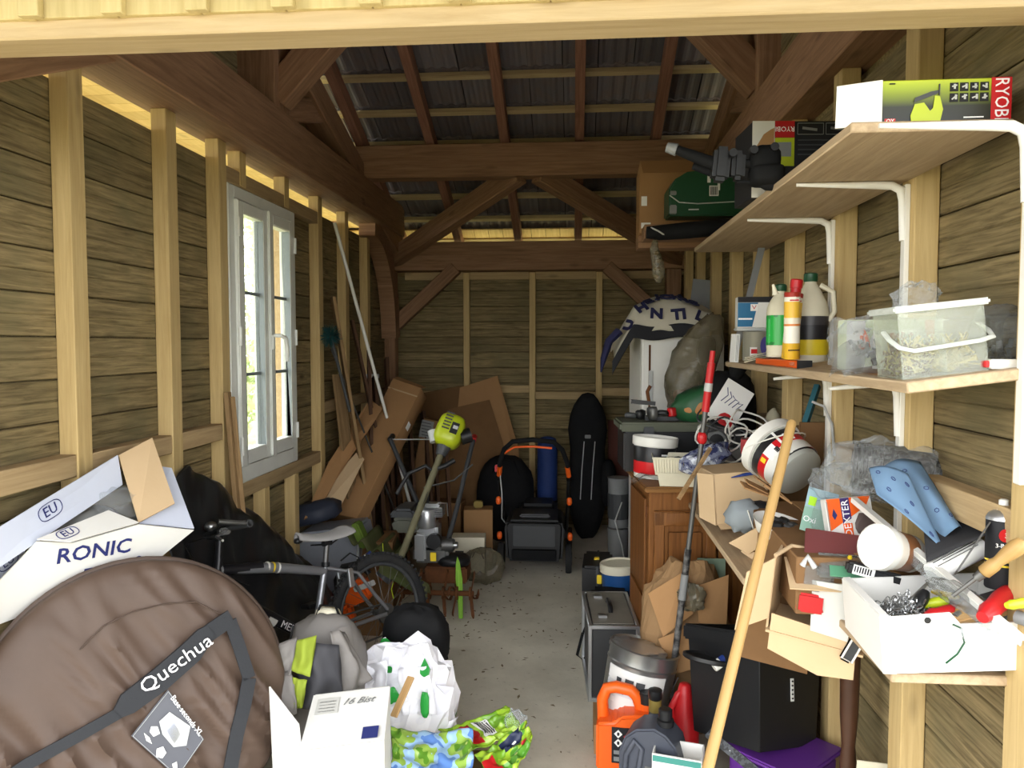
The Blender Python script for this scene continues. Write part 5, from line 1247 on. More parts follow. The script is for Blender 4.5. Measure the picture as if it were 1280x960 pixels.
# jerry cans
def jerry(name, label, loc, rot, mat, s=1.0, cap='blk', w=.19, d_=.12, h=.27):
    t = thing(name, label, 'jerry can', loc, rot)
    # outline in x,z with a handle loop on the left shoulder
    body = [(0, .012), (.012, 0), (w - .012, 0), (w, .012), (w, h * .66), (w * .97, h * .74), (w * .40, h * .70), (w * .30, h * .62), (0, h * .60)]
    mb = MB().prism([(x * s, z * s) for x, z in body], 0, d_ * s); mb.build('body', M[mat], t, bevel=.014 * s, seg=3)
    MB().tube([Vector(p) * s for p in ((.018, d_ / 2, h * .55), (.016, d_ / 2, h * .80), (.03, d_ / 2, h * .93), (.06, d_ / 2, h * .955), (w * .55, d_ / 2, h * .93), (w * .66, d_ / 2, h * .86), (w * .74, d_ / 2, h * .70))], .019 * s, 10).build('handle', M[mat], t, smooth=True)
    MB().lathe([(.026 * s, 0), (.026 * s, .03 * s)], 16, Matrix.Translation((w * .84 * s, d_ / 2 * s, h * .70 * s))).build('neck', M[mat], t, smooth=1)
    MB().lathe([(.028 * s, 0), (.028 * s, .03 * s), (.024 * s, .034 * s)], 16, Matrix.Translation((w * .84 * s, d_ / 2 * s, h * .80 * s))).build('cap', M[cap], t, smooth=1)
    return t
t = jerry('jerry_can', 'orange jerry can with hazard label on the floor', Vector((at(744, 955, 2.98).x, 2.90, 0)), (0, 0, rad(-6)), 'orange', 1.22)
flat_rect('hazard_label', .06, .20, .05, .19, -.002, M['ink'], t)
for x, z, c in ((.085, .165, 0), (.085, .13, 0), (.13, .155, 1)):
    mb = MB(); r_ = .016 if not c else .026
    mb.prism([(x - r_, z), (x, z - r_), (x + r_, z), (x, z + r_)], -.0045, -.0028).build('hazard_diamond', M['paper'] if not c else M['red'], t)
    MB().blob((x, -.005, z), (r_ * .3, .001, r_ * .45), 8).build('hazard_symbol', M['ink'], t)
flat_rect('label_text', .068, .19, .058, .075, -.0032, M['grey'], t); flat_rect('label_text', .068, .19, .085, .10, -.0032, M['grey'], t)
letter('~~~~~~', .018, M['ink_w'], t, (.155, -.0035, .178), (R90, 0, 0))
t = thing('oil_can', 'dark grey oil canister in front of the orange can', 'jerry can', Vector((at(773, 962, 2.66).x, 2.66, 0)), (0, 0, rad(-20)))
MB().prism([(0, .01), (.01, 0), (.205, 0), (.215, .01), (.215, .22), (.20, .275), (.165, .31), (.125, .325), (.06, .31), (.02, .275), (0, .22)], 0, .13).build('body', plain('slate_plastic', srgb(66, 70, 80), .45, 0, .15), t, bevel=.022, seg=3)
MB().tube([(.02, -.006, .10), (.03, -.008, .22), (.06, -.006, .275), (.085, -.004, .25), (.07, -.006, .15), (.05, -.006, .09)], .010, 8).build('grip', plain('slate_plastic', srgb(66, 70, 80), .45), t, smooth=True)
MB().lathe([(.03, 0), (.03, .02), (.022, .024)], 16, Matrix.Translation((.15, .065, .318))).build('neck', M['blk'], t, smooth=1); MB().lathe([(.024, 0), (.024, .03), (.02, .034)], 16, Matrix.Translation((.15, .065, .342))).build('cap', M['blk'], t, smooth=1)
flat_rect('label', .095, .205, .06, .19, -.002, plain('grey_label', srgb(96, 98, 96), .6), t); flat_rect('label_mark', .155, .185, .1, .14, -.0032, M['lgrey'], t)
letter('~~~~~', .022, M['lgrey'], t, (.13, -.0035, .155), (R90, 0, 0))
t = thing('fuel_spout', 'dark capped fuel bottle neck behind the oil canister', 'bottle', Vector((at(818, 900, 2.86).x, 2.84, 0)))
MB().lathe([(.05, 0), (.055, .01), (.055, .22), (.025, .265), (.022, .29)], 18).build('bottle', M['dgrey'], t, smooth=1); MB().lathe([(.024, .285), (.024, .33)], 14).build('collar', plain('amber', srgb(120, 104, 50), .4), t, smooth=1); MB().lathe([(.022, .33), (.026, .335), (.026, .365), (.016, .37)], 14).build('cap', M['blk'], t, smooth=1)
t = thing('red_can', 'tapered red plastic fuel can beside the tote', 'fuel can', Vector((at(852, 945, 2.96).x, 2.96, 0)), (0, rad(2), rad(20)))
MB().lathe([(.06, 0), (.066, .01), (.06, .17), (.045, .23), (.03, .30), (.022, .335), (.015, .34)], 20).build('body', M['red'], t, smooth=True)
MB().tube([(-.05, 0, .18), (-.055, 0, .25), (-.03, 0, .30), (.0, 0, .315)], .012, 8).build('handle', M['red'], t, smooth=True)
t = thing('small_tin', 'small rusty lidded tin with black label before the red can', 'tin', Vector((at(848, 946, 2.74).x, 2.74, 0)), (0, 0, .3))
MB().lathe([(.028, 0), (.03, .003), (.03, .125)], 18).build('tin', M['ink'], t, smooth=1); MB().lathe([(.031, .123), (.032, .128), (.032, .14), (.026, .142)], 18).build('lid', M['rust'], t, smooth=1); flat_rect('white_mark', .005, .02, .02, .11, -.0285, M['paper'], t); letter('~~~', .016, M['ink_w'], t, (-.01, -.031, .08), (R90, 0, 0))
# metal paint bucket
t = thing('paint_bucket', 'dented shiny metal paint bucket with printed label', 'bucket', at(790, 858, 3.10), (rad(-4), rad(12), rad(8)))
t.location.z = .15
MB().lathe([(.125, 0), (.132, .006), (.140, .20), (.143, .21), (.139, .215), (.141, .262), (.145, .27), (.139, .275), (.132, .255), (.128, .02), (0, .02)], 32).build('pail', M['steel'], t, smooth=1)
mbp = banded('pail_print', [(0, srgb(214, 214, 210)), (.45, srgb(196, 198, 198)), (.7, srgb(214, 214, 210))], 2, 0, .2)
MB().grid(lambda u, v: (.1415 * math.cos(rad(195 + 105 * u)) * (.95 + .052 * v), .1415 * math.sin(rad(195 + 105 * u)) * (.95 + .052 * v), .02 + .175 * v), 16, 3).build('label', mbp, t, smooth=True)
for a_, z_, w_, h_ in ((222, .15, 9, .022), (240, .15, 14, .03), (258, .15, 14, .03), (262, .10, 22, .03), (272, .06, 24, .04), (228, .11, 12, .02), (215, .07, 8, .02)):
    MB().grid(lambda u, v: ((.1385 + .003 * v + .0045 * z_ / .2) * math.cos(rad(a_ + w_ * (u - .5))), (.1385 + .003 * v + .0045 * z_ / .2) * math.sin(rad(a_ + w_ * (u - .5))), z_ + h_ * (v - .5)), 5, 2).build('label_patch', M['dgrey'] if z_ > .08 else M['paper'], t)
MB().tube([(.14 * math.cos(a), -.06 + .14 * math.sin(a) * .4, .19 - .16 * math.sin(a) * .9) for a in [math.pi * k / 10 * .9 for k in range(11)]], .003, 6).build('bail_handle', M['steel'], t)
MB().blob((-.02, 0, .262), (.1, .1, .02), 24, 2, .3, 5, 3, None, .4).build('crumpled_foil', M['alu'], t, smooth=True)
MB().box((at(742, 905, 3.12).x + .13, 3.14, .06), (.26, .2, .12)).build('flattened_carton', M['card']); tag(bpy.data.objects['flattened_carton'], 'low brown carton under the metal paint bucket', 'box')
# cases standing in a row
t = thing('flight_case', 'black hard case with aluminium edges on the floor', 'case', Vector((at(742, 842, 3.62).x - .02, 3.50, 0)), (0, 0, rad(3)))
w_, d_, h_ = .22, .48, .36
MB().box((w_ / 2, d_ / 2, h_ / 2), (w_ - .01, d_ - .01, h_ - .01)).build('panels', plain('case_grey', srgb(54, 55, 56), .5, 0, .2), t)
mb = MB()
for x in (0, w_):
    for y in (0, d_): mb.box((x, y, h_ / 2), (.018, .018, h_))
    for z in (0.009, h_ - .009): mb.box((x, d_ / 2, z), (.018, d_, .018))
for y in (0, d_):
    for z in (0.009, h_ - .009): mb.box((w_ / 2, y, z), (w_, .018, .018))
mb.build('edge_trim', M['alu'], t, bevel=.003, seg=1)
MB().box((w_ / 2, d_ / 2, h_ + .001), (w_ - .03, d_ - .03, .004)).build('top_panel', plain('grained_top', srgb(120, 116, 106), .5, 0, .4), t)
MB().tube([(w_ * .5, .16, h_), (w_ * .5, .17, h_ + .02), (w_ * .5, .30, h_ + .02), (w_ * .5, .31, h_)], .011, 8).build('handle', M['blk'], t, smooth=True)
for y in (.1, .38): MB().box((w_ * .3, y, h_ + .008), (.04, .03, .012)).build('latch', M['steel'], t)
t = thing('drill_case', 'black narrow tool case with yellow clips standing by the floor path', 'tool case', Vector((at(727, 775, 4.32).x, 4.30, 0)), (0, 0, rad(-3)))
MB().box((.085, .17, .2), (.17, .34, .40)).build('shell', M['blk'], t, bevel=.015)
MB().box((.085, .17, .2), (.012, .344, .404)).build('seam', M['dgrey'], t)
MB().box((.098, -.004, .33), (.026, .012, .05)).build('clip', M['yellow'], t, bevel=.003); MB().box((.08, .16, .402), (.03, .04, .012)).build('clip', M['yellow'], t, bevel=.003)
t = thing('strapped_bag', 'black case with hanging strap before the narrow tool case', 'case', Vector((at(736, 815, 4.0).x, 4.0, 0)), (0, 0, rad(-2)))
MB().box((.11, .12, .16), (.2, .2, .32)).build('shell', M['blk_m'], t, bevel=.02)
MB().tube([(.0, -.01, .26), (-.03, -.03, .15), (-.06, -.05, .03), (-.03, -.06, .01), (.02, -.03, .06)], .013, 6, flat=.25).build('strap', M['blk_m'], t)
t = thing('white_lidded_tub', 'blue tub with a white lid between the cases and cabinet', 'tub', Vector((at(775, 733, 4.2).x + .02, 4.28, 0)), (0, rad(-3), 0))
MB().lathe([(.09, 0), (.1, .39)], 24).build('tub', plain('tub_blue', srgb(30, 76, 132), .4), t, smooth=1); MB().lathe([(.104, .385), (.108, .388), (.108, .43), (.10, .435), (.095, .425), (0, .425)], 26).build('lid', M['cream'], t, smooth=1)
# crumpled brown paper sacks
def paper_sack(label, loc, d, seed, rot=(0, 0, 0)):
    t = thing('paper_sack', label, 'paper sack', loc, rot)
    MB().blob((0, 0, d[2]), d, 30, 2.8, .14, 2.6, seed, .0, .26).build('sack', plain('kraft_paper', srgb(146, 116, 82), .85, 0, .25, .2, 30, .15, .0, srgb(120, 92, 62)), t)
    return t
t = paper_sack('crumpled brown paper sack in front of the wooden cabinet', (.47, 3.28, .0), (.17, .10, .36), 4)
MB().slab([(-.16, -.10, .62), (-.02, -.12, .72), (.02, -.13, .55), (-.10, -.13, .45)], .003).build('fold', M['card'], t); MB().slab([(.03, -.12, .66), (.17, -.08, .70), (.16, -.10, .48), (.05, -.14, .44)], .003).build('fold', M['card'], t)
MB().slab([(-.12, -.13, .44), (.04, -.15, .52), (.10, -.16, .36), (-.06, -.15, .30)], .003).build('fold', M['card'], t)
film_bag('film_scrap', 'smoky clear film tucked into the brown paper sack', Vector((.48, 3.13, .62)), (.05, .03, .055), 31, 'film_d', amp=.25, ridge=.3)
o = MB().box((0, 0, 0), (.12, .01, .34)).build('mint_panel', plain('mint_board', srgb(118, 138, 118), .7), None); place(o, (.60, 3.36, .55), (rad(-4), 0, 0)); tag(o, 'dull green panel edge beside the brown paper sack', 'panel')
# small grey bins between fridge and back wall
t = thing('paint_pots', 'grey pots stacked beside the cabinet foot', 'pot', Vector((at(772, 700, 5.5).x, 5.45, 0)))
for k in range(2): MB().lathe([(.07, .36 * k), (.075, .36 * k + .34), (.078, .36 * k + .35)], 18).build('pot', M['grey'], t, smooth=1)
MB().lathe([(.074, .42), (.076, .45), (.077, .6)], 18, None, False).build('pot_label', M['dgrey'], t)
MB().tube([(.02, -.08, .55), (-.03, -.11, .42), (.02, -.12, .25), (.05, -.15, .08), (.0, -.22, .01), (-.06, -.26, .008)], .005, 6).build('white_cord', M['lgrey'], t, smooth=True)
MB().box((.06, .0, .36), (.02, .02, .02)).build('cord_clip', M['lgrey'], t)
o = MB().box((0, 0, 0), (.20, .02, .96)).build('red_brown_board', plain('red_brown', srgb(98, 52, 40), .7), None); place(o, (.40, 6.80, .50), (rad(-6), 0, 0)); tag(o, 'red brown board leaning on the back wall by the ski bag', 'board')
o = MB().box((0, 0, 0), (.09, .3, .02)).build('white_sill', M['cream'], None); place(o, (.33, 4.30, 1.165), (0, 0, rad(8))); tag(o, 'cream plastic piece poking out beside the toolbox', 'plastic piece')
# teal squeegee and bent white cable behind the bucket
a, b = at(1022, 482, 3.0), at(1000, 550, 2.9)
o = MB().bar((a - b) * .5, (b - a) * .5, .02, .02).build('teal_pole', plain('teal', srgb(48, 100, 112), .5), None); o.location = (a + b) / 2; tag(o, 'teal handle leaning on the wall behind the tipped bucket', 'handle')
o = MB().tube([at(1015, 502, 2.8), at(1030, 508, 2.78), at(1040, 530, 2.76), at(1043, 570, 2.75)], .005, 6).build('white_cable', M['lgrey'], None, smooth=True); tag(o, 'bent white cable hanging near the shelf upright', 'cable')
o = MB().box((0, 0, 0), (.14, .02, .16)).build('brown_panel', M['card_d'], None); place(o, at(1024, 555, 2.9), (0, 0, 0)); tag(o, 'brown panel behind the tipped bucket', 'panel')
# ================================================================ BACK OF THE SHED
# ---- lawn mower seen from behind
MX, MY = at(668, 712, 5.45).x, 5.45
t = thing('lawn_mower', 'black lawn mower with orange trim facing away at the back', 'lawn mower', (MX, MY, 0))
MB().prism([(-.20, .10), (.20, .10), (.215, .36), (.19, .40), (-.19, .40), (-.215, .36)], -.05, .38).build('grass_box', M['blk'], t, bevel=.03, seg=3)
MB().box((0, -.056, .29), (.30, .012, .15)).build('grass_box_panel', M['dgrey'], t, bevel=.005)
MB().box((0, -.052, .155), (.32, .012, .08)).build('grass_box_base', M['blk_m'], t, bevel=.008)
MB().box((0, .1, .41), (.22, .12, .03)).build('grass_box_handle', M['dgrey'], t, bevel=.01)
MB().box((0, .62, .2), (.46, .5, .18)).build('deck', M['blk'], t, bevel=.05, seg=3)
MB().box((0, .66, .34), (.30, .32, .12)).build('motor_cover', M['blk'], t, bevel=.04, seg=3)
for sx in (-1, 1):
    for y, r in ((.05, .105), (.72, .085)):
        wh = MB().lathe([(r * .45, -.022), (r * .95, -.022), (r, -.012), (r, .012), (r * .95, .022), (r * .45, .022)], 22, Matrix.Translation((sx * .245, y, r)) @ Matrix.Rotation(R90, 4, 'Y')).build('wheel', M['rubber'], t, smooth=1)
        MB().lathe([(0, -.02), (r * .46, -.02), (r * .46, .02), (0, .02)], 16, Matrix.Translation((sx * .25, y, r)) @ Matrix.Rotation(R90, 4, 'Y')).build('hub', M['dgrey'], wh)
    MB().tube([(sx * .225, .36, .24), (sx * .24, .06, .55), (sx * .245, -.10, .73)], .014, 8).build('lower_handle', M['blk'], t, smooth=True)
    MB().blob((sx * .25, -.09, .55), (.02, .02, .03), 10, 2.6).build('orange_knob', M['orange'], t, smooth=True)
    MB().blob((sx * .255, .03, .27), (.02, .02, .03), 10, 2.6).build('orange_knob', M['orange'], t, smooth=True)
    MB().tube([(sx * .245, -.10, .73), (sx * .235, -.14, .80)], .018, 8).build('orange_sleeve', M['orange'], t, smooth=True)
MB().tube([(-.245, -.08, .70), (-.235, -.15, .83), (-.20, -.19, .93), (-.14, -.21, .985), (0, -.215, 1.0), (.14, -.21, .985), (.20, -.19, .93), (.235, -.15, .83), (.245, -.08, .70)], .017, 10).build('handlebar', M['blk_m'], t, smooth=True)
MB().tube([(-.20, -.185, .90), (-.13, -.195, .945), (.0, -.20, .95), (.13, -.195, .94)], .008, 8).build('bail_lever', M['orange'], t, smooth=True)
MB().tube([(-.24, -.12, .78), (-.225, -.10, .6), (-.235, .0, .4), (-.21, .2, .3)], .004, 6).build('cable', M['lgrey'], t, smooth=True)
MB().box((-.262, -.10, .78), (.025, .04, .05)).build('start_button', M['red'], t, bevel=.005)
# ---- round black bag, blue roll, ski bag
t = thing('round_bag', 'round black fabric bag standing behind the mower', 'bag', (at(632, 640, 6.35).x, 6.35, 0))
MB().blob((0, 0, .36), (.25, .12, .36), 26, 2.4, .06, 3, 2, 0).build('bag', M['blk_m'], t, smooth=True); MB().tube([(-.1, -.1, .6), (-.05, -.12, .72), (.08, -.12, .70), (.12, -.1, .58)], .012, 6, flat=.3).build('strap', M['blk_m'], t)
t = thing('blue_roll', 'blue rolled mat standing behind the mower handle', 'mat', (at(684, 640, 6.45).x, 6.45, 0))
MB().lathe([(.075, 0), (.085, .02), (.085, .80), (.07, .86), (.03, .875)], 20).build('roll', plain('navy_blue_mat', srgb(30, 54, 110), .7, 0, .25), t, smooth=True); MB().lathe([(.0865, .3), (.0875, .32), (.0865, .34)], 20, None, False).build('band', M['blk_m'], t, smooth=True)
MB().tube([(-.09, -.02, .2), (-.12, -.03, .05), (-.13, -.02, .35), (-.09, -.02, .45)], .008, 6, flat=.4).build('strap', M['card_d'], t)
t = thing('ski_bag', 'tall black padded bag with white piping on the back wall', 'bag', (at(734, 655, 6.5).x, 6.52, 0))
mb = MB().blob((0, 0, .62), (.15, .09, .62), 26, 3.0, .03, 3, 6, 0)
for p_ in mb.v:
    f = p_.z / 1.24; k_ = .82 + .35 * math.exp(-((f - .80) / .18) ** 2) - .25 * max(0, f - .9) * 4 + .28 * math.exp(-((f - .25) / .25) ** 2); p_.x *= k_
mb.build('bag', M['blk_m'], t, smooth=True)
for x in (-.06, .03): MB().tube([(x, -.095, .35), (x + .012, -.1, .6), (x + .03, -.095, .84)], .004, 6).build('piping', M['lgrey'], t)
MB().box((.0, -.09, .88), (.05, .012, .03)).build('buckle', M['grey'], t, bevel=.004)
MB().blob((.17, -.02, .48), (.07, .07, .2), 16, 2.6, .06).build('pocket', M['blk_m'], t, smooth=True)
# ---- cardboard sheets against the back wall
def board(name, label, cat, pts, th, mat, group=None):
    c = sum((Vector(p) for p in pts), Vector()) / len(pts)
    o = MB().slab([Vector(p) - c for p in pts], th).build(name, M[mat], None); o.location = c
    return tag(o, label, cat, group)
board('cardboard_sheet', 'large flattened carton leaning on the back wall left of centre', 'cardboard', [at(575, 485, 6.84), at(622, 470, 6.86), at(648, 560, 6.72), at(655, 640, 6.55), at(560, 640, 6.55)], .012, 'card')
o = board('cardboard_sheet', 'wide flattened carton in front of the other back wall sheets', 'cardboard', [at(560, 512, 6.76), at(612, 500, 6.77), at(640, 590, 6.58), at(640, 660, 6.42), at(545, 650, 6.45), at(545, 560, 6.64)], .012, 'card_d')
board('cardboard_sheet', 'dark brown square card leaning beside the big flattened carton', 'cardboard', [at(526, 492, 6.85), at(580, 482, 6.86), at(580, 620, 6.60), at(526, 620, 6.60)], .012, 'card_d')
# ---- long carton leaning, with end face
a, b, c_, d_ = at(491, 473, 5.75), at(527, 485, 5.62), at(446, 648, 4.86), at(406, 640, 4.98)
# ---- dark boards in the corner
random.seed(6)
spec = [(456, 436, 478, 500, 6.55, 'brown_x'), (478, 448, 500, 520, 6.50, 'brown_x'), (462, 470, 486, 560, 6.35, 'brown_x'), (488, 530, 512, 690, 6.2, 'brown_x'), (506, 520, 528, 690, 6.1, 'brown_x'), (524, 515, 545, 690, 6.15, 'brown_x'), (540, 540, 556, 690, 6.0, 'brown_x'), (500, 560, 512, 690, 5.9, 'card_d'), (478, 620, 490, 690, 5.8, 'old_x'), (556, 520, 566, 690, 6.05, 'brown_x')]
names_ = ['black brown crate board nearest the corner post', 'dark stained board right of the corner crate boards', 'reddish dark board below the crate boards', 'dark plank leaning just right of the long carton', 'second dark plank right of the long carton', 'third dark plank right of the long carton', 'dark plank behind the trimmer motor', 'narrow cardboard strip among the dark planks', 'pale weathered offcut at the foot of the dark planks', 'slim dark plank right of the trimmer motor']
for k, (x0, y0, x1, y1, Y, mt_) in enumerate(spec):
    while at((x0 + x1) / 2 - 6, y0, Y).x < -1.50: Y -= .05
    p0 = at((x0 + x1) / 2 - 6, y0, Y); foot = Vector((p0.x + .12 + .02 * (k % 3), Y - .35, 0.02)); w_ = (x1 - x0) * Y / 960 * .8
    d = p0 - foot; o = MB().box((0, 0, 0), (d.length, w_, .025)).build('leaning_board', M[mt_], None, bevel=.002, seg=1)
    o.location = (p0 + foot) / 2; o.rotation_euler = d.to_track_quat('X', 'Y').to_euler(); tag(o, names_[k], 'board', 'boards leaning in the back left corner')
o = MB().box((0, 0, 0), (.10, .06, .03)).build('white_block', M['lgrey'], None); place(o, at(466, 470, 6.0), (0, 0, .2)); tag(o, 'small pale block wedged between the dark boards', 'block')
# ---- boards and poles against the left wall
def lean(name, label, cat, p0, p1, w_, th, mat, group=None):
    d = Vector(p0) - Vector(p1); o = MB().box((0, 0, 0), (d.length, w_, th)).build(name, M[mat], None, bevel=.002, seg=1)
    o.location = (Vector(p0) + Vector(p1)) / 2; q_ = d.to_track_quat('X', 'Z'); o.rotation_euler = q_.to_euler(); return tag(o, label, cat, group)
G = 'boards leaning on the left wall beyond the window'
lean('plank_offcut', 'tallest pale board leaning on the left wall past the window', 'board', at(416, 371, X=-1.60), Vector((-1.34, 5.15, .02)), .09, .022, 'old_x', G)
lean('plank_offcut', 'shorter weathered board left of the tall leaning one', 'board', at(422, 468, X=-1.60), Vector((-1.42, 5.02, .02)), .10, .02, 'old_x', G)
lean('plank_offcut', 'narrow weathered board behind the white pole', 'board', at(440, 400, X=-1.58), Vector((-1.25, 5.55, .02)), .07, .02, 'brown_x', G)
p0, p1 = at(418, 278, X=-1.60), at(481, 512, 5.45)
p2 = p0 + (p1 - p0) * (p0.z / (p0.z - p1.z))
o = MB().cyl(p0 - p0, p2 - p0, .012).build('white_pole', M['white'], None, smooth=True); o.location = p0; tag(o, 'thin white pole leaning on the left wall', 'pole')
p0, p1 = at(414, 436, X=-1.60), at(455, 540, X=-1.45)
o = MB().cyl((0, 0, 0), (p1 - p0) * 2.2, .006).build('grey_rod', M['dsteel'], None, smooth=True); o.location = p0; tag(o, 'thin grey rod leaning among the left wall boards', 'rod')
t = thing('teal_brush', 'teal bristle brush head on the left wall boards', 'brush', at(413, 420, X=-1.58))
random.seed(2); mb = MB()
for k in range(260):
    v_ = Vector((random.gauss(0, 1), random.gauss(0, 1), random.gauss(0, 1))).normalized(); mb.tube([v_ * .01, v_ * random.uniform(.055, .085)], .0014, 3)
o = mb.build('bristles', plain('teal_bristle', srgb(20, 72, 72), .8), t); o['kind'] = 'stuff'
MB().cyl((0, .01, 0), (.10, .08, -.5), .010).build('stem', M['dgrey'], t)
# folded cartons and the long carton
def fold(name, label, pts, mat):
    return board(name, label, 'cardboard', pts, .01, mat)
fold('folded_carton', 'folded brown carton behind the long leaning box', [at(462, 500, 5.5), at(478, 512, 5.4), at(420, 600, 4.85), at(398, 640, 4.6), at(380, 650, 4.5), at(410, 580, 4.9)], 'card')
fold('folded_carton', 'second folded carton peeking out left of the long box', [at(446, 566, 5.1), at(455, 575, 5.05), at(420, 645, 4.7), at(385, 655, 4.55), at(400, 615, 4.75)], 'card_l')
t = thing('long_carton', 'long brown carton leaning to the right over the pile', 'box', d_)
def loc_(p): return Vector(p) - Vector(d_)
nrm = (b - a).cross(d_ - a).normalized(); 
if nrm.y > 0: nrm = -nrm
dep = -nrm * .12
mb = MB(); vs_ = [loc_(p) for p in (a, b, c_, d_)]; vs_ += [p + dep for p in vs_]
mb.add(vs_, [(0, 1, 2, 3), (7, 6, 5, 4), (0, 4, 5, 1), (1, 5, 6, 2), (2, 6, 7, 3), (3, 7, 4, 0)]); mb.build('carton', M['card'], t, bevel=.004, seg=1)
e1 = (vs_[1] - vs_[0]); e2 = (vs_[0] - vs_[3]).normalized()
MB().slab([vs_[0], vs_[1], vs_[1] + e2 * .05 + dep * .4, vs_[0] + e2 * .06 + dep * .4], .004).build('end_flap', M['card'], t)
MB().slab([vs_[0] * .93 + vs_[3] * .07 + nrm * .001, vs_[1] * .93 + vs_[2] * .07 + nrm * .001, vs_[1] * .92 + vs_[2] * .08 + nrm * .001, vs_[0] * .92 + vs_[3] * .08 + nrm * .001], .0008).build('tape', M['card_l'], t)
sd = (vs_[1] * .72 + vs_[2] * .28) + dep * .5; sx_ = (vs_[2] - vs_[1]).normalized()
MB().slab([sd + sx_ * .03 + dep.normalized() * .02, sd + sx_ * .03 - dep.normalized() * .02, sd - sx_ * .03 - dep.normalized() * .02, sd - sx_ * .03 + dep.normalized() * .02], .003).build('sticker', M['paper'], t)
t = thing('printed_carton', 'brown carton with a printed grey panel behind the long box', 'box', at(532, 545, 6.0))
MB().box((0, .1, -.25), (.20, .12, .75), (0, rad(12), 0)).build('carton', M['card_d'], t); o = MB().box((.0, .035, .05), (.10, .002, .14), (0, rad(12), 0)).build('print_panel', M['grey'], t)
for k in range(5): MB().box((.0, .033, .0 + .025 * k), (.08, .001, .006), (0, rad(12), 0)).build('print_line', M['dgrey'], o)
# ---- small cartons beside the tiller
t = carton('small_carton', 'brown carton standing behind the arch printed box', Vector((at(597, 660, 5.75).x, 5.8, 0)), (.22, .16, .40), (0, 0, .1), 'card')
MB().box((0, 0, .43), (.07, .07, .05)).build('jar_on_top', plain('mustard', srgb(150, 128, 60), .6), t, bevel=.008)
carton('small_carton', 'brown carton left of the mower in the shadow', Vector((at(560, 660, 5.9).x, 5.95, 0)), (.24, .18, .42), (0, 0, -.1), 'card_d')
t = carton('arch_carton', 'cream carton with a printed dark arch by the tiller', Vector((at(586, 690, 5.35).x, 5.35, .0)), (.235, .14, .30), (0, 0, rad(3)), 'cream')
MB().tube([(.03, -.0715, .16), (.05, -.0715, .2), (.07, -.0715, .225), (.09, -.0715, .2), (.11, -.0715, .15)], .004, 6).build('printed_arch', M['ink'], t); flat_rect('printed_logo', -.09, -.03, .185, .205, -.0715, M['ink'], t); flat_rect('printed_line', -.09, -.02, .16, .168, -.0715, M['grey'], t)
film_bag('film_heap', 'greyish clear plastic bag slumped beside the mower wheel', Vector((at(605, 700, 5.25).x, 5.2, .12)), (.14, .10, .12), 41, 'film_d', amp=.15, ridge=.2)
# ---- tiller
TX, TY = at(535, 700, 4.62).x, 4.62
t = thing('garden_tiller', 'garden tiller with silver engine and rusty curved tines', 'tiller', (TX, TY, 0))
MB().box((.02, .12, .36), (.22, .30, .10)).build('gear_base', M['dsteel'], t, bevel=.02)
MB().box((.0, .05, .47), (.13, .16, .16)).build('crankcase', M['alu'], t, bevel=.02)
MB().lathe([(.05, 0), (.056, .01), (.056, .10), (.048, .115)], 20, Matrix.Translation((-.005, -.01, .53))).build('cylinder', M['alu'], t, smooth=1)
for k in range(6): MB().box((.03, .03, .60 + .011 * k), (.13, .12, .004)).build('cooling_fin', M['steel'], t)
MB().box((.03, .03, .665), (.09, .09, .02)).build('cylinder_head', M['steel'], t, bevel=.005)
MB().lathe([(.012, 0), (.014, .01), (.014, .05), (.008, .055)], 12, Matrix.Translation((-.01, .03, .675))).build('spark_cap', M['blk'], t, smooth=1)
MB().tube([(.02, .0, .66), (.07, .0, .68), (.12, .0, .68), (.125, .0, .60)], .004, 6).build('wire_guard', M['steel'], t)
MB().prism([(-.20, .50), (-.05, .50), (-.06, .585), (-.10, .60), (-.18, .60), (-.22, .575)], -.06, .14).build('fuel_tank', plain('olive_grey', srgb(90, 92, 80), .6, 0, .3), t, bevel=.02)
MB().prism([(-.235, .60), (-.05, .60), (-.08, .655), (-.19, .655)], -.08, .16).build('tank_cover', M['dgrey'], t, bevel=.015)
MB().box((-.035, -.06, .42), (.07, .03, .17)).build('cover_plate', M['alu'], t, bevel=.012)
MB().cyl((.05, -.04, .46), (.05, -.085, .46), .045, n=18).build('pulley', M['blk'], t, smooth=1); MB().cyl((.09, .0, .42), (.16, .0, .42), .04, n=18).build('starter', M['dsteel'], t, smooth=1); MB().cyl((.16, .0, .42), (.185, .0, .42), .02).build('shaft_end', M['steel'], t, smooth=1)
MB().box((.05, -.09, .37), (.035, .012, .05)).build('yellow_tag', M['yellow'], t); MB().blob((.16, .02, .32), (.10, .09, .04), 16, 2.6, .05).build('black_hood', M['blk'], t, smooth=True)
MB().box((.12, .03, .25), (.26, .2, .10)).build('tine_cover', M['rust'], t, bevel=.01)
for s_ in (-1, 1):
    x0 = (at(487, 558, 5.15).x if s_ < 0 else at(591, 553, 5.15).x) - TX; z0 = 1.0
    MB().tube([(x0, .55, z0), (s_ * .10 + .02, .28, .52), (s_ * .06 + .03, .2, .40)], .016, 10).build('handlebar', M['dgrey'], t, smooth=True)
    MB().tube([(x0, .55, z0), (x0 + .0, .62, z0 + .015)], .02, 10).build('grip', M['blk' if s_ < 0 else 'red'], t, smooth=True)
xa, xb = at(487, 558, 5.15).x - TX, at(591, 553, 5.15).x - TX
MB().tube([(xa, .55, 1.0), (xb, .55, 1.005)], .004, 6).build('cross_wire', M['lgrey'], t); MB().tube([(-.1, .38, .70), (.1, .40, .75), (.22, .45, .85)], .006, 6).build('control_rod', M['dsteel'], t)
MB().cyl((-.16, -.12, .16), (.30, -.12, .16), .016).build('tine_axle', M['rust'], t, smooth=True)
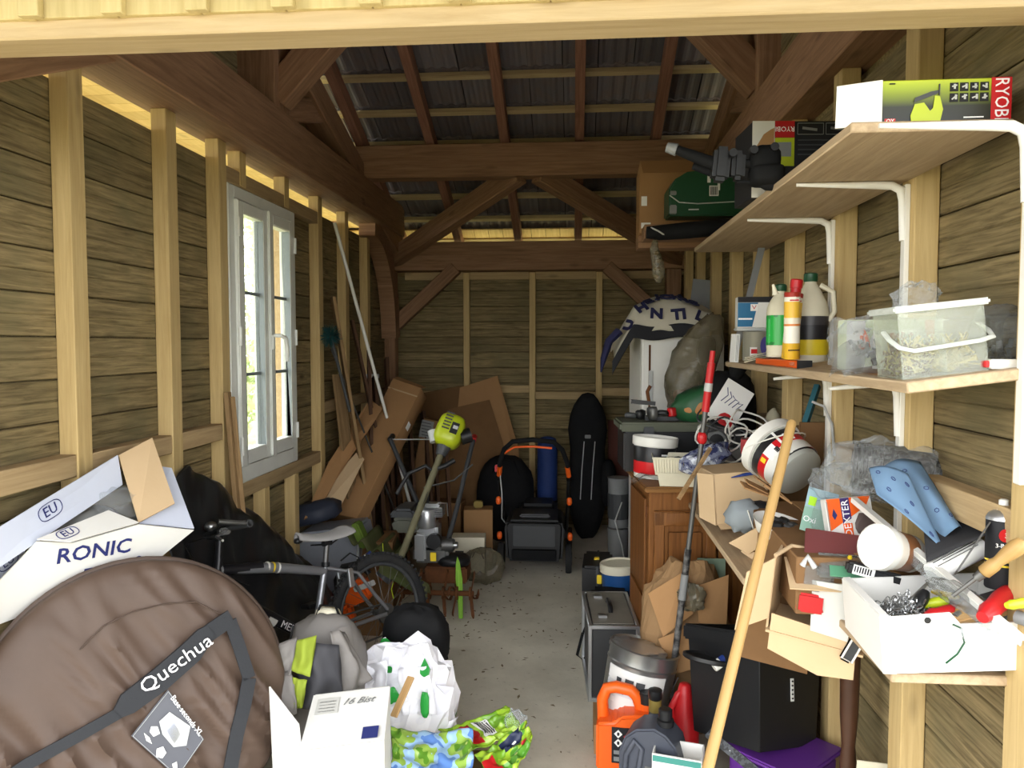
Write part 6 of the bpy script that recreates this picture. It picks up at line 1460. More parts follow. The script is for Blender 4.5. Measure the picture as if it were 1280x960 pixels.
for k in range(6):
    x = -.13 + .082 * k; ph = k * 1.1
    tn = MB().cyl((x - .006, -.12, .16), (x + .006, -.12, .16), .04).build('tine_hub', M['rust'], t)
    for j in range(3):
        a_ = ph + j * 2.094; f = lambda r, da: (x + .03 * (r / .15) * (1 if k % 2 else -1), -.12 + r * math.cos(a_ + da), .16 + r * math.sin(a_ + da))
        MB().tube([f(.03, 0), f(.08, .08), f(.12, .22), f(.145, .45), f(.15, .65)], [.010, .010, .010, .009, .004], 6, flat=.35).build('tine', M['rust'], tn)
MB().box((-.02, .0, .12), (.05, .03, .24)).build('depth_skid', M['rust'], t)
o = MB().box((0, 0, 0), (.035, .03, .24)).build('wood_prop', M['pine_x'], None, bevel=.003, seg=1); place(o, Vector((at(527, 778, 4.25).x, 4.22, .12)), (0, rad(6), 0)); tag(o, 'short pale wooden peg under the trimmer head', 'wood piece')
t = thing('green_leaf', 'bright green pointed leaf sticking up by the tines', 'leaf', Vector((at(577, 770, 4.55).x, 4.52, 0)), (0, rad(-3), 0))
MB().prism([(-.012, .0), (.012, .0), (.02, .16), (.024, .24), (.012, .34), (.0, .38), (-.012, .33), (-.018, .24), (-.012, .14)], -.004, .004).build('blade', plain('leaf_green', srgb(120, 170, 50), .5), t); MB().tube([(0, -.005, .02), (.002, -.006, .3)], .002, 4).build('midrib', plain('leaf_rib', srgb(150, 190, 80), .5), t)
# ---- grass trimmer over the tiller
h0, h1 = at(560, 545, 4.62), at(499, 702, 4.28)
t = thing('grass_trimmer', 'lime green petrol grass trimmer with muddy shaft', 'grass trimmer', h1)
v0 = h0 - h1; dv = v0.normalized(); sd_ = dv.cross(Vector((0, 1, 0))).normalized()
hb = basis(v0 + dv * .03, dv, (0, 1, 0))
def hp(x, y, z): return hb @ Vector((x, y, z))
mb = MB(); mb.blob((0, 0, 0), (.105, .085, .085), 22, 3.4, .03); mb.v = [hb @ v_ for v_ in mb.v]; mb.build('motor_cover', M['lime'], t, smooth=True)
for k in range(6): MB().bar(hp(-.01 + .02 * k, -.088, .045), hp(-.01 + .02 * k, -.088, .0), .009, .006, sd_).build('vent_slot', M['blk'], t)
MB().bar(hp(-.03, -.086, -.03), hp(.04, -.086, -.03), .012, .045, sd_).build('label_plate', M['blk'], t); MB().bar(hp(.0, -.092, -.035), hp(.02, -.092, -.035), .006, .03, sd_).build('label_print', M['lgrey'], t)
MB().cyl(hp(-.02, -.02, -.08), hp(.02, -.02, -.13), .045, n=16).build('starter_housing', M['blk'], t, smooth=True); MB().cyl(hp(-.09, 0, .06), hp(-.03, 0, .10), .032, n=14).build('air_filter', M['lgrey'], t, smooth=True)
MB().cyl(hp(-.10, 0, 0), hp(-.16, 0, 0), .045, .03, 16).build('clutch_housing', M['dgrey'], t, smooth=True)
MB().cyl(v0 - dv * .12, dv * .03, .020).build('shaft', plain('muddy_shaft', srgb(112, 108, 82), .7, .2, .5), t, smooth=True)
MB().tube([v0 - dv * .24, v0 - dv * .22 + sd_ * .06, v0 - dv * .30 + sd_ * .14, v0 - dv * .44 + sd_ * .16], .012, 8).build('side_handle', M['blk'], t, smooth=True); MB().tube([v0 - dv * .22, v0 - dv * .18 - sd_ * .05, v0 - dv * .13 - sd_ * .09], .016, 8).build('rear_grip', M['blk'], t, smooth=True)
MB().tube([v0 - dv * .15, v0 - dv * .35 + Vector((0, -.03, -.03)), v0 - dv * .6 + Vector((0, -.02, -.02))], .004, 6).build('throttle_cable', M['blk'], t, smooth=True)
m_mud = plain('mossy_plastic', srgb(88, 90, 60), .85, 0, .7, .3, 30, .15, 0, srgb(60, 78, 30))
MB().grid(lambda u, v: Vector((.27 * (u - .30), -.04 - .11 * v, .03 - .15 * u - .07 * (2 * v - 1) ** 2 + .02)), 12, 8).build('guard', m_mud, t, smooth=True, thick=.006)
MB().cyl((-.03, -.03, -.02), (-.085, -.06, -.085), .055, .048, 18).build('line_head', M['dgrey'], t, smooth=True); MB().box((-.085, -.07, -.06), (.03, .01, .05), (0, rad(-30), 0)).build('warning_sticker', M['red'], t)
for s_ in (((-.07, -.06, -.02), (-.075, -.07, .06), (-.08, -.06, .12)), ((-.02, -.06, -.10), (-.03, -.07, -.14), (-.015, -.08, -.19))): MB().tube(s_, .0022, 5).build('trimmer_line', plain('neon_line', srgb(200, 220, 40), .4), t)
# ---- mossy heap left of the trimmer
t = thing('corrugated_sheet', 'mossy corrugated sheet lying on the pile behind the bicycle', 'sheet', at(475, 672, 4.55))
MB().grid(lambda u, v: (-.19 + .34 * u, -.16 + .4 * v, .05 - .16 * u + .025 * math.sin(u * 22)), 40, 6).build('sheet', m_mud, t, smooth=True, thick=.006)
o = MB().box((0, 0, 0), (.05, .10, .16)).build('green_strip', plain('moss_green', srgb(96, 120, 40), .8, 0, .4), None, bevel=.01); place(o, at(451, 668, 4.50), (0, rad(-24), 0)); tag(o, 'mossy green block leaning on the grey clear tote', 'block')
carton('pile_box', 'muddy box carrying the corrugated sheet behind the bicycle', Vector((at(466, 700, 4.65).x, 4.72, 0)), (.26, .3, .44), (0, 0, .1), 'card_d')
t = thing('clear_tote', 'grey translucent storage box behind the bicycle saddle', 'storage box', Vector((at(412, 745, 4.50).x, 4.50, 0)), (0, 0, rad(-2)))
MB().prism([(-.19, 0), (.16, 0), (.19, .46), (.17, .55), (-.2, .5)], 0, .3).build('box', plain('grey_translucent', srgb(134, 138, 146), .35, 0, .15), t, bevel=.015); MB().tube([(.165, -.004, .54), (.185, -.004, .46), (.16, -.004, .02)], .006, 6).build('edge_rim', M['lgrey'], t)
o = MB().blob((0, 0, 0), (.16, .14, .07), 22, 2.6, .12, 3, 3, -.06, .15).build('navy_bag', plain('navy_nylon', srgb(46, 52, 66), .6), None, smooth=True); place(o, Vector((at(390, 655, 4.62).x, 4.66, .60)), (0, rad(-14), 0)); tag(o, 'dark navy bag lying on the grey clear tote', 'bag')
# orange chainsaw-like tool
t = thing('hedge_cutter', 'orange power cutter with black hoop handle behind the wheel', 'power tool', Vector((at(448, 725, 4.25).x, 4.22, .30)))
MB().box((0, 0, -.05), (.16, .1, .13), (0, rad(-25), 0)).build('body', M['orange'], t, bevel=.02); MB().tube([(-.10, -.03, -.12), (-.11, -.03, .02), (-.07, -.03, .10), (.02, -.03, .12), (.08, -.03, .06)], .016, 10).build('hoop_handle', M['blk'], t, smooth=True)
MB().box((.06, -.06, .0), (.13, .012, .03), (0, rad(-22), 0)).build('guide_bar', M['lgrey'], t, bevel=.004); MB().cyl((.02, .0, .10), (.09, .03, .15), .035, n=16).build('blue_tank', M['blue'], t, smooth=True); MB().cyl((.055, .01, .125), (.065, .015, .13), .037, n=16).build('white_band', M['white'], t, smooth=True)
MB().box((-.08, .0, -.21), (.14, .08, .14), (0, rad(-20), 0)).build('lower_body', M['orange'], t, bevel=.02)
o = carton('low_crate', 'low muddy box under the orange cutter', Vector((at(445, 790, 4.25).x, 4.30, 0)), (.3, .2, .10), (0, 0, 0), 'card_d')
# dirt, leaves on the floor (one scatter)
random.seed(14); mb = MB()
for k in range(260):
    x, y = random.uniform(-.85, .35), random.uniform(3.0, 5.9)
    if random.random() < .45: x, y = random.gauss(-.55, .2), random.gauss(4.9, .5)
    r = random.uniform(.004, .012); a_ = random.random() * 6.3; z = .003
    mb.add([(x + r * math.cos(a_ + j * 1.57) * (1.6 if j % 2 else .6), y + r * math.sin(a_ + j * 1.57) * (1.6 if j % 2 else .6), z + random.uniform(0, .008)) for j in range(4)], [(0, 1, 2, 3)])
o = mb.build('leaf_litter', plain('dead_leaf', srgb(122, 108, 82), .9, vary=.2)); tag(o, 'scattered crumbs of dead leaves and dirt on the concrete', 'leaf litter', kind='stuff')
# ================================================================ LEFT FRONT
# ---- black plastic sheet draped over stored things along the left wall
def sheet_h(y):
    k = [(2.90, 1.08), (3.05, 1.14), (3.2, 1.08), (3.4, .96), (3.6, .84), (4.0, .52), (4.25, .2)]
    for (a, h0), (b, h1) in zip(k, k[1:]):
        if y <= b: return h0 + (h1 - h0) * max(0, (y - a) / (b - a))
    return .1
def drape(u, v):
    y = 2.90 + 1.35 * v; h = sheet_h(y); xe = min(-1.25, -1.60 + max(0, y - 3.1) * .38); xt = -1.61 + (xe + 1.61) * .55
    if u < .4: x = -1.61 + (xt + 1.61) * (u / .4); z = h * (1 - .10 * (u / .4) ** 2)
    else:
        w = (u - .4) / .6; x = xt + (xe - xt) * w ** .8; z = h * .90 * (1 - w) ** .85
    n_ = noise.noise(Vector((x * 4, y * 5, z * 4))) * .05 + (.5 - abs(noise.noise(Vector((x * 9, y * 11, z * 5))))) * .05
    return (max(-1.63, x + n_ * (u > .05) * .5), y, max(.004, z + n_ * .6 * (u < .9)))
o = MB().grid(drape, 40, 60).build('black_tarp', plain('black_polythene', srgb(22, 23, 25), .28, 0, .0, .25, 14, .6), None, smooth=True, thick=.003)
tag(o, 'glossy black plastic sheet draped over things by the wall', 'plastic sheet')
# ---- white open carton on top of it
t = thing('white_carton', 'opened white carton with raised flaps behind the brown tent bag', 'box', at(120, 690, 2.5))
O_ = Vector(t.location); KY = .92
def wp(px, py, Y): return at(px, py, Y * KY)
def pl(name, pts, mat, th=.005): return MB().slab([wp(*p) - O_ for p in pts], th).build(name, M[mat], t)
M['bluewhite'] = plain('cool_white_card', srgb(200, 206, 222), .6, 0, .08)
pl('back_flap', [(-40, 682, 2.12), (146, 569, 2.74), (152, 606, 2.72), (-40, 735, 2.10)], 'bluewhite')
pl('end_flap', [(148, 570, 2.76), (190, 548, 2.86), (218, 630, 2.76), (173, 654, 2.62)], 'card_l')
pl('end_panel', [(200, 584, 2.90), (214, 586, 2.92), (242, 661, 2.78), (174, 655, 2.64)], 'bluewhite')
pl('front_flap', [(46, 675, 2.30), (135, 639, 2.56), (173, 654, 2.60), (88, 678, 2.36)], 'white_card')
FP = ((60, 690, 2.36), (242, 662, 2.78), (60, 800, 2.44))
def on_fp(px, py):
    A_, B2, C2 = wp(*FP[0]), wp(*FP[1]), wp(*FP[2]); n_ = (B2 - A_).cross(C2 - A_).normalized(); r = at(px, py, 1.0) - Vector((0, 0, CAM_H))
    return Vector((0, 0, CAM_H)) + r * ((A_ - Vector((0, 0, CAM_H))).dot(n_) / r.dot(n_)) - O_
MB().slab([on_fp(*p) for p in ((46, 676), (90, 678), (173, 655), (242, 662), (190, 704), (120, 735), (-30, 790), (-40, 765))], .004).build('front_panel', M['white_card'], t)
pl('inner_panel', [(-40, 700, 2.22), (30, 668, 2.40), (30, 700, 2.40), (-40, 790, 2.2)], 'bluewhite')
MB().blob(wp(140, 632, 2.70) - O_, (.10, .09, .06), 26, 2.4, .25, 5, 6, None, .35).build('bubble_wrap', M['film'], t, smooth=True)
MB().blob(wp(110, 660, 2.62) - O_, (.09, .09, .07), 20, 2.8, .15, 4, 3).build('packing', M['grey'], t, smooth=True)
def on_plane(a, b, c, px, py):
    """local matrix lying on the plane of three photo-measured points, reading along a->b"""
    A_, B2, C2 = wp(*a), wp(*b), wp(*c); n_ = (B2 - A_).cross(C2 - A_).normalized()
    r = at(px, py, 1.0) - Vector((0, 0, CAM_H)); s_ = (A_ - Vector((0, 0, CAM_H))).dot(n_) / r.dot(n_); p = Vector((0, 0, CAM_H)) + r * s_
    if n_.dot(r) > 0: n_ = -n_
    x_ = (B2 - A_).normalized(); y_ = n_.cross(x_); m_ = Matrix((x_, y_, n_)).transposed().to_4x4(); m_.translation = p + n_ * .007 - O_; return m_
def eu_mark(m_, s=.032):
    letter('EU', s, M['ink_b'], t, None, mtx=m_)
    ring = [m_ @ Vector((s * (1.0 * math.copysign(abs(math.cos(a)) ** .6, math.cos(a))), s * .55 * math.copysign(abs(math.sin(a)) ** .8, math.sin(a)), 0)) for a in [2 * math.pi * k / 20 for k in range(20)]]
    MB().tube(ring, .0014, 4, True).build('printed_oval', M['ink_b'], t)
BF = ((-40, 708, 2.11), (148, 588, 2.73), (-40, 735, 2.10))
eu_mark(on_plane(*BF, 61, 638), .045)
FF = ((46, 675, 2.30), (135, 639, 2.56), (88, 678, 2.36)); eu_mark(on_plane(*FF, 84, 668), .034)
IP = ((-40, 740, 2.21), (30, 686, 2.40), (-40, 790, 2.2)); eu_mark(on_plane(*IP, 8, 702), .034)
letter('RONIC', .072, M['ink_b'], t, None, mtx=on_plane(*FP, 118, 688), bold=.001)
letter('~~~~~~~~', .034, M['ink_b'], t, None, mtx=on_plane(*FP, 132, 707)); letter('o', .045, M['ink_b'], t, None, mtx=on_plane(*FP, 162, 704)); letter('o', .045, M['ink_b'], t, None, mtx=on_plane(*FP, 172, 696))
# ---- brown round tent bag
C0 = Vector((-1.365, 2.27, .505)); nT = Vector((.66, -.72, .20)).normalized()
xT = Vector((0, 0, 1)).cross(nT).normalized(); zT = nT.cross(xT).normalized()
mT = Matrix((xT, -nT, zT)).transposed().to_4x4(); mT.translation = C0
t = thing('tent_bag', 'round brown folded tent bag with black shoulder strap', 'tent bag'); t.matrix_world = mT
RB = .458
def dp(px, py, off=0.0):
    r = at(px, py, 1.0) - Vector((0, 0, CAM_H)); pc = C0 + nT * (.072 + off)
    s_ = (pc - Vector((0, 0, CAM_H))).dot(nT) / r.dot(nT); p = Vector((0, 0, CAM_H)) + r * s_; q_ = p - C0
    return Vector((q_.dot(xT), -q_.dot(nT), q_.dot(zT)))
def tent(front):
    def f(u, v):
        a = 2 * math.pi * u; r = RB * math.sin(v * R90) if True else 0
        x, z = r * math.cos(a), r * math.sin(a)
        edge = math.cos(v * R90) ** .45
        ww = Vector((x * 1.2 + z * .55, x * -.55 * .25 + z * .28, .3)); w = ((.5 - abs(noise.noise(Vector(((x * .87 + z * .5) * 15, (z * .87 - x * .5) * 2.6, 2.2))))) * .075 + noise.noise(Vector(((x * .87 + z * .5) * 34, (z * .87 - x * .5) * 5, 7))) * .018) * (.45 + .55 * min(1, max(0, (RB - .35 - z) / .25)))
        if z < -.02 - .3 * x * 0: w *= 1.25
        return (x * (1 + w * .3), (-.072 * edge - w * edge * (v < .97)) if front else (.072 * edge), z * (1 + w * .2))
    return f
mb = MB().grid(tent(True), 110, 46, True); mb.grid(tent(False), 110, 14, True)
mb.build('bag', plain('brown_nylon', srgb(86, 70, 60), .5, 0, .15, .1, 60, .3), t, smooth=True)
MB().tube([(RB * math.cos(a), 0, RB * math.sin(a)) for a in [2 * math.pi * k / 60 for k in range(60)]], .012, 8, True, .7).build('edge_piping', plain('brown_nylon_dark', srgb(84, 70, 62), .6), t, smooth=True)
# curved seam of the inner panel
MB().tube([dp(px, py, .008) for px, py in ((100, 812), (130, 782), (165, 765), (205, 755), (245, 752), (285, 772))], .0025, 6).build('seam', plain('brown_nylon_dark', srgb(84, 70, 62), .6), t, smooth=True)
m_web = plain('black_webbing', srgb(40, 42, 46), .75, 0, .15, .2, 120)
def strap(pts, w, name, th=.006, off=.018):
    P = [dp(px, py, off + .016) for px, py in pts]; mb = MB(); vs_ = []
    for i, p in enumerate(P):
        d = (P[min(i + 1, len(P) - 1)] - P[max(i - 1, 0)]).normalized(); s_ = d.cross(Vector((0, 1, 0))).normalized()
        ww = w[i] if isinstance(w, (list, tuple)) else w
        vs_ += [p + s_ * ww / 2, p - s_ * ww / 2, p - s_ * ww / 2 + Vector((0, th, 0)), p + s_ * ww / 2 + Vector((0, th, 0))]
    fs_ = [(0, 1, 2, 3)]
    for i in range(len(P) - 1):
        for j in range(4): fs_.append((i * 4 + j, i * 4 + (j + 1) % 4, i * 4 + 4 + (j + 1) % 4, i * 4 + 4 + j))
    k_ = (len(P) - 1) * 4; fs_.append((k_ + 3, k_ + 2, k_ + 1, k_)); mb.add(vs_, fs_); return mb.build(name, m_web, t, smooth=1)
strap([(-10, 985), (35, 955), (95, 922), (155, 888)], .034, 'strap')
pad = strap([(148, 892), (160, 880), (200, 850), (240, 815), (256, 795), (264, 788)], [.035, .068, .075, .075, .06, .04], 'shoulder_pad', .014, .030)
strap([(258, 794), (275, 782), (290, 772)], .055, 'strap', .008, .026)
strap([(288, 776), (300, 810), (312, 848)], .040, 'strap', .008, .022); strap([(312, 848), (306, 880), (296, 920), (288, 965), (284, 1000)], .045, 'strap', .008, .022)
pa, pb_ = dp(196, 848, .053), dp(246, 811, .053); dx = (pb_ - pa).normalized(); mm = Matrix((dx, Vector((0, -1, 0)).cross(dx), Vector((0, -1, 0)))).transposed().to_4x4(); mm.translation = (pa + pb_) / 2
letter('Quechua', .062, M['ink_w'], t, None, mtx=mm, sx=1.05)
# picture card tucked in a clear pocket
cp = [dp(px, py, .036) for px, py in ((210, 862), (255, 924), (222, 972), (164, 920))]
MB().slab(cp, .003, Vector((0, -1, 0))).build('picture_card', plain('card_slate', srgb(82, 84, 92), .35), t)
ring = MB()
for i in range(4): ring.bar(cp[i] * .96 + (sum(cp, Vector()) / 4) * .04 + Vector((0, -.003, 0)), cp[(i + 1) % 4] * .96 + (sum(cp, Vector()) / 4) * .04 + Vector((0, -.003, 0)), .0015, .001)
ring.build('card_border', M['lgrey'], t)
ca, cb_ = dp(216, 872, .040), dp(250, 917, .040); dx = (cb_ - ca).normalized(); mm = Matrix((dx, Vector((0, -1, 0)).cross(dx), Vector((0, -1, 0)))).transposed().to_4x4(); mm.translation = (ca + cb_) / 2 + Vector((0, -.002, 0))
letter('Base seconds XL', .023, M['ink_w'], t, None, mtx=mm)
def blobcard(pts, mat, nm): MB().slab([dp(px, py, .041) for px, py in pts], .001, Vector((0, -1, 0))).build(nm, M[mat], t)
blobcard([(199, 902), (212, 890), (238, 908), (233, 932), (217, 934), (203, 918)], 'lgrey', 'printed_tent'); blobcard([(205, 908), (216, 900), (226, 918), (218, 930)], 'bluewhite', 'printed_tent_door')
blobcard([(189, 908), (197, 908), (200, 917), (192, 921), (187, 915)], 'paper', 'printed_badge'); blobcard([(196, 936), (204, 933), (208, 941), (203, 948), (195, 946)], 'paper', 'printed_badge'); blobcard([(180, 916), (187, 922), (190, 930), (183, 926)], 'paper', 'printed_icon'); blobcard([(215, 955), (221, 952), (222, 962), (217, 962)], 'paper', 'printed_icon')

# ---- bicycle
RH = at(485, 786, 3.74)
BA = math.atan2(-.80, -.60)
t = thing('bicycle', 'silver and black mountain bike with grey saddle', 'bicycle', (RH.x, RH.y, 0), (rad(11), 0, BA))
RW = .295
def wheel(c, parent_name, steer=0.0):
    w = MB().tube([(c[0] + RW * .93 * math.cos(a), c[1], c[2] + RW * .93 * math.sin(a)) for a in [2 * math.pi * k / 44 for k in range(44)]], .024, 10, True).build('tyre', M['rubber'], t, smooth=True)
    kn = MB()
    for k in range(64):
        a = 2 * math.pi * k / 64
        for s_ in (-.012, .012): kn.box((c[0] + (RW * .93 + .024) * math.cos(a), c[1] + s_, c[2] + (RW * .93 + .024) * math.sin(a)), (.012, .012, .012), (0, -a, 0))
    kn.build('tread', M['rubber'], w)['kind'] = 'stuff'
    MB().tube([(c[0] + RW * .83 * math.cos(a), c[1], c[2] + RW * .83 * math.sin(a)) for a in [2 * math.pi * k / 44 for k in range(44)]], .011, 8, True).build('rim', M['dgrey'], t, smooth=True)
    MB().cyl((c[0], c[1] - .05, c[2]), (c[0], c[1] + .05, c[2]), .016).build('hub', M['dsteel'], t, smooth=True)
    sp = MB()
    for k in range(28):
        a = 2 * math.pi * k / 28; s_ = .03 if k % 2 else -.03; sp.tube([(c[0] + .015 * math.cos(a + .8), c[1] + s_, c[2] + .015 * math.sin(a + .8)), (c[0] + RW * .82 * math.cos(a), c[1], c[2] + RW * .82 * math.sin(a))], .0012, 4)
    sp.build('spokes', M['dsteel'], w)['kind'] = 'stuff'
RC = Vector((0, 0, RW)); FC = Vector((.98, 0, RW))
wheel(RC, 'rear'); wheel(FC, 'front')
M['frame'] = plain('silver_frame', srgb(150, 152, 156), .35, .6, .1); M['frame_b'] = plain('black_frame', srgb(28, 28, 32), .35, 0, .1)
BB = Vector((.40, 0, .27)); ST = Vector((.29, 0, .60)); SPT = Vector((.265, 0, .70)); HT = Vector((.82, 0, .72)); HB_ = Vector((.85, 0, .60))
MB().cyl(BB, ST, .016).build('seat_tube', M['frame'], t, smooth=True)
MB().cyl(ST + (SPT - ST) * -.3, SPT, .0135).build('seat_post', M['dsteel'], t, smooth=True); MB().cyl(ST - Vector((0, 0, .012)), ST + Vector((-.004, 0, .012)), .020).build('seat_clamp', M['blk'], t, smooth=True)
tt0 = ST - (ST - BB).normalized() * .03
MB().tube([tt0, (tt0 + HT) / 2, HT - Vector((0, 0, .03))], [.020, .024, .022], 12).build('top_tube', M['frame'], t, smooth=True)
MB().tube([tt0 + (HT - tt0) * .62, tt0 + (HT - tt0) * .98 - Vector((0, 0, .03))], [.0245, .0235], 12).build('top_tube_black', M['frame_b'], t, smooth=True)
for k in range(3): MB().tube([tt0 + (HT - tt0) * (.46 + .05 * k), tt0 + (HT - tt0) * (.475 + .05 * k)], .0248, 12).build('decal_band', M['white'] if k % 2 == 0 else M['yellow'], t, smooth=True)
MB().cyl(BB, HB_ + Vector((-.01, 0, .02)), .025).build('down_tube', M['frame_b'], t, smooth=True)
dt = HB_ - BB; MB().cyl(BB + dt * .42, BB + dt * .50, .0258).build('down_tube_band', M['white'], t, smooth=True); MB().cyl(BB + dt * .05, BB + dt * .16, .0258).build('down_tube_band', M['white'], t, smooth=True)
for sgn in (1, -1):
    ux = dt.normalized() * -sgn; mm = Matrix((ux, Vector((0, sgn, 0)).cross(ux), Vector((0, sgn, 0)))).transposed().to_4x4(); mm.translation = BB + dt * .31 + Vector((0, sgn * .0255, 0))
    letter('MER', .046, M['ink_w'], t, None, mtx=mm, ex=.001, sx=.9)
MB().cyl(HB_, HT + (HT - HB_).normalized() * .02, .019).build('head_tube', M['frame_b'], t, smooth=True)
for s_ in (-1, 1):
    MB().tube([ST + Vector((0, s_ * .012, -.015)), Vector((.14, s_ * .045, .53)), Vector((.06, s_ * .055, .40)), RC + Vector((.0, s_ * .06, .02))], .009, 8).build('seat_stay', M['frame'], t, smooth=True)
    MB().tube([BB + Vector((-.01, s_ * .02, 0)), Vector((.22, s_ * .05, .29)), RC + Vector((.0, s_ * .06, 0))], .010, 8).build('chain_stay', M['frame'], t, smooth=True)
    MB().tube([HB_ + Vector((.005, s_ * .05, -.04)), FC + Vector((-.01, s_ * .055, .0))], [.014, .011], 8).build('fork_leg', M['frame_b'], t, smooth=True)
    MB().tube([HB_ + Vector((.0, 0, -.01)), HB_ + Vector((.005, s_ * .05, -.04))], .014, 8).build('fork_crown', M['frame_b'], t, smooth=True)
    MB().cyl(RC + Vector((0, s_ * .05, 0)), RC + Vector((0, s_ * .075, 0)), .012).build('axle_nut', M['dsteel'], t)
    MB().box(Vector((.185, s_ * .045, .515)), (.03, .02, .09)).build('brake_arm', M['alu'], t, bevel=.004)
    MB().tube([BB, BB + Vector((s_ * .08, s_ * .06, s_ * -.14))], .009, 6).build('crank', M['dsteel'], t); MB().box(BB + Vector((s_ * .08, s_ * .11, s_ * -.14)), (.08, .08, .022)).build('pedal', M['blk'], t, bevel=.004)
MB().tube([(.20, .0, .60), (.16, .03, .63), (.12, .04, .60), (.15, .045, .54)], .004, 6).build('brake_cable', M['blk'], t, smooth=True)
MB().cyl(BB + Vector((0, .045, 0)), BB + Vector((0, .052, 0)), .085, n=26).build('chainring', M['dsteel'], t); MB().cyl(RC + Vector((0, .035, 0)), RC + Vector((0, .05, 0)), .05, n=22).build('cassette', M['dsteel'], t)
MB().tube([BB + Vector((0, .048, .083)), RC + Vector((0, .045, .05))], .005, 6).tube([BB + Vector((0, .048, -.083)), RC + Vector((.03, .045, -.10))], .005, 6).build('chain', M['dsteel'], t)
MB().tube([RC + Vector((.0, .05, -.02)), RC + Vector((.02, .05, -.10)), RC + Vector((.05, .05, -.14))], .010, 6).build('derailleur', M['blk'], t)
sd0 = SPT + Vector((.02, 0, .025))
def saddle(u, v):
    x = -.13 + .27 * v; w = .068 * (1 - v) ** .7 + .018; a = math.pi * (u - .5) * 1.05
    return sd0 + Vector((x, w * math.sin(a) * 1.05, .030 * math.cos(a) + .022 * (2 * v - .85) ** 2 - .008))
MB().grid(saddle, 18, 18).build('saddle', plain('saddle_grey', srgb(150, 148, 146), .5), t, smooth=True, thick=.012)
MB().blob(sd0 + Vector((.135, 0, .015)), (.022, .018, .014), 12, 2.4).build('saddle_nose', M['blk'], t, smooth=True); MB().blob(sd0 + Vector((-.125, 0, .018)), (.018, .055, .014), 14, 2.6).build('saddle_rear', M['blk'], t, smooth=True)
MB().tube([sd0 + Vector((-.08, .02, -.01)), sd0 + Vector((-.03, .02, -.032)), sd0 + Vector((.06, .015, -.02))], .004, 6).tube([sd0 + Vector((-.08, -.02, -.01)), sd0 + Vector((-.03, -.02, -.032)), sd0 + Vector((.06, -.015, -.02))], .004, 6).build('saddle_rails', M['blk'], t); MB().box(SPT, (.05, .03, .025)).build('saddle_clamp', M['blk'], t, bevel=.004)
SM = HT + Vector((-.02, 0, .11))
MB().cyl(HT, SM, .016).build('steerer', M['frame_b'], t, smooth=True); MB().cyl(SM, SM + Vector((.06, 0, .02)), .018).build('stem', M['blk'], t, smooth=True)
HC = SM + Vector((.06, 0, .02))
MB().tube([HC + Vector((-.06, .27, .03)), HC + Vector((-.02, .12, .02)), HC, HC + Vector((-.02, -.12, .02)), HC + Vector((-.06, -.27, .03))], .012, 10).build('handlebar', M['blk'], t, smooth=True)
for s_ in (-1, 1):
    e = HC + Vector((-.06, s_ * .27, .03)); MB().tube([e, HC + Vector((-.035, s_ * .17, .025))], .017, 10).build('grip', M['dgrey'], t, smooth=True)
    MB().tube([HC + Vector((-.03, s_ * .15, .02)), HC + Vector((.04, s_ * .17, -.005)), HC + Vector((.05, s_ * .24, -.02))], .006, 6).build('brake_lever', M['alu'], t, smooth=True)
    MB().box(HC + Vector((-.01, s_ * .14, .01)), (.05, .035, .03)).build('shifter', M['dsteel'], t, bevel=.006)
    MB().tube([e + Vector((.0, -s_ * .01, 0)), e + Vector((.05, 0, .01)), e + Vector((.13, -s_ * .01, .03))], .010, 8).build('bar_end', M['dsteel'], t, smooth=True)
MB().blob(HC + Vector((.0, .05, .035)), (.026, .026, .022), 14, 2).build('bell', M['steel'], t, smooth=True)
for k in range(2): MB().tube([HC + Vector((.04, .12 - .24 * k, .0)), HC + Vector((.12, .05 - .1 * k, -.02)), HC + Vector((.06, .01, -.12)), (.7, .02, .60)], .0035, 6).build('cable', M['blk'], t, smooth=True)

# ---- two stakes leaning beside the window
for k, (x0, x1, lab) in enumerate(((284, 272, 'left one of two sawn stakes leaning beside the window'), (290, 287, 'right one of two sawn stakes leaning beside the window'))):
    lean('wood_stake', lab, 'stake', at(x0, 490 + 6 * k, X=-1.60 + .02 * k), Vector((-1.50, 3.42 + .07 * k, .02)), .032, .022, 'old_x', 'stakes beside the window')

# ---- backpack
t = thing('backpack', 'grey and lime backpack slumped behind the white box', 'backpack', (at(396, 880, 2.72).x, 2.76, .0), (rad(-6), 0, rad(-4)))
m_bp = plain('pack_grey', srgb(124, 120, 116), .7, 0, .15, .15, 40); m_lime = plain('pack_lime', srgb(138, 154, 46), .75)
mb = MB().blob((0, 0, .31), (.16, .12, .32), 30, 2.7, .07, 3, 4, .0, .08); mb.build('pack', m_bp, t, smooth=True)
_bi = (Matrix.Translation(t.location) @ Euler(t.rotation_euler).to_matrix().to_4x4()).inverted()
def pk(nm, pts, mat, b=.02, w=.02): return MB().grid(patch_fn(*[_bi @ at(*p) for p in pts], -b, w), 14, 14).build(nm, mat, t, smooth=True, thick=.004)
pk('charcoal_panel', ((376, 800, 2.62), (424, 806, 2.64), (430, 885, 2.58), (366, 885, 2.56)), plain('pack_charcoal', srgb(62, 62, 66), .75), .035, .03)
pk('lime_panel', ((372, 800, 2.585), (396, 794, 2.60), (388, 846, 2.55), (364, 838, 2.555)), m_lime, .03, .015)
pk('lime_patch', ((366, 846, 2.55), (384, 850, 2.55), (378, 885, 2.53), (368, 885, 2.53)), m_lime, .01, .01)
pk('grey_fold', ((338, 808, 2.62), (372, 796, 2.61), (366, 842, 2.56), (344, 850, 2.60)), m_bp, .03, .03)
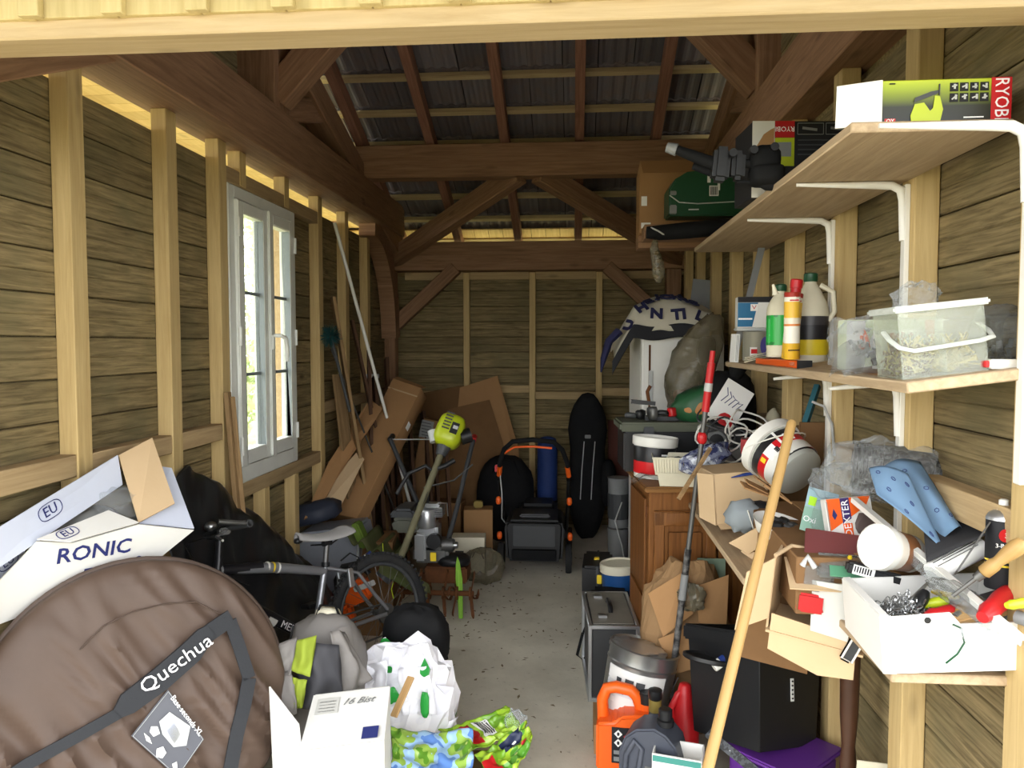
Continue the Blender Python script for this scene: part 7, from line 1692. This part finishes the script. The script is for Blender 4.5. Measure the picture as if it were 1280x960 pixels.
pk('grey_flap', ((336, 840, 2.62), (364, 838, 2.56), (376, 890, 2.52), (356, 898, 2.55)), m_bp, .03, .03)
pk('side_drape', ((410, 790, 2.66), (430, 790, 2.72), (462, 850, 2.68), (428, 870, 2.60)), m_bp, .03, .03)
MB().tube([(-.09, -.09, .60), (-.11, -.13, .45), (-.085, -.155, .30), (-.06, -.15, .22)], .004, 6).build('zip', M['blk'], t, smooth=True)
MB().tube([(.10, -.07, .60), (.15, -.10, .45), (.16, -.11, .34)], .03, 8, flat=.25).build('shoulder_strap', m_bp, t, smooth=True)
MB().tube([(.06, -.14, .34), (.13, -.15, .345), (.20, -.13, .335)], .026, 8, flat=.5).build('waist_strap', M['blk_m'], t, smooth=True)
MB().box((.075, -.165, .345), (.05, .008, .035), (0, 0, .1)).build('brand_tag', M['blk'], t); letter('~~~~', .022, M['ink_w'], t, (.076, -.1705, .345), (R90, rad(8), .1))
MB().tube([(-.04, .0, .61), (-.02, -.01, .66), (.04, -.01, .66), (.06, .0, .61)], .008, 6, flat=.5).build('top_loop', M['blk_m'], t); MB().blob((.0, .02, .62), (.05, .04, .03), 12, 2.4, .1).build('cream_rag', M['cream'], t, smooth=True)
# ---- white carrier bag
t = thing('carrier_bag', 'white plastic carrier bag with green print', 'plastic bag', (at(505, 960, 2.92).x, 2.90, 0), (0, 0, rad(-6)))
m_wb = patched('bag_print', [srgb(40, 140, 60), srgb(226, 226, 232), srgb(226, 226, 232), srgb(232, 232, 236), srgb(226, 226, 232), srgb(226, 226, 232)], 6, .3, 1)
mb = MB().blob((0, 0, .22), (.19, .12, .25), 30, 2.5, .2, 3.2, 5, .0, .32); random.seed(77)
for v_ in mb.v:
    if v_.z > .02: v_ += Vector((random.uniform(-.012, .012), random.uniform(-.012, .012), random.uniform(-.012, .012)))
mb.build('bag', m_wb, t)
MB().grid(patch_fn((-.16, -.10, .42), (-.02, -.13, .47), (.0, -.15, .33), (-.13, -.14, .30), .02, .04), 10, 10).build('front_fold', m_wb, t, smooth=True, thick=.002)
MB().grid(patch_fn((.02, -.10, .43), (.13, -.08, .44), (.17, -.10, .27), (.05, -.14, .27), .02, .04), 10, 10).build('side_fold', m_wb, t, smooth=True, thick=.002)
MB().grid(patch_fn((.10, -.12, .18), (.24, -.05, .24), (.16, -.10, .08), (.05, -.14, .06), .01, .03), 8, 8).build('corner', m_wb, t, smooth=True, thick=.002)
letter('r.fr', .04, M['ink'], t, (.06, -.155, .14), (R90, 0, .1))
MB().blob((.0, -.155, .35), (.045, .012, .03), 12, 2.4, .3).build('green_print', plain('bag_green', srgb(40, 150, 60), .4), t); MB().blob((.13, -.125, .31), (.018, .010, .05), 12, 2.4, .2).build('green_print', plain('bag_green', srgb(40, 150, 60), .4), t)
o = MB().blob((0, 0, 0), (.13, .09, .14), 24, 2.6, .14, 3, 7, -.13, .2).build('black_bag', M['blk_m'], None, smooth=True); place(o, (at(520, 850, 3.12).x, 3.12, .42)); tag(o, 'black plastic bag rising behind the white carrier bag', 'plastic bag')
o = MB().box((0, 0, 0), (.2, .2, .28)).build('bag_support', M['card_d'], None); place(o, (at(520, 850, 3.12).x, 3.16, .14)); tag(o, 'brown carton under the black plastic bag', 'box')
lean('wood_lath', 'pale wooden lath stuck in the white carrier bag', 'lath', at(514, 846, 2.72), at(492, 896, 2.62), .028, .010, 'pine_x')
# ---- white cardboard box in front
t = thing('cardboard_box', 'bright white cardboard box with hand writing at the front', 'box', (at(430, 960, 2.30).x, 2.30, 0), (0, 0, rad(4)))
T1, T2, T3, T4 = [at(*p) for p in ((394, 869, 2.46), (486, 858, 2.44), (478, 925, 2.22), (376, 938, 2.22))]
I_ = Matrix.Rotation(-rad(4), 4, 'Z') @ Matrix.Translation(-Vector(t.location))
tp = [I_ @ p for p in (T1, T2, T3, T4)]
MB().slab(tp, .005, Vector((0, -.2, 1))).build('lid', M['white_card'], t)
dn = lambda p, z=0.0: Vector((p.x, p.y, z))
MB().slab([tp[3], tp[2], dn(tp[2]), dn(tp[3])], .005).build('front', M['white_card'], t); MB().slab([tp[2], tp[1], dn(tp[1]), dn(tp[2])], .005).build('side', M['white_card'], t); MB().slab([tp[0], tp[3], dn(tp[3]), dn(tp[0])], .005).build('side', M['white_card'], t); MB().slab([tp[1], tp[0], dn(tp[0]), dn(tp[1])], .005).build('back', M['white_card'], t)
fl = [I_ @ at(*p) for p in ((338, 858, 2.40), (374, 905, 2.30), (378, 940, 2.24), (378, 1010, 2.24), (345, 1010, 2.36))]
MB().slab(fl, .005).build('open_flap', M['white_card'], t)
uu, vv = (tp[1] - tp[0]), (tp[3] - tp[0]); nn_ = uu.cross(vv).normalized(); nn_ = nn_ if nn_.z > 0 else -nn_
def on_lid(u, v, du, dv, mat, nm):
    p = lambda a, b: tp[0] + uu * a + vv * b + nn_ * .001
    MB().slab([p(u, v), p(u + du, v), p(u + du, v + dv), p(u, v + dv)], .0006).build(nm, M[mat], t)
on_lid(.06, .10, .30, .30, 'grey_card', 'address_label'); on_lid(.74, .72, .20, .2, 'ink_b', 'stamp')
for k in range(4): on_lid(.10, .16 + .06 * k, .22, .02, 'grey', 'label_line')
mm = Matrix((uu.normalized(), nn_.cross(uu.normalized()), nn_)).transposed().to_4x4(); mm.translation = tp[0] + uu * .62 + vv * .22 + nn_ * .002
letter('16 Bist', .04, M['grey'], t, None, mtx=mm, shear=.3)
# ---- food packets
def packet(label, pts, mat, wav, seed):
    t = thing('food_packet', label, 'packet', (0, 0, 0), (0, 0, 0), 'empty packets on the floor by the white box')
    P_ = [at(*p) for p in pts]; c = sum(P_, Vector()) / 4; t.location = c
    f0 = patch_fn(*[p - c for p in P_], .02, 0)
    def f(u, v):
        p = f0(u, v); k = (.5 - abs(noise.noise(Vector((u * 4.2, v * 3.6, seed))))) * wav + noise.noise(Vector((u * 9, v * 8, seed))) * wav * .4
        return p + Vector((noise.noise(Vector((u * 3, v * 3, seed + 5))) * .02, -.5 * k, k))
    MB().grid(f, 34, 28).build('packet', mat, t, smooth=True, thick=.004)
    return t, f
def on_packet(t, f, u0, u1, v0, v1, mat, nm, lift=.007):
    return MB().grid(lambda u, v: Vector(f(u0 + (u1 - u0) * u, v0 + (v1 - v0) * v)) + Vector((0, -lift * .6, lift)), 10, 8).build(nm, mat, t, smooth=True)
m_p1 = patched('leaf_packet', [srgb(100, 140, 206), srgb(160, 196, 230), srgb(150, 184, 80), srgb(96, 146, 46), srgb(186, 206, 100)], 11, .2, 2)
m_p2 = patched('lime_packet', [srgb(110, 160, 40), srgb(150, 190, 50), srgb(170, 206, 70), srgb(100, 150, 40)], 8, .2, 2)
t, f = packet('sky blue and leaf printed packet at the bottom of the picture', ((488, 912, 2.62), (590, 914, 2.64), (592, 985, 2.42), (488, 985, 2.42)), m_p1, .035, 3.3)
t, f = packet('lime packet with red panel and barcode', ((548, 915, 2.80), (632, 884, 2.86), (655, 915, 2.74), (575, 940, 2.64)), m_p2, .03, 8.1)
on_packet(t, f, .14, .40, .1, .9, M['red'], 'red_panel'); b2 = on_packet(t, f, .46, .66, .1, .75, M['paper'], 'barcode_panel')
for k in range(5): on_packet(t, f, .48 + .036 * k, .498 + .036 * k, .16, .7, M['ink'], 'bar_line', .009).parent = b2
t, f = packet('crumpled lime packet with dark oval label nearest the path', ((592, 945, 2.60), (655, 902, 2.76), (668, 922, 2.70), (632, 985, 2.48)), patched('lime_packet_b', [srgb(120, 168, 44), srgb(166, 200, 60), srgb(90, 150, 50), srgb(200, 214, 120)], 10, .2, 2), .03, 12.4)
on_packet(t, f, .45, .85, .15, .45, plain('navy_label', srgb(30, 40, 70), .4), 'oval_label'); on_packet(t, f, .7, .82, .62, .8, M['red'], 'red_mark'); on_packet(t, f, .0, .2, .3, .9, M['red'], 'red_edge')
mm = basis(Vector(f(.65, .30)) + Vector((0, -.006, .010)), Vector(f(.75, .30)) - Vector(f(.55, .30)), Vector(f(.65, .2)) - Vector(f(.65, .4))); letter('~~~', .026, M['ink_w'], t, None, mtx=mm)
film_bag('film_scrap', 'clear film scrap beside the lime packets', at(645, 908, 2.78), (.04, .03, .05), 52, 'film', amp=.3, ridge=.4)
o = carton('packet_carton', 'low carton under the empty food packets', Vector((at(575, 960, 2.72).x, 2.70, 0)), (.34, .18, .13), (0, 0, .1), 'card_d')
# ---- outside the window: post, hedge and tree seen through the panes
o = MB().box((0, 0, .9), (.12, .12, 1.9)).build('garden_post', M['old_x'], None); o.location = (-4.6, 8.2, -.15); tag(o, 'weathered wooden post outside the window', 'post')
def foliage(name, label, cat, c, d, n, seed, trunk=None):
    t = thing(name, label, cat, (c[0], c[1], -.15)); random.seed(seed); mb = MB()
    for k in range(n):
        v_ = Vector((random.gauss(0, 1), random.gauss(0, 1), random.gauss(0, 1))).normalized() * random.uniform(.5, 1) ** .5
        p = Vector((v_.x * d[0], v_.y * d[1], c[2] + v_.z * d[2])); a_ = Vector((random.uniform(-1, 1), random.uniform(-1, 1), random.uniform(-1, 1))).normalized(); b_ = a_.orthogonal().normalized(); s_ = random.uniform(.06, .12)
        mb.add([p - a_ * s_, p + b_ * s_ * .5, p + a_ * s_, p - b_ * s_ * .5], [(0, 1, 2, 3)])
    o = mb.build('foliage', plain('garden_leaf', srgb(196, 208, 160), .6, vary=.1), t); o['kind'] = 'stuff'
    MB().cyl((0, 0, 0), (0, 0, c[2]), .07, .04).build('trunk', M['old_x'], t)
foliage('garden_bush', 'pale green bush outside the window', 'bush', (-5.2, 9.6, 1.3), (1.2, .9, 1.1), 2600, 3)
foliage('garden_tree', 'green tree far outside the window', 'tree', (-7.5, 15.0, 3.0), (2.2, 2.0, 2.0), 3000, 5)
